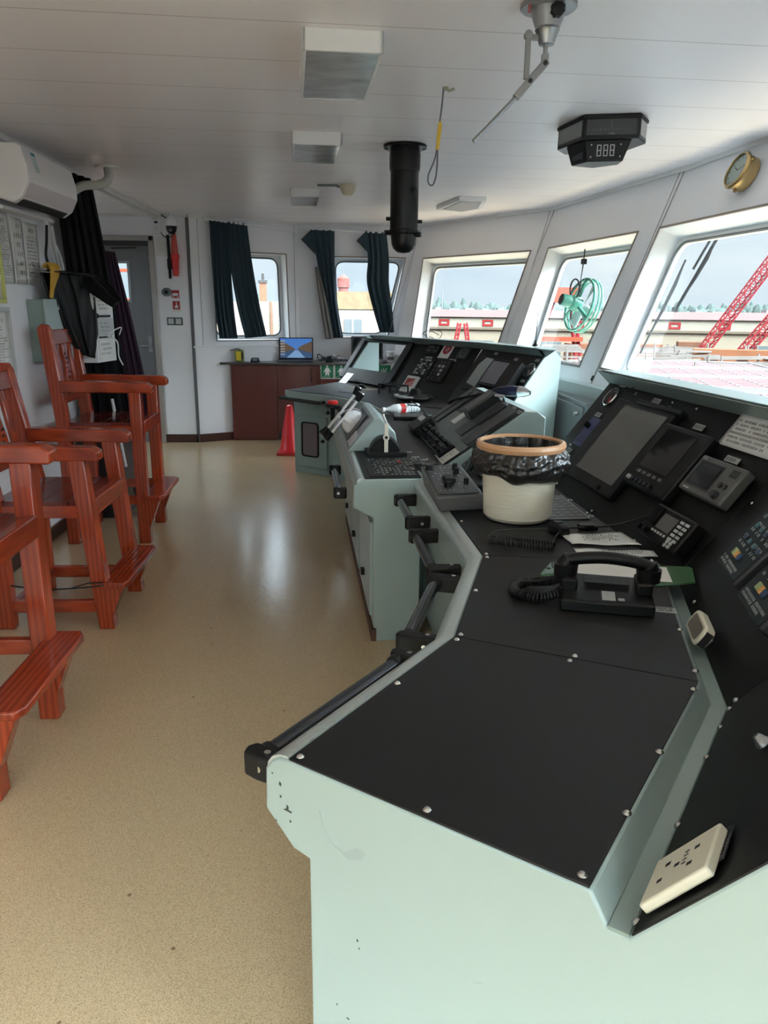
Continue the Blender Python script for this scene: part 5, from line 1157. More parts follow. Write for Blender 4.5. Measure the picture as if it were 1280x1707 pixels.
# ================================================================== left wall
t = thing('air_conditioner', 'white split air conditioner high on the left wall', 'air conditioner', (-1.69, 4.45, 1.88))
acp = [(-1.80, 1.93), (-1.80, 2.16), (-1.62, 2.165), (-1.598, 2.15), (-1.575, 2.06), (-1.575, 1.99), (-1.615, 1.915), (-1.66, 1.885)]
q = MB(frame((0, 4.12, 0), (1, 0, 0), (0, 0, 1), (0, -1, 0))); q.prism(acp, -.72, 0); q.build('casing', mat('ac_white', (232, 230, 232), .3, var=.02), t, bevel=.010, seg=3)
q = MB(frame((0, 4.135, 0), (1, 0, 0), (0, 0, 1), (0, -1, 0))); q.prism([(-1.612, 1.92), (-1.577, 1.985), (-1.5735, 1.985), (-1.609, 1.917)], -.69, 0); q.build('air_flap', mat('ac_flap_pinkish', (212, 204, 208), .35), t)
q = MB(frame((0, 4.16, 0), (1, 0, 0), (0, 0, 1), (0, -1, 0))); q.prism([(-1.66, 1.884), (-1.622, 1.908), (-1.624, 1.903), (-1.66, 1.880)], -.62, 0); q.build('outlet_slot', M_INK, t)
AF = frame((-1.5985, 4.16, 2.152), (0, 1, 0), (.25, 0, -.9), (0, 1, 0)); a = Vector((.023, 0, -.09)).normalized()
AF = frame((-1.594, 4.20, 2.142), (0, 1, 0), -a, Vector((0, 1, 0)).cross(-a))
q = MB(AF); q.box(.02, .075, -.105, -.005, .001, .002); st = q.build('energy_sticker', mat('sticker_pale', (205, 222, 222), .4), t)
q = MB(AF); q.box(.022, .073, -.022, -.007, .002, .003); q.build('teal_band', mat('teal_sticker', (40, 130, 145), .4), st)
q = MB(AF); glyphs(q, .03, .07, -.10, -.03, 6, .0022, 3, .7, .4); q.build('lettering', M_INKG, st, smooth=False)
q = MB(frame((0, 4.1195, 0), (1, 0, 0), (0, 0, 1), (0, -1, 0))); ring_fill(q, rrect(.035, .05, .01, cx=-1.735, cy=1.965), rrect(.028, .043, .008, cx=-1.735, cy=1.965), 0, .002); q.build('knockout', M_INKG, t)
q = MB(); q.tube(smooth_path([(-1.70, 4.83, 2.0), (-1.66, 4.93, 2.03), (-1.62, 5.08, 2.10), (-1.55, 5.22, 2.13), (-1.52, 5.30, 2.18), (-1.525, 5.32, ZC)]), .027, 14); hs_ = q.build('flexible_hose', mat('off_white_hose', (186, 186, 178), .6, var=.1, vscale=30, bump=.6, bscale=60)); tag(hs_, 'off-white insulated hose from air conditioner up to the ceiling', 'hose')
q = MB(); q.lathe([(.075, ZC-.008), (.08, ZC)], 28, c=(-1.525, 5.32, 0)); tag(q.build('hose_collar', M_WHITE), 'round white collar where the hose enters the ceiling', 'collar')
q = MB(); q.box(-1.80, -1.73, 4.16, 4.86, 1.862, 1.88); q.tube(smooth_path([(-1.74, 4.74, 1.87), (-1.75, 4.80, 1.80), (-1.76, 4.86, 1.70), (-1.76, 4.92, 1.62)]), .014, 8); tag(q.build('drain_pipe', M_WHITE), 'white drain pipe under the air conditioner', 'pipe')
q = MB(); q.tube(smooth_path([(-1.74, 4.76, 1.85), (-1.74, 4.73, 1.75), (-1.74, 4.70, 1.66), (-1.74, 4.76, 1.60), (-1.74, 4.84, 1.62)]), .008, 6); tag(q.build('power_cable', M_CABLE), 'black power cable curving below the air conditioner', 'cable')
q = MB(); q.tube(smooth_path([(-1.73, 4.80, 1.84), (-1.73, 4.83, 1.70), (-1.73, 4.88, 1.58), (-1.74, 4.95, 1.57), (-1.75, 4.96, 1.66), (-1.76, 4.92, 1.74)]), .011, 8); tag(q.build('refrigerant_pipe', M_WHITEB), 'pale insulated pipe looping below the air conditioner', 'pipe')
WL = frame((XL, 0, 0), (0, 1, 0), (0, 0, 1), (1, 0, 0))    # x along the wall, y up, z into the room
def wall_sheet(name, label, y0, y1, z0, z1, rows, seed, frame_m=None, group=None, m=M_LAMIN, title=True):
    t = thing(name, label, 'notice', WL @ Vector(((y0+y1)/2, z0, .002)), 0, group)
    q = MB(WL); q.grid(lambda u, v: (y0+(y1-y0)*u, z0+(z1-z0)*v, .005+.003*math.sin(u*7+seed)*math.sin(v*5)), 8, 10); q.build('sheet', m, t, solid=.001)
    g = MB(WL); glyphs(g, y0+.03, y1-.02, z0+.04, z1-.07, rows, .0095, seed, .8, .5); 
    if title: glyphs(g, y0+.07, y1-.06, z1-.055, z1-.03, 1, .0095, seed+1, 1, .1)
    g.build('printed_text', M_INKG, t, smooth=False)
    if frame_m:
        q = MB(WL); e = .022
        for r in ((y0-e, y1+e, z0-e, z0), (y0-e, y1+e, z1, z1+e), (y0-e, y0, z0, z1), (y1, y1+e, z0, z1)): q.box(*r, .002, .016)
        q.build('frame', frame_m, t, bevel=.002)
    return t
wall_sheet('wall_notice', 'laminated typed notice nearest the photo edge under the air conditioner', 4.13, 4.36, 1.50, 1.86, 22, 1, group='laminated notices')
wall_sheet('wall_notice', 'laminated notice with heavy title, middle of three under the air conditioner', 4.37, 4.53, 1.50, 1.85, 5, 2, group='laminated notices')
wall_sheet('wall_notice', 'laminated notice with short lines, nearest the hanging cables', 4.54, 4.74, 1.50, 1.84, 12, 3, group='laminated notices')
M_YF = mat('yellow_green_frame', (196, 200, 110), .4)
wall_sheet('framed_notice', 'yellow-framed notice board at the left edge of the photo', 3.80, 4.19, 1.42, 1.78, 14, 5, M_YF, 'framed notice boards', M_PAPER)
wall_sheet('framed_notice', 'white-framed table of notes behind the lower chair', 3.80, 4.21, 1.02, 1.355, 16, 6, M_WHITEB, 'framed notice boards', M_PAPER)
# mint electrical box
t = thing('electrical_box', 'mint steel electrical box on the left wall behind the far chair', 'electrical box', (-1.75, 4.68, 1.07))
q = MB(); q.box(-1.80, -1.71, 4.49, 4.87, 1.07, 1.42); q.build('case', M_MINTD, t, bevel=.004)
q = MB(); q.box(-1.708, -1.69, 4.485, 4.875, 1.065, 1.425); q.build('door', M_MINT, t, bevel=.004)
q = MB(); q.box(-1.69, -1.686, 4.665, 4.70, 1.365, 1.395); q.build('label', M_WHITE, t)
q = MB(frame((-1.686, 4.665, 1.365), (0, 1, 0), (0, 0, 1), (1, 0, 0))); glyphs(q, .004, .032, .003, .027, 2, .0, 3, 1, .2); q.build('lettering', M_INK, t, smooth=False)
# long black curtain, jacket and gold cord
def cloth(name, label, cat, m, L, Rr, n_, folds, amp, nu=50, nv=30, seed=0, solid=.004, group=None, parent=None, lab=True):
    """cloth hanging between two edge paths; ripples along the direction n_"""
    Lp, Rp = smooth_path(L, 8), smooth_path(Rr, 8); n_ = Vector(n_).normalized(); rq = random.Random(seed); p1, p2 = rq.random()*6, rq.random()*6
    def at(Pp, v):
        s = v*(len(Pp)-1); i = min(int(s), len(Pp)-2); return Pp[i].lerp(Pp[i+1], s-i)
    def f(u, v):
        p = at(Lp, v).lerp(at(Rp, v), u + .03*math.sin(6.28*folds*u*2+p1))
        a = amp*(.6+.4*v); return p + n_*(a*math.sin(6.28*folds*u+p1+.7*math.sin(v*3+p2)) + a*.35*math.sin(6.28*folds*2.3*u+p2+v*2))
    q = MB(); q.grid(f, nu, nv); o = q.build(name, m, parent, solid=solid)
    return tag(o, label, cat, group) if lab else o
cloth('blackout_curtain', 'long black curtain hanging beside the air conditioner', 'curtain', M_DARKF, [(-1.74, 4.98, 2.19), (-1.72, 4.99, 1.7), (-1.72, 5.03, 1.3), (-1.74, 5.1, .55)], [(-1.69, 5.50, 2.20), (-1.62, 5.47, 1.7), (-1.58, 5.48, 1.3), (-1.50, 5.45, .55)], (.7, -.7, 0), 5, .018)
cloth('purple_curtain', 'dark purple cloth hanging behind the black jacket', 'curtain', mat('dark_purple_cloth', (46, 24, 44), .9, var=.3), [(-1.64, 5.52, 1.75), (-1.60, 5.54, 1.2), (-1.56, 5.56, .55)], [(-1.60, 5.60, 1.75), (-1.50, 5.60, 1.2), (-1.40, 5.60, .55)], (.7, -.7, 0), 3, .012)
# black plastic-like jacket draped over the rack
t = thing('black_jacket', 'shiny black jacket hung over a rack beside the door', 'jacket', (-1.6, 4.95, 1.1))
M_JK = mat('shiny_black_cloth', (10, 10, 11), .5, var=.3, vscale=14, bump=.6, bscale=20, spec=.3)
cloth('body', '', '', M_JK, [(-1.72, 4.58, 1.570), (-1.70, 4.60, 1.45), (-1.69, 4.70, 1.28), (-1.66, 4.88, 1.10)], [(-1.62, 5.06, 1.575), (-1.60, 5.10, 1.42), (-1.60, 5.06, 1.22), (-1.62, 5.02, 1.06)], (.8, -.6, 0), 2.6, .016, parent=t, lab=False, solid=.006)
cloth('sleeve', '', '', M_JK, [(-1.66, 4.98, 1.575), (-1.60, 4.97, 1.49), (-1.52, 4.96, 1.43), (-1.45, 4.95, 1.385)], [(-1.60, 5.12, 1.58), (-1.54, 5.10, 1.55), (-1.48, 5.06, 1.50), (-1.42, 5.0, 1.42)], (.5, -.7, .4), 1.3, .018, parent=t, lab=False, solid=.012)
cloth('flap', '', '', M_JK, [(-1.66, 4.60, 1.580), (-1.60, 4.80, 1.575), (-1.56, 4.98, 1.565)], [(-1.76, 4.66, 1.585), (-1.72, 4.86, 1.585), (-1.66, 5.08, 1.58)], (0, 0, 1), 1.3, .006, parent=t, lab=False)
# gold cord bundle
t = thing('cord_bundle', 'bundle of gold cord hung beside the black jacket', 'cord', (-1.72, 4.66, 1.42))
rq = random.Random(2)
for k in range(9):
    q = MB(); a = k/8; y = 4.60+.12*a; q.tube(smooth_path([(-1.73-.0*a, y+.01, 1.60+.012*math.sin(k)), (-1.70, y, 1.62), (-1.675, y-.02, 1.59), (-1.69, 4.60+.04*a, 1.50), (-1.70, 4.595+.025*a, 1.43+.01*(k % 3))]), .0085, 6); q.build('cord_strand', mat('gold_cord', (196, 152, 50), .45, var=.25, vscale=120, bump=.8, bscale=200), t)
# white equipment rack with folded papers
t = thing('white_cabinet', 'narrow white metal cabinet with labels behind the far chair', 'cabinet', (-1.62, 5.2, 1.03))
q = MB(); q.prism([(-1.74, 5.02), (-1.60, 5.04), (-1.56, 5.30), (-1.72, 5.32)], 1.03, 1.47); q.build('case', M_WHITE, t, bevel=.004)
WC = frame((-1.73, 5.015, 1.03), (.998, .06, 0), (0, 0, 1), (.06, -.998, 0))
WC = frame((-1.60, 5.04, 1.03), Vector((.04, .26, 0)), (0, 0, 1), Vector((.04, .26, 0)).cross(Vector((0, 0, 1))))
for (x0, x1, y0, y1, m_) in ((.02, .24, .31, .42, M_PAPER), (.02, .24, .17, .28, M_WHITEB), (.02, .24, .02, .15, M_PAPER)):
    q = MB(WC); q.box(x0, x1, y0, y1, .001, .006); pn = q.build('front_panel', m_, t, bevel=.001)
    g = MB(WC); glyphs(g, x0+.02, x1-.04, y0+.02, y1-.02, 3, .0065, int(y0*100), .7, .5); g.build('lettering', M_INKG, pn, smooth=False)
q = MB(WC); q.box(.03, .2, .155, .165, .001, .008); q.box(.03, .20, .285, .30, .001, .01); q.build('slot', M_INK, t)
q = MB(); q.tube(smooth_path([(-1.56, 5.12, 1.20), (-1.52, 5.20, 1.16), (-1.53, 5.25, 1.06), (-1.51, 5.26, 1.0)]), .005, 6); q.tube(smooth_path([(-1.56, 5.14, 1.21), (-1.50, 5.24, 1.25), (-1.53, 5.3, 1.20)]), .004, 6); tag(q.build('white_string', M_WHITE), 'loose white string tied round the black curtain', 'string')
q = MB(); q.box(-1.78, -1.5, 4.98, 5.42, 0, .62); t = tag(q.build('dark_cabinet', mat('dark_cabinet_paint', (38, 36, 40), .4), bevel=.006), 'low dark cabinet behind the far chair', 'cabinet')
q = MB(); q.cyl((-1.47, 5.0, .35), (-1.53, 5.02, .80), .010, n=8); tag(q.build('white_stick', M_WHITE), 'thin white stick leaning behind the far chair', 'stick')
q = MB(); q.lathe([(.09, 0), (.11, .17), (.115, .19), (.105, .19), (.09, .02), (.0001, .02)], 24, c=(-1.36, 5.15, 0)); tag(q.build('blue_bin', mat('teal_bin', (40, 76, 84), .4)), 'small dark teal bin on the floor behind the far chair', 'bin')
# ================================================================== door wall
DWY = 7.93
DW = frame((0, DWY, 0), (1, 0, 0), (0, 0, 1), (0, -1, 0))
t = thing('wall_unit', 'small white wall unit with dark window above the door corner', 'wall unit', (-1.845, DWY, 2.06))
q = MB(DW); q.box(-1.88, -1.80, 2.07, 2.20, .001, .02); q.build('case', M_WHITE, t, bevel=.004)
q = MB(DW); q.box(-1.862, -1.828, 2.165, 2.185, .02, .022); q.build('display', M_INK, t)
q = MB(DW); glyphs(q, -1.87, -1.81, 2.085, 2.155, 5, .0205, 3, .8, .5); q.build('buttons', M_INKG, t, smooth=False)
t = thing('dome_camera', 'white and black dome camera hanging from the ceiling by the door', 'camera', (-1.68, 7.80, 2.06))
q = MB(Matrix.Translation((-1.675, 7.80, 0))); q.lathe([(.055, 2.13), (.058, 2.15), (.052, 2.19), (.03, 2.215), (.012, 2.22), (.012, ZC)], 28); q.build('shell', M_WHITE, t)
q = MB(Matrix.Translation((-1.675, 7.80, 0))); q.lathe([(.0001, 2.055), (.025, 2.06), (.045, 2.085), (.053, 2.13)], 28); q.build('dome', M_BLK, t)
q = MB(); q.cyl((-1.675, 7.745, 2.09), (-1.675, 7.755, 2.09), .016, n=14); q.build('lens', M_GREYP, t)
q = MB(); q.tube(smooth_path([(-1.80, 7.90, 2.08), (-1.76, 7.84, 2.04), (-1.70, 7.80, 2.03), (-1.65, 7.80, 2.06), (-1.64, 7.80, 2.12)]), .004, 6); q.tube([(-1.80, 7.86, ZC), (-1.70, 7.80, 2.19)], .005, 6); q.build('cable', M_CABLE, t)
t = thing('paper_notice', 'typed paper notice beside the door frame under the dome camera', 'notice', (-1.79, DWY, 1.86))
q = MB(DW); q.box(-1.865, -1.72, 1.86, 2.045, .001, .003); q.build('sheet', M_LAMIN, t)
q = MB(DW); glyphs(q, -1.84, -1.74, 1.90, 2.0, 6, .0032, 12, .8, .5); q.build('printed_text', mat('reddish_ink', (120, 90, 95), .6), t, smooth=False)
t = thing('signal_baton', 'long black torch clipped upright to the white wall', 'torch', (-1.73, DWY-.03, 1.66))
q = MB(); q.box(-1.752, -1.728, DWY-.032, DWY-.004, 1.65, 2.06); q.box(-1.757, -1.708, DWY-.04, DWY-.001, 1.74, 1.84); q.build('barrel', M_RUB, t, bevel=.005)
q = MB(); q.box(-1.75, -1.70, DWY-.02, DWY, 1.77, 1.80); q.build('clip', M_PLAS, t)
t = thing('signal_cone_torch', 'red signalling torch with cone clipped to the white wall', 'torch', (-1.67, DWY-.05, 1.66))
q = MB(Matrix.Translation((-1.675, DWY-.045, 0))); q.lathe([(.0001, 1.672), (.026, 1.672), (.03, 1.70), (.036, 1.83), (.044, 1.845), (.044, 1.875), (.034, 1.88)], 24); q.build('handle', M_RED, t)
q = MB(Matrix.Translation((-1.675, DWY-.045, 0))); q.lathe([(.034, 1.88), (.030, 1.95), (.022, 2.06), (.016, 2.085), (.0001, 2.09)], 24); q.build('cone', mat('faded_red_cone', (196, 78, 66), .4), t)
t = thing('alarm_button', 'round grey alarm push button box on the white wall', 'alarm button', (-1.78, DWY, 1.49))
q = MB(DW); q.prism([(-1.785+.052*math.cos(R(a)), 1.52+.045*math.sin(R(a))) for a in range(22, 382, 45)], 0, .03); q.build('case', M_GALV, t, bevel=.004)
q = MB(); q.cyl((-1.785, DWY-.03, 1.52), (-1.785, DWY-.05, 1.52), .018, n=16); q.build('button', M_RUB, t)
def red_sign(x0, x1, z0, z1, label, kind):
    t = thing('fire_sign', label, 'sign', ((x0+x1)/2, DWY, z0)); q = MB(DW); q.box(x0, x1, z0, z1, .001, .003); q.build('plate', M_SIGNR, t)
    q = MB(DW); w, h = x1-x0, z1-z0
    if kind == 0: q.box(x0+w*.12, x0+w*.85, z0+h*.28, z0+h*.62, .003, .004); q.box(x0+w*.1, x0+w*.3, z0+h*.08, z0+h*.2, .003, .004); q.box(x0+w*.7, x0+w*.85, z0+h*.06, z0+h*.22, .003, .004)
    else:
        q.box(x0+w*.44, x0+w*.58, z0+h*.45, z0+h*.85, .003, .004); q.prism([(x0+w*.28, z0+h*.15), (x0+w*.72, z0+h*.15), (x0+w*.78, z0+h*.45), (x0+w*.6, z0+h*.52), (x0+w*.44, z0+h*.5), (x0+w*.24, z0+h*.35)], .003, .004)
        q.tube([(x0+w*.51+.015*math.cos(R(a)), z0+h*.88+.010*math.sin(R(a)), .0035) for a in range(0, 181, 30)], .0015, 5)
    q.build('pictogram', M_WHITE, t); return t
red_sign(-1.742, -1.665, 1.465, 1.54, 'red fire sign beside the grey alarm button', 0)
s_ = red_sign(-1.735, -1.665, 1.355, 1.435, 'red call point sign with white hand, lower of the two', 1)
q = MB(DW); q.box(-1.745, -1.655, 1.33, 1.445, .0, .001); q.build('white_border', M_PAPER, s_)
q = MB(DW); glyphs(q, -1.74, -1.66, 1.335, 1.353, 2, .0012, 3, .9, .3); q.build('lettering', M_SIGNR, s_, smooth=False)
t = thing('light_switch', 'double light switch with dark green surround on white wall', 'switch', (-1.72, DWY, 1.19))
q = MB(DW); q.box(-1.80, -1.645, 1.20, 1.275, .001, .014); q.build('surround', mat('dark_green_surround', (40, 70, 64), .4), t, bevel=.003)
for x in (-1.788, -1.713):
    q = MB(DW); q.box(x, x+.056, 1.211, 1.264, .014, .020); q.build('rocker', M_WHITEB, t, bevel=.003)
# ================================================================== curtains on the far windows
M_CUR = mat('teal_curtain', (38, 56, 66), .85, var=.25, vscale=3, stretch=(1, 1, .3))
M_LIN = mat('grey_curtain_lining', (120, 116, 112), .85, var=.1)
nA = (PA(0, 0, -1)-PA(0, 0, 0)); 
def Pa(u, v, d=.07): return PA(u, v) + nA*d
def Pb(u, v, d=.09): return PB(u, v) + Vector((0, -d, 0))
cloth('window_curtain', 'dark teal curtain at the left side of the first far window', 'curtain', M_CUR, [Pa(.20, .045), Pa(.205, .5), Pa(.215, .9), Pa(.25, 1.18)], [Pa(.385, .045), Pa(.395, .45), Pa(.41, .85), Pa(.44, 1.18)], nA, 4.2, .018, seed=1, group='teal window curtains')
cloth('window_curtain', 'dark teal curtain slanting right across the first far window', 'curtain', M_CUR, [Pa(.38, .045), Pa(.395, .40), Pa(.455, .85), Pa(.53, 1.18)], [Pa(.585, .05), Pa(.62, .4), Pa(.68, .8), Pa(.755, 1.165)], nA, 4.2, .018, seed=2, group='teal window curtains')
cloth('window_curtain', 'teal curtain with grey lining showing, left of the second far window', 'curtain', M_CUR, [Pb(.13, .08), Pb(.20, .40), Pb(.26, .8), Pb(.33, 1.185)], [Pb(.385, .08), Pb(.385, .4), Pb(.41, .8), Pb(.47, 1.175)], (0, -1, 0), 3.6, .02, seed=3, group='teal window curtains')
q = MB(); q.grid(lambda u, v: Pb(.105+.12*u+(.13*v), .14+.03*u+v*1.03, .10+.02*math.sin(u*9)), 12, 20); 
cloth('curtain_lining', 'grey lining side of the teal curtain at second far window', 'curtain', M_LIN, [Pb(.18, .45, .12), Pb(.22, .8, .12), Pb(.285, 1.19, .12)], [Pb(.215, .45, .12), Pb(.30, .8, .12), Pb(.37, 1.19, .12)], (0, -1, 0), 2, .012, seed=5); q.bm.free()
cloth('window_curtain', 'teal curtain gathered at the right half of the second far window', 'curtain', M_CUR, [Pb(.71, .09), Pb(.735, .35), Pb(.725, .6), Pb(.80, .9), Pb(.87, 1.12)], [Pb(.93, .09), Pb(.96, .35), Pb(.965, .6), Pb(1.0, .85), Pb(1.03, 1.12)], (0, -1, 0), 3.6, .02, seed=4, group='teal window curtains')
for (u, lab) in ((.13, 'x'), (.71, 'y')):
    q = MB(); a, b, c = Pb(u-.09, .18, .12), Pb(u+.02, .075, .12), Pb(u+.06, .33, .12)
    q.grid(lambda s, t_: a.lerp(b.lerp(c, t_), s) + Vector((0, -.012*math.sin(s*5+t_*3), 0)), 10, 10)
    tag(q.build('curtain_corner', M_CUR, solid=.004), 'pointed corner of teal curtain folded out left of the ' + ('grey-lined curtain' if lab == 'x' else 'gathered right-hand curtain'), 'curtain')
for nm, a, b in (('A', Pa(.17, .035), Pa(1.12, .10)), ('B', Pb(.10, .07), Pb(1.02, .10))):
    q = MB(); q.cyl(a, b, .010, n=10); t = tag(q.build('curtain_rail', M_WHITE), 'thin white curtain rail above the %s far window' % ('first' if nm == 'A' else 'second'), 'curtain rail')
    for p in (a, b):
        q = MB(); q.box(p.x-.012, p.x+.012, p.y-.02, p.y+.09, p.z-.02, p.z+.02); q.build('rail_bracket', M_WHITE, t)
# ================================================================== counter along the far windows
CY, CZ = 8.05, .825
q = MB(); q.prism([(-1.31, 8.02), (.36, 8.02), (.50, 8.47), (-.5, 8.44), (-1.29, 8.045)], CZ-.022, CZ); tag(q.build('worktop', mat('dark_worktop', (58, 50, 48), .3, var=.1), bevel=.003), 'dark thin worktop along the far windows', 'worktop')
units = [(-1.205, -.725, 0), (-.725, -.312, 1), (-.312, .02, -1), (.02, .35, 1), (.525, .62, 0)]
for k, (x0, x1, hd) in enumerate(units[:4]):
    lab = ['plain mahogany cabinet at the left end of the far counter', 'mahogany cabinet below the laptop with handle at its right', 'mahogany cabinet with two green safety signs', 'mahogany cabinet seen through the open screen bay'][k]
    t = thing('base_cabinet', lab, 'cabinet', ((x0+x1)/2, CY+.05, 0), 0, 'mahogany base cabinets')
    ya_, yb_ = ((CY+.012, 8.26), (8.30, 8.42), (8.42, 8.42), (8.42, 8.42))[k]
    q = MB(); q.prism([(x0, CY+.012), (x1, CY+.012), (x1, yb_), (x0, ya_+.02)], .09 if k else .0, CZ-.022); q.build('carcass', M_CAB, t)
    q = MB(); q.box(x0+.003, x1-.003, CY-.008, CY+.012, .10 if k else .02, CZ-.03); dr_ = q.build('door', M_CAB, t, bevel=.002)
    if k:
        q = MB(); q.box(x0, x1, CY+.05, CY+.2, 0, .09); q.build('plinth', M_BROWN, t)
        hx = x1-.045 if hd > 0 else x0+.045
        q = MB(); q.tube([(hx, CY-.008, .62), (hx, CY-.03, .63), (hx, CY-.03, .75), (hx, CY-.008, .76)], .005, 8); q.build('handle', M_BROWN, dr_)
SG = frame((0, CY-.009, 0), (1, 0, 0), (0, 0, 1), (0, -1, 0))
def safety_sign(x0, kind, label):
    z0, w, h = .66, .145, .155
    t = thing('safety_sign', label, 'sign', (x0+w/2, CY-.01, z0), 0, 'green safety signs on the far cabinets')
    q = MB(SG); q.box(x0, x0+w, z0, z0+h, .001, .002); q.build('white_border', M_PAPER, t)
    q = MB(SG); q.box(x0+.008, x0+w-.008, z0+.008, z0+h-.008, .002, .003); q.build('green_field', M_GREENS, t)
    q = MB(SG); cx = x0+w/2
    if kind == 0:
        q.cyl((cx, z0+.128, .003), (cx, z0+.128, .004), .012, n=14)
        q.prism([(cx-.022, z0+.035), (cx-.006, z0+.035), (cx, z0+.06), (cx+.006, z0+.035), (cx+.022, z0+.035), (cx+.018, z0+.085), (cx+.036, z0+.062), (cx+.038, z0+.072), (cx+.016, z0+.112), (cx-.016, z0+.112), (cx-.038, z0+.072), (cx-.036, z0+.062), (cx-.018, z0+.085)], .003, .004)
    elif kind == 1:
        ring_fill(q, [(cx+.04*math.cos(R(a)), z0+.085+.04*math.sin(R(a))) for a in range(0, 360, 20)], [(cx+.028*math.cos(R(a)), z0+.085+.028*math.sin(R(a))) for a in range(0, 360, 20)], .003, .004); q.box(cx-.02, cx+.02, z0+.08, z0+.09, .003, .004)
    else:
        for a in (-35, -10, 15): q.beam((cx, z0+.045, .0035), (cx+.07*math.sin(R(a)), z0+.045+.07*math.cos(R(a)), .0035), .008, .001)
    q.build('pictogram', M_WHITE, t)
    q = MB(SG); glyphs(q, x0+.02, x0+w-.02, z0+.012, z0+.028, 1, .0032, int(x0*100)+50, .95, .2); q.build('lettering', M_WHITE, t, smooth=False)
safety_sign(-.266, 0, 'green sign with white immersion suit figure, left of the pair')
safety_sign(-.118, 0, 'green sign with white immersion suit figure, right of the pair')
safety_sign(.11, 1, 'green sign with a white ring seen through the open screen bay')
safety_sign(.34, 2, 'green sign with white strokes at the right of the screen bay opening')
# laptop
t = thing('laptop', 'open black laptop showing a blue canal picture on the far counter', 'laptop', (-.53, 8.180, CZ))
q = MB(); q.box(-.72, -.345, 8.090, 8.290, CZ, CZ+.018); q.build('base', M_DGREY, t, bevel=.004)
q = MB(); q.box(-.705, -.36, 8.140, 8.260, CZ+.018, CZ+.020); q.build('keyboard', M_RUB, t)
LF = frame((-.715, 8.285, CZ+.015), (1, 0, 0), (0, .18, 1), Vector((1, 0, 0)).cross(Vector((0, .18, 1))))
q = MB(LF); q.box(0, .365, 0, .235, -.008, 0); lid = q.build('lid', M_RUB, t, bevel=.003)
q = MB(LF); q.box(.012, .353, .02, .225, .0, .0012); q.build('screen_sky', emis('screen_sky', (70, 125, 200), .8), lid)
q = MB(LF); q.prism([(.012, .07), (.012, .20), (.06, .18), (.13, .14), (.17, .115), (.17, .10)], .0012, .0020); q.prism([(.353, .07), (.353, .20), (.30, .175), (.24, .15), (.20, .118), (.20, .10)], .0012, .002); q.build('screen_houses', emis('screen_houses', (110, 92, 74), .6), lid)
q = MB(LF); q.prism([(.012, .02), (.353, .02), (.353, .07), (.21, .105), (.16, .105), (.012, .07)], .0014, .0024); q.build('screen_water', emis('screen_water', (62, 96, 140), .6), lid)
q = MB(LF); q.prism([(.08, .02), (.28, .02), (.205, .1), (.17, .1)], .0024, .003); q.build('screen_reflection', emis('screen_refl', (130, 170, 215), .7), lid)
q = MB(LF)
for a in range(3):
    for b_ in range(6): q.box(.018+a*.016, .028+a*.016, .05+b_*.028, .062+b_*.028, .003, .0034)
q.build('screen_icons', emis('screen_icon', (190, 200, 205), .7), lid)
# small items on the counter
t = thing('battery_box', 'small yellow and green boxed device on the far counter', 'box', (-1.10, 8.090, CZ))
q = MB(); q.box(-1.155, -1.065, 8.050, 8.110, CZ, CZ+.125); q.build('case', mat('olive_green_plastic', (112, 120, 62), .4), t, bevel=.005)
q = MB(); q.box(-1.14, -1.09, 8.046, 8.050, CZ+.02, CZ+.11); q.build('yellow_label', M_YELLOW, t)
q = MB(); q.box(-1.085, -1.068, 8.044, 8.050, CZ+.03, CZ+.10); q.build('dark_strip', M_INK, t)
q = MB(); q.tube(smooth_path([(-1.20, 8.070, CZ+.12), (-1.13, 8.070, CZ+.135), (-1.08, 8.080, CZ+.12)]), .006, 6); q.build('strap', M_INK, t)
t = thing('charger_block', 'small black charger block with blue top on the far counter', 'charger', (-.95, 8.090, CZ))
q = MB(); q.hexa([(-1.0, 8.060, CZ), (-.90, 8.060, CZ), (-.90, 8.120, CZ), (-1.0, 8.120, CZ)], [(-.985, 8.065, CZ+.045), (-.915, 8.065, CZ+.045), (-.915, 8.115, CZ+.045), (-.985, 8.115, CZ+.045)]); q.build('body', M_RUB, t, bevel=.004)
q = MB(); q.box(-.975, -.925, 8.060, 8.066, CZ+.015, CZ+.038); q.build('blue_face', mat('blue_face', (120, 130, 150), .3), t)
rq = random.Random(11)
for k in range(3):
    q = MB()
    for j in range(3):
        pts = [( -.30+.12*k+rq.random()*.18, 8.110+rq.random()*.14, CZ+.01+rq.random()*.07*(1 if i % 2 else .2)) for i in range(7)]
        q.tube(smooth_path(pts, 6), .005, 6)
    tag(q.build('tangled_cable', [M_CABLE, M_GREYP, M_CABLE][k]), ['tangle of black cables right beside the laptop', 'tangle of grey cables in the middle of the counter', 'tangle of black cables near the dark monitor'][k], 'cables', 'tangled cables on the far counter')
q = MB(); q.hexa([(-.22, 8.110, CZ), (-.13, 8.110, CZ), (-.13, 8.190, CZ), (-.22, 8.190, CZ)], [(-.20, 8.120, CZ+.06), (-.15, 8.120, CZ+.075), (-.15, 8.180, CZ+.06), (-.20, 8.180, CZ+.06)]); tag(q.build('adapter_block', M_RUB, bevel=.01), 'black power adapter block among the cables on the far counter', 'adapter')
t = thing('computer_monitor', 'dark grey monitor standing on the far counter behind the console', 'monitor', (.22, 8.210, CZ))
q = MB(); q.box(.06, .40, 8.190, 8.220, CZ+.03, CZ+.27); q.build('casing', M_DGREY, t, bevel=.006)
q = MB(); q.box(.08, .38, 8.186, 8.190, CZ+.05, CZ+.25); q.build('screen', M_SCREEN2, t)
q = MB(); q.box(.18, .28, 8.150, 8.270, CZ, CZ+.03); q.build('stand', M_DGREY, t)
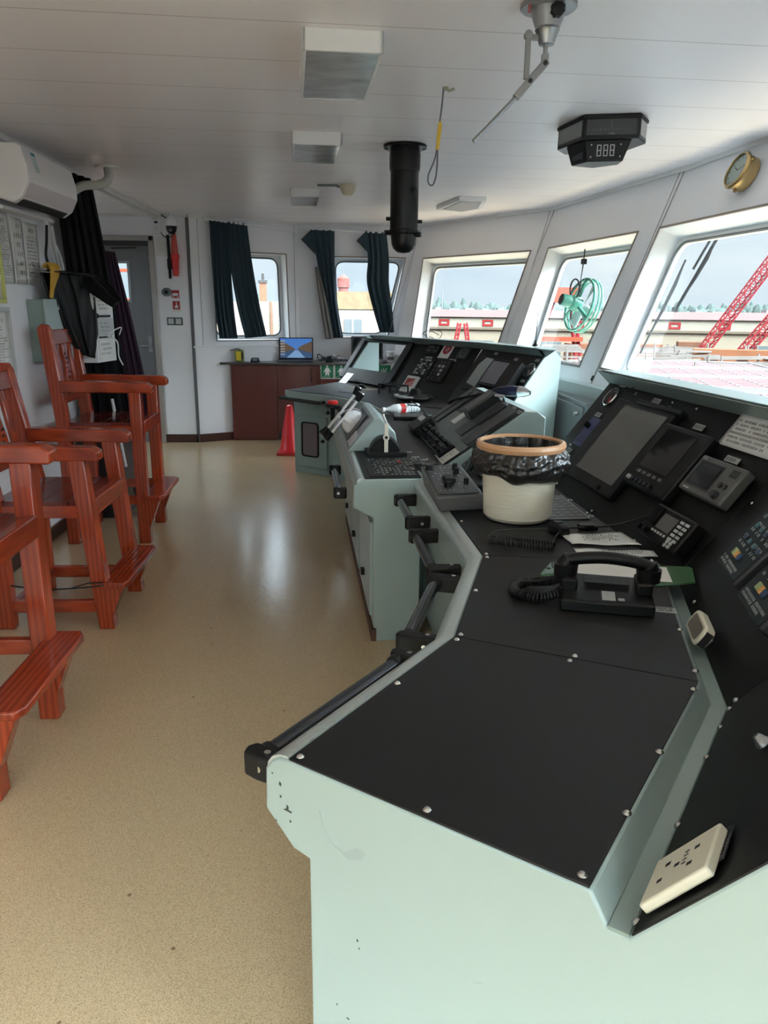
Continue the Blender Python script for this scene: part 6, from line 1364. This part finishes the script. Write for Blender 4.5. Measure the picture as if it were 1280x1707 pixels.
for k in range(4):
    q = MB(Matrix.Translation((.56, 8.200, CZ+.03*k)) @ Matrix.Rotation(R(-6+5*k), 4, 'Z')); q.box(-.11, .11, -.08, .08, .001, .028); tag(q.build('paper_stack', [M_PAPER, M_GREYP, M_PAPER, M_LAMIN][k], bevel=.004), ['bottom white bundle of the paper pile seen through the bay', 'grey folder in the paper pile seen through the bay', 'third bundle up in the paper pile seen through the bay', 'topmost white bundle of the paper pile seen through the bay'][k], 'papers', 'paper pile on the far counter')
# red traffic cone
t = thing('traffic_cone', 'red cone standing on the floor at the end of the far console', 'cone', (-.56, 7.3, 0))
q = MB(Matrix.Translation((-.545, 7.3, 0))); q.lathe([(.115, .03), (.10, .05), (.028, .47), (.0001, .48)], 24); q.build('cone', mat('bright_red', (225, 30, 40), .4), t)
q = MB(); q.box(-.67, -.42, 7.18, 7.42, 0, .03); q.build('base', M_RED, t, bevel=.008)
# ================================================================== right wall
# brass clock
P0 = PE(.83, .19, -.005); cn = (PE(0, 0, -1)-PE(0, 0, 0)).normalized(); xa = (PE(1, 0)-PE(0, 0)).normalized(); ya = (PE(0, 0)-PE(0, 1)).normalized()
CKF = frame(P0, xa, ya, cn) if xa.cross(ya).dot(cn) > 0 else frame(P0, -xa, ya, cn)
t = thing('brass_clock', 'round brass ship clock on the wall above the front windows', 'clock', P0)
q = MB(CKF); q.lathe([(.085, 0), (.088, .004), (.088, .06), (.095, .062), (.096, .070), (.09, .078), (.082, .080), (.080, .070)], 44, loop=1); q.build('case', M_BRASS, t)
q = MB(CKF); q.cyl((0, 0, .0), (0, 0, .066), .082, n=40); q.build('dial', mat('clock_dial', (176, 182, 182), .3), t)
q = MB(CKF)
for k in range(12):
    a = R(k*30); q.beam((.060*math.cos(a), .060*math.sin(a), .0668), (.074*math.cos(a), .074*math.sin(a), .0668), .004, .001)
q.build('hour_marks', M_INK, t)
for (ang_, ln, w_) in ((150, .040, .005), (20, .058, .0035)):
    q = MB(CKF); q.beam((0, 0, .069), (ln*math.cos(R(ang_)), ln*math.sin(R(ang_)), .069), w_, .001); q.build('hand', M_INK, t)
q = MB(CKF); q.cyl((0, -.088, .035), (0, -.1, .035), .008, n=12); q.cyl((.085, .04, .06), (.10, .047, .06), .006, n=10); q.build('latch', M_BRASS, t)
q = MB(CKF); q.cyl((0, 0, .072), (0, 0, .0735), .081, n=40); q.build('glass', M_GLASS, t)
# mint fan hanging in the fourth window
t = thing('hanging_fan', 'mint green round fan hanging by a wire in the fourth window', 'fan', (1.74, 5.75, 1.25))
fcn = Vector((1.742, 5.72, 1.43)); ax = Vector((-.93, -.20, .24)).normalized()       # axis towards the motor end
side = ax.cross(Vector((0, 0, 1))).normalized(); upv = side.cross(ax)
FM = frame(fcn, side, upv, ax)
M_FAN = mat('fan_mint', (82, 146, 126), .35, var=.08)
def ringp(r, z, n=40): return [(r*math.cos(2*math.pi*k/n), r*math.sin(2*math.pi*k/n), z) for k in range(n)]
for r, z, rr_ in ((.190, .0, .010), (.196, -.035, .007), (.19, -.065, .006)):
    q = MB(FM); q.tube(ringp(r, z), rr_, 8, closed=True); q.build('rim_ring', M_FAN, t)
for k in range(3):
    q = MB(FM); a = R(90+120*k); q.tube([(0, 0, .03), (.19*math.cos(a), .19*math.sin(a), 0)], .014, 8); q.build('spoke', M_FAN, t)
for k in range(4):
    q = MB(FM); a = R(30+90*k); c_, s__ = math.cos(a), math.sin(a)
    q.grid(lambda u, v: ((.03+.14*u)*c_ - (.05+.04*u)*(v-.5)*s__*1.2, (.03+.14*u)*s__ + (.05+.04*u)*(v-.5)*c_*1.2, -.03+.03*(v-.5)), 6, 4); q.build('blade', mat('fan_blade', (190, 200, 198), .4), t, solid=.003)
q = MB(FM); q.lathe([(.0001, .0), (.05, .0), (.055, .02), (.055, .07), (.045, .085), (.045, .15), (.040, .158)], 28); q.build('motor', M_FAN, t)
q = MB(FM); q.cyl((0, 0, .156), (0, 0, .159), .036, n=20); q.build('motor_cap', M_DGREY, t)
hp = Vector((1.80, 5.88, 1.80))
q = MB(); q.tube(smooth_path([hp+Vector((0, 0, .035)), hp, Vector((1.77, 5.80, 1.70)), Vector((1.745, 5.74, 1.60)), Vector((1.735, 5.71, 1.52))]), .005, 6); q.tube([fcn+ax*.05+Vector((.07*math.cos(R(a))*side.x, .07*math.cos(R(a))*side.y, .10+.07*math.sin(R(a)))) for a in range(0, 360, 24)], .006, 6, closed=True); q.tube(smooth_path([Vector((1.735, 5.71, 1.60)), fcn+ax*.08+Vector((0, 0, .06)), fcn+ax*.06-Vector((0, 0, .12))]), .004, 6); q.build('hanging_wire', M_CABLE, t)
q = MB(); q.box(hp.x-.018, hp.x+.018, hp.y-.02, hp.y+.02, hp.z-.075, hp.z-.035); q.build('binder_clip', M_RUB, t, bevel=.004)
# grey cabinet on the lower wall
t = thing('grey_wall_cabinet', 'grey steel cabinet below the windows between the two consoles', 'cabinet', (1.60, 5.05, .2))
q = MB(); q.hexa([(1.50, 4.62, .18), (1.66, 4.62, .18), (1.62, 5.55, .18), (1.48, 5.55, .18)], [(1.50, 4.62, .83), (1.66, 4.62, .83), (1.62, 5.55, .83), (1.48, 5.55, .83)]); q.build('case', M_GALV, t, bevel=.006)
q = MB(); q.hexa([(1.488, 4.66, .22), (1.50, 4.66, .22), (1.48, 5.50, .22), (1.468, 5.50, .22)], [(1.488, 4.66, .80), (1.50, 4.66, .80), (1.48, 5.50, .80), (1.468, 5.50, .80)]); q.build('door', M_GALV, t, bevel=.004)
q = MB(); q.cyl((1.49, 4.72, .755), (1.455, 4.72, .755), .014, n=14); q.build('door_knob', M_CHROME, t)
q = MB(); q.cyl((1.476, 5.30, .75), (1.46, 5.36, .76), .008, n=10); q.build('hinge_pin', M_INK, t)
q = MB(); q.cyl((1.60, 4.87, .955), (1.52, 4.60, 1.0), .007, n=8); tag(q.build('sill_rod', M_RUB), 'thin black rod lying on the sill beside the near console hood', 'rod')

# ================================================================== outside: dock and deck
GZ = -9.0
g = MB(); g.face([(-900, -900, GZ), (900, -900, GZ), (900, 2500, GZ), (-900, 2500, GZ)]); go = struct(g.build('ground', mat('dock_ground', (52, 48, 45), .95, spec=.03, var=.25, vscale=.05), smooth=False))
# warehouse
M_WH = mat('cream_rusty_wall', (87, 79, 68), .95, spec=.03, var=.22, vscale=.35, stretch=(1, 1, 6))
M_ROOF = mat('brown_roof_sheet', (64, 51, 49), .95, spec=.03, var=.12, vscale=.3)
w0, w1 = Vector((-30, 172.5, 0)), Vector((130, 125, 0)); sW = (w1-w0).normalized(); WF_ = frame((w0.x, w0.y, 0), sW, (0, 0, 1), sW.cross(Vector((0, 0, 1))))
Lw = (w1-w0).length
t = thing('warehouse', 'long cream warehouse with brown roof across the dock', 'building', (50, 148, GZ))
q = MB(WF_); q.box(0, Lw, GZ, -2.6, -30, 0); q.build('lower_wall', M_WH, t)
q = MB(WF_); q.box(0, Lw, -2.6, -.4, -30, -1.5); q.build('upper_wall', mat('cream_upper_wall', (91, 86, 77), .95, spec=.03, var=.15, vscale=.4), t)
q = MB(WF_); q.box(0, Lw, -2.85, -2.45, -30.5, .6); q.build('ledge', mat('brown_ledge', (64, 56, 47), .95, spec=.03), t)
q = MB(WF_); q.hexa([(-.5, -.4, -.9), (Lw+.5, -.4, -.9), (Lw+.5, -.4, -31), (-.5, -.4, -31)], [(-.5, 1.0, -14), (Lw+.5, 1.0, -14), (Lw+.5, 1.0, -16), (-.5, 1.0, -16)]); q.build('roof', M_ROOF, t)
for k in range(18):
    q = MB(WF_); x = 6+k*9.0; ring_fill(q, [(x, -2.2), (x+2.2, -2.2), (x+2.2, -.9), (x, -.9)], [(x+.45, -1.8), (x+1.75, -1.8), (x+1.75, -1.3), (x+.45, -1.3)], -1.5, -1.35); q.build('red_frame', mat('red_wall_letter', (83, 25, 25), .95, spec=.03), t)
for k in range(12):
    q = MB(WF_); x = 3+k*13.5; q.box(x, x+5.5, GZ+1.2, -5.0, -.2, .12); q.build('window', mat('dusty_far_window', (54, 59, 59), .95, spec=.03, var=.2, vscale=1), t)
def lattice(q, a, b, w, n, r):
    a, b = Vector(a), Vector(b); d = (b-a).normalized(); s_ = d.cross(Vector((0, 1, 0))).normalized()*w/2; u = Vector((0, w/2, 0))
    cs = [s_+u, -s_+u, -s_-u, s_-u]
    for c_ in cs: q.beam(a+c_, b+c_, r, r, up=(0, 1, 0))
    for k in range(n):
        p0 = a.lerp(b, k/n); p1 = a.lerp(b, (k+1)/n)
        for i in range(4):
            c0_, c1_ = cs[i], cs[(i+1) % 4]
            q.beam(p0+c0_, p1+c1_, r*.6, r*.6, up=(0, 1, .1)); q.beam(p0+c0_, p0+c1_, r*.6, r*.6, up=(0, 1, .1))
M_CR = mat('crane_red', (88, 25, 28), .95, spec=.03, var=.1); M_CR2 = mat('crane_orange', (91, 40, 28), .95, spec=.03, var=.1)
t = thing('dock_crane', 'tall red lattice crane jib in the nearest window, farther right', 'crane', (52, 97, GZ))
q = MB(); lattice(q, (46.5, 99.5, -5.2), (58.5, 94, 17), 1.1, 26, .14); q.build('jib', M_CR, t)
q = MB(); lattice(q, (50.8, 97.5, -5.2), (57.5, 94.5, 5.5), 1.2, 14, .16); q.build('mast', M_CR, t)
q = MB(); q.box(43, 62, 94, 97, -6.4, -4.9); q.box(46, 60, 95, 99, GZ, -6.4); q.build('crane_base', M_CR2, t)
t = thing('gantry_crane', 'red portal crane seen behind the hanging fan', 'crane', (28, 107, GZ))
q = MB(); lattice(q, (24.3, 107, GZ), (28.6, 106, 3.0), .7, 12, .2); lattice(q, (33.5, 107, GZ), (31.2, 106, 2.6), .7, 12, .2); q.build('leg', M_CR, t)
q = MB(); q.box(27.5, 32, 105, 107, 2.2, 4.2); q.box(27.0, 33, 105.5, 106.5, -3.0, -2.4); q.build('cross_beam', M_CR2, t)
t = thing('gantry_crane', 'red portal crane at the left edge of the third window', 'crane', (20, 150, GZ))
q = MB(); lattice(q, (21, 150, GZ), (22.2, 150, -1.5), .6, 8, .2); lattice(q, (24.6, 150, GZ), (23.4, 150, -1.5), .6, 8, .2); q.build('leg', M_CR, t)
t = thing('ladder_mast', 'red mast with rungs seen through the door window', 'mast', (-9.5, 31, GZ))
q = MB(); q.box(-9.5, -9.05, 30.8, 31.1, GZ, 6); q.box(-8.1, -7.95, 30.8, 31.0, GZ, 3); q.build('post', M_CR2, t)
for k in range(7):
    q = MB(); z = -4+k*1.1; q.box(-9.2, -7.9, 30.85, 31.0, z, z+.12); q.build('rung', M_CR2, t)
# rusty hull blocks and steel frames on the quay
M_RUST = mat('rusty_plate', (73, 46, 34), .95, spec=.03, var=.35, vscale=.5)
t = thing('rusty_block', 'rust-red slab of steelwork standing on the dock before the warehouse', 'steel block', (45, 118, GZ)); q = MB(); q.box(34, 48, 114, 118, GZ, -3.7); q.build('plates', M_RUST, t)
t = thing('hull_section', 'brown ship hull section with sloping edge on the dock', 'hull section', (56, 110, GZ))
q = MB(frame((49.5, 112, 0), (.95, -.3, 0), (0, 0, 1), (-.3, -.95, 0))); q.prism([(0, GZ), (0, -3.2), (3.2, -3.2), (5.5, -4.8), (9, -5.8), (22, -5.8), (22, GZ)], -3, 0); q.build('plating', mat('brown_hull', (67, 45, 34), .95, spec=.03, var=.3, vscale=.6), t)
t = thing('pipe_girder', 'orange-brown girder with round holes on the dock', 'girder', (40, 76, -6))
q = MB(frame((38, 82, 0), (.92, -.38, 0), (0, 0, 1), (-.38, -.92, 0))); q.box(0, 26, -5.2, -2.7, -2, 0); q.build('web', mat('orange_girder', (81, 51, 35), .95, spec=.03, var=.25, vscale=.8), t)
for k in range(8):
    q = MB(frame((38, 82, 0), (.92, -.38, 0), (0, 0, 1), (-.38, -.92, 0))); q.cyl((2+k*3, -3.9, .0), (2+k*3, -3.9, .1), .55, n=16); q.build('hole', mat('dark_hole', (38, 25, 20), .95, spec=.03), t)
q = MB(); rq = random.Random(4)
for k in range(170):
    x = 22+rq.random()*42; y = 62+rq.random()*36; l_ = 3+rq.random()*9; a = rq.random()*.8-.6; z = -2.9-rq.random()*2.8
    q.beam((x, y, z), (x+l_*math.cos(a), y+l_*math.sin(a), z+rq.random()*.6-.3), .22, .22)
    if k % 3 == 0: q.beam((x, y, GZ), (x, y, -3.2+rq.random()*1.0), .16, .16, up=(0, 1, 0))
so = tag(q.build('steel_scaffolding', mat('pale_steel', (75, 70, 66), .95, spec=.03, var=.3, vscale=.3), smooth=False), 'jumble of pale steel pipes and stanchions on the dock', 'scaffolding'); so['kind'] = 'stuff'
# hatch covers of our own ship
M_HC = mat('hatch_red', (72, 40, 40), .95, spec=.03, var=.12, vscale=.6)
M_HW = mat('hatch_white_edge', (84, 80, 80), .95, spec=.03)
t0 = None
for k, (p, lab) in enumerate((((23.5, 47.5), 'pinkish-red hatch cover below the window, nearest the camera'), ((24.5, 56.0), 'middle pinkish-red hatch cover on the ship deck'), ((26.0, 64.5), 'farthest pinkish-red hatch cover on the ship deck'), ((19.5, 38.0), 'pinkish-red hatch cover partly hidden by the near hood'))):
    Fh = zfr((p[0], p[1], -4.0), -14); t = thing('hatch_cover', lab, 'hatch cover', (p[0], p[1], -4.0), -14, 'hatch covers on the deck')
    q = MB(Fh); q.box(-5.5, 9, -3.6, 3.6, 0, .9); q.build('cover_plate', M_HC, t)
    q = MB(Fh)
    for y in (-3.7, 3.5): q.box(-5.6, 9.1, y, y+.25, .5, 1.0)
    for x in (-5.6, 8.9): q.box(x, x+.25, -3.6, 3.6, .5, 1.0)
    for j in range(9): q.box(-5.3+j*1.6, -5.22+j*1.6, -3.5, 3.5, .9, .94)
    for j in range(6): q.box(-5.4, 8.9, -3.0+j*1.1, -2.92+j*1.1, .9, .94)
    q.build('edge_bars', M_HW, t)
q = MB(); q.box(6, 40, 28, 70, -9, -4.0); struct(q.build('ship_deck', mat('pale_deck', (48, 42, 42), .95, spec=.03, var=.1, vscale=.4), smooth=False))
# old building with tank beyond the far windows
t = thing('old_building', 'pale weathered building with rooftop tank beyond the second far window', 'building', (2, 64, GZ))
q = MB(); q.box(-1.4, 5.4, 60, 74, GZ, 2.5); q.build('wall', mat('weathered_plaster', (91, 84, 76), .95, spec=.03, var=.22, vscale=1.2), t)
q = MB(); q.box(-1.45, 5.45, 59.9, 74, 1.2, 2.5); q.build('mossy_parapet', mat('mossy_parapet', (80, 68, 51), .95, spec=.03, var=.4, vscale=2), t)
for x in (-.1, 3.2):
    q = MB(); q.box(x, x+1.35, 59.9, 60.05, -1.0, .45); w = q.build('window', mat('far_window_grey', (64, 67, 68), .95, spec=.03), t); q = MB(); q.box(x+.62, x+.7, 59.85, 59.9, -1.0, .45); q.build('mullion', M_WHITEB, w)
q = MB(Matrix.Translation((-.15, 61.0, 0))); q.lathe([(.38, 2.5), (.38, 2.8), (.47, 2.82), (.47, 3.5), (.40, 3.55), (.15, 3.75), (.0001, 3.8)], 20); tk = q.build('rooftop_tank', mat('red_grid_tank', (85, 51, 47), .95, spec=.03, var=.2, vscale=2), t)
t = thing('old_building', 'pale building with rusty downpipes beyond the first far window', 'building', (-6, 64, GZ))
q = MB(); q.box(-16, -2.6, 59, 72, GZ, 1.7); q.build('wall', mat('weathered_plaster', (91, 84, 76), .95, spec=.03), t)
for x in (-5.6, -4.9, -3.7): 
    q = MB(); q.cyl((x, 58.9, GZ), (x, 58.9, 1.7), .09, n=8); q.build('downpipe', mat('rust_pipe', (81, 59, 46), .95, spec=.03), t)
for x in (-3.45,):
    q = MB(); q.box(x, x+.7, 58.95, 59.05, -1.2, .0); q.build('window', mat('far_window_grey', (64, 67, 68), .95, spec=.03), t)
t = thing('brick_chimney', 'orange-red chimney stack above the building in the first window', 'chimney', (-6.4, 62, 1.7))
q = MB(); q.box(-6.65, -6.15, 61, 61.6, 1.7, 3.3); q.build('stack', mat('orange_brick', (88, 57, 42), .95, spec=.03, var=.2, vscale=3), t)
q = MB(); q.box(-6.72, -6.08, 60.9, 61.7, 3.1, 3.3); q.box(-6.5, -6.3, 61.2, 61.4, 3.3, 3.8); q.build('cap', mat('grey_cap', (46, 44, 42), .95, spec=.03), t)
# far skyline
def treeline():
    q = MB(); rq = random.Random(8); n = 460
    for row, (R0, hh) in enumerate(((640, 6.4), (560, 4.4))):
        for k in range(n):
            a = R(-35 + 85*k/n + rq.random()*.3); h = hh*(.35+rq.random()**2*1.1+.5*max(0, math.sin(k*.09+row))); r = R0+rq.random()*40; wx = 2.0+rq.random()*2.6
            c = Vector((r*math.sin(a), r*math.cos(a), -1.0))
            q.lathe([(.01, -6), (wx, -4), (wx*1.05, h*.2), (wx*.7, h*.7), (wx*.3, h), (.01, h*1.05)], 7, c)
    return q
so = tag(treeline().build('distant_trees', mat('hazy_green', (50, 57, 54), .95, spec=.03, var=.2, vscale=.05)), 'hazy line of trees along the horizon', 'trees'); so['kind'] = 'stuff'
rq = random.Random(12)
for k in range(24):
    a = R(3.5 + 1.12*k); r = 505; w = 1.6+rq.random()*2.6; h = .3+rq.random()*2.2; c = Vector((r*math.sin(a), r*math.cos(a), 0))
    q = MB(); q.box(c.x-w, c.x+w, c.y-3, c.y+3, GZ, h-.6); tag(q.build('distant_house', [mat('hazy_white', (91, 93, 93), .95, spec=.03), mat('hazy_grey', (76, 79, 82), .95, spec=.03), mat('hazy_rose', (88, 80, 79), .95, spec=.03)][k % 3], smooth=False), 'small pale box-shaped house on the hazy skyline', 'house', 'houses on the skyline')
for k, (a, h) in enumerate(((7.1, 12), (13.0, 11), (19.4, 13), (22.8, 9), (16.0, 7))):
    a = R(a); q = MB(); q.cyl((490*math.sin(a), 490*math.cos(a), -2), (490*math.sin(a), 490*math.cos(a), h), .7, .3, n=6); tag(q.build('radio_mast', mat('hazy_mast', (72, 73, 76), .95, spec=.03)), 'thin distant mast standing on the skyline', 'mast', 'masts on the skyline')
# wipers outside the nearest window
for k, (a, b, c, lab) in enumerate((((2.317, 5.274, 1.73), (2.20, 5.30, 1.40), (2.082, 5.317, 1.101), 'thin window wiper outside the nearest window, farther left'), ((2.375, 4.98, 1.84), (2.297, 5.07, 1.60), (2.201, 5.10, 1.387), 'thicker wiper arm outside the nearest window, top middle'))):
    t = thing('window_wiper', lab, 'wiper', b); M_WP = mat('wiper_grey', (35, 38, 39), .95, spec=.03)
    a, b, c = Vector(a), Vector(b), Vector(c)
    q = MB(); q.tube([a, b, c], .007 if k == 0 else .011, 8); q.build('blade', M_WP, t)
    q = MB(); off = Vector((.0, -.035, 0)); q.tube([a.lerp(b, .1), (a+b)/2+off, b+off*.7, b.lerp(c, .5)], .006, 6); q.build('arm', M_WP, t)
    if k == 1:
        q = MB(); q.tube([a+Vector((0, .09, 0)), b+Vector((0, .03, .06))], .008, 6); q.box(c.x-.01, c.x+.01, c.y-.03, c.y+.02, c.z+.0, c.z+.03); q.build('bracket', M_WP, t)

# ================================================================== light
w = bpy.data.worlds.new('overcast_sky'); bpy.context.scene.world = w; w.use_nodes = True
nt = w.node_tree; n = nt.nodes; l = nt.links; n.clear()
out = n.new('ShaderNodeOutputWorld'); bg = n.new('ShaderNodeBackground'); tc = n.new('ShaderNodeTexCoord')
ns = n.new('ShaderNodeTexNoise'); ns.inputs['Scale'].default_value = 2.2; ns.inputs['Detail'].default_value = 4
mp = n.new('ShaderNodeMapping'); mp.inputs['Scale'].default_value = (1, 1, 5); l.new(tc.outputs['Generated'], mp.inputs[0]); l.new(mp.outputs[0], ns.inputs['Vector'])
cr = n.new('ShaderNodeValToRGB'); e = cr.color_ramp.elements; e[0].position = .35; e[0].color = (.70, .80, .90, 1); e[1].position = .7; e[1].color = (.95, .98, 1.0, 1)
l.new(ns.outputs['Fac'], cr.inputs[0]); l.new(cr.outputs[0], bg.inputs['Color'])
# thin overcast: brightest where the sun stands behind the cloud, over the near end of the bridge
nm = n.new('ShaderNodeVectorMath'); nm.operation = 'NORMALIZE'; l.new(tc.outputs['Generated'], nm.inputs[0])
dt = n.new('ShaderNodeVectorMath'); dt.operation = 'DOT_PRODUCT'; sd = Vector((.60, -.66, .40)).normalized(); dt.inputs[1].default_value = sd
l.new(nm.outputs[0], dt.inputs[0])
mr = n.new('ShaderNodeMapRange'); mr.inputs['From Min'].default_value = -.05; mr.inputs['From Max'].default_value = 1.0; mr.inputs['To Min'].default_value = 1.0; mr.inputs['To Max'].default_value = SKY_BACK
mr.interpolation_type = 'SMOOTHSTEP'; l.new(dt.outputs['Value'], mr.inputs['Value'])
sp = n.new('ShaderNodeSeparateXYZ'); l.new(nm.outputs[0], sp.inputs[0])
m2 = n.new('ShaderNodeMapRange'); m2.inputs['From Min'].default_value = .20; m2.inputs['From Max'].default_value = .62; m2.inputs['To Min'].default_value = SKY_FRONT; m2.inputs['To Max'].default_value = SKY_TOP
m2.interpolation_type = 'SMOOTHSTEP'; l.new(sp.outputs[2], m2.inputs['Value'])
m3 = n.new('ShaderNodeMapRange'); m3.inputs['From Min'].default_value = .60; m3.inputs['From Max'].default_value = .90; m3.inputs['To Min'].default_value = 1.0; m3.inputs['To Max'].default_value = .22
m3.interpolation_type = 'SMOOTHSTEP'; l.new(sp.outputs[2], m3.inputs['Value'])
m4 = n.new('ShaderNodeMath'); m4.operation = 'MULTIPLY'; l.new(m2.outputs[0], m4.inputs[0]); l.new(m3.outputs[0], m4.inputs[1])
mm = n.new('ShaderNodeMath'); mm.operation = 'MULTIPLY'; l.new(mr.outputs[0], mm.inputs[0]); l.new(m4.outputs[0], mm.inputs[1])
l.new(mm.outputs[0], bg.inputs['Strength']); l.new(bg.outputs[0], out.inputs[0])
sc = bpy.context.scene
sc.view_settings.view_transform = 'Standard'; sc.view_settings.look = 'None'; sc.view_settings.gamma = 1; sc.view_settings.exposure = EXPO; sc.view_settings.use_curve_mapping = False
sc.cycles.max_bounces = 10; sc.cycles.diffuse_bounces = 6; sc.cycles.transparent_max_bounces = 12; sc.cycles.sample_clamp_indirect = 8
sc.cycles.caustics_reflective = False; sc.cycles.caustics_refractive = False
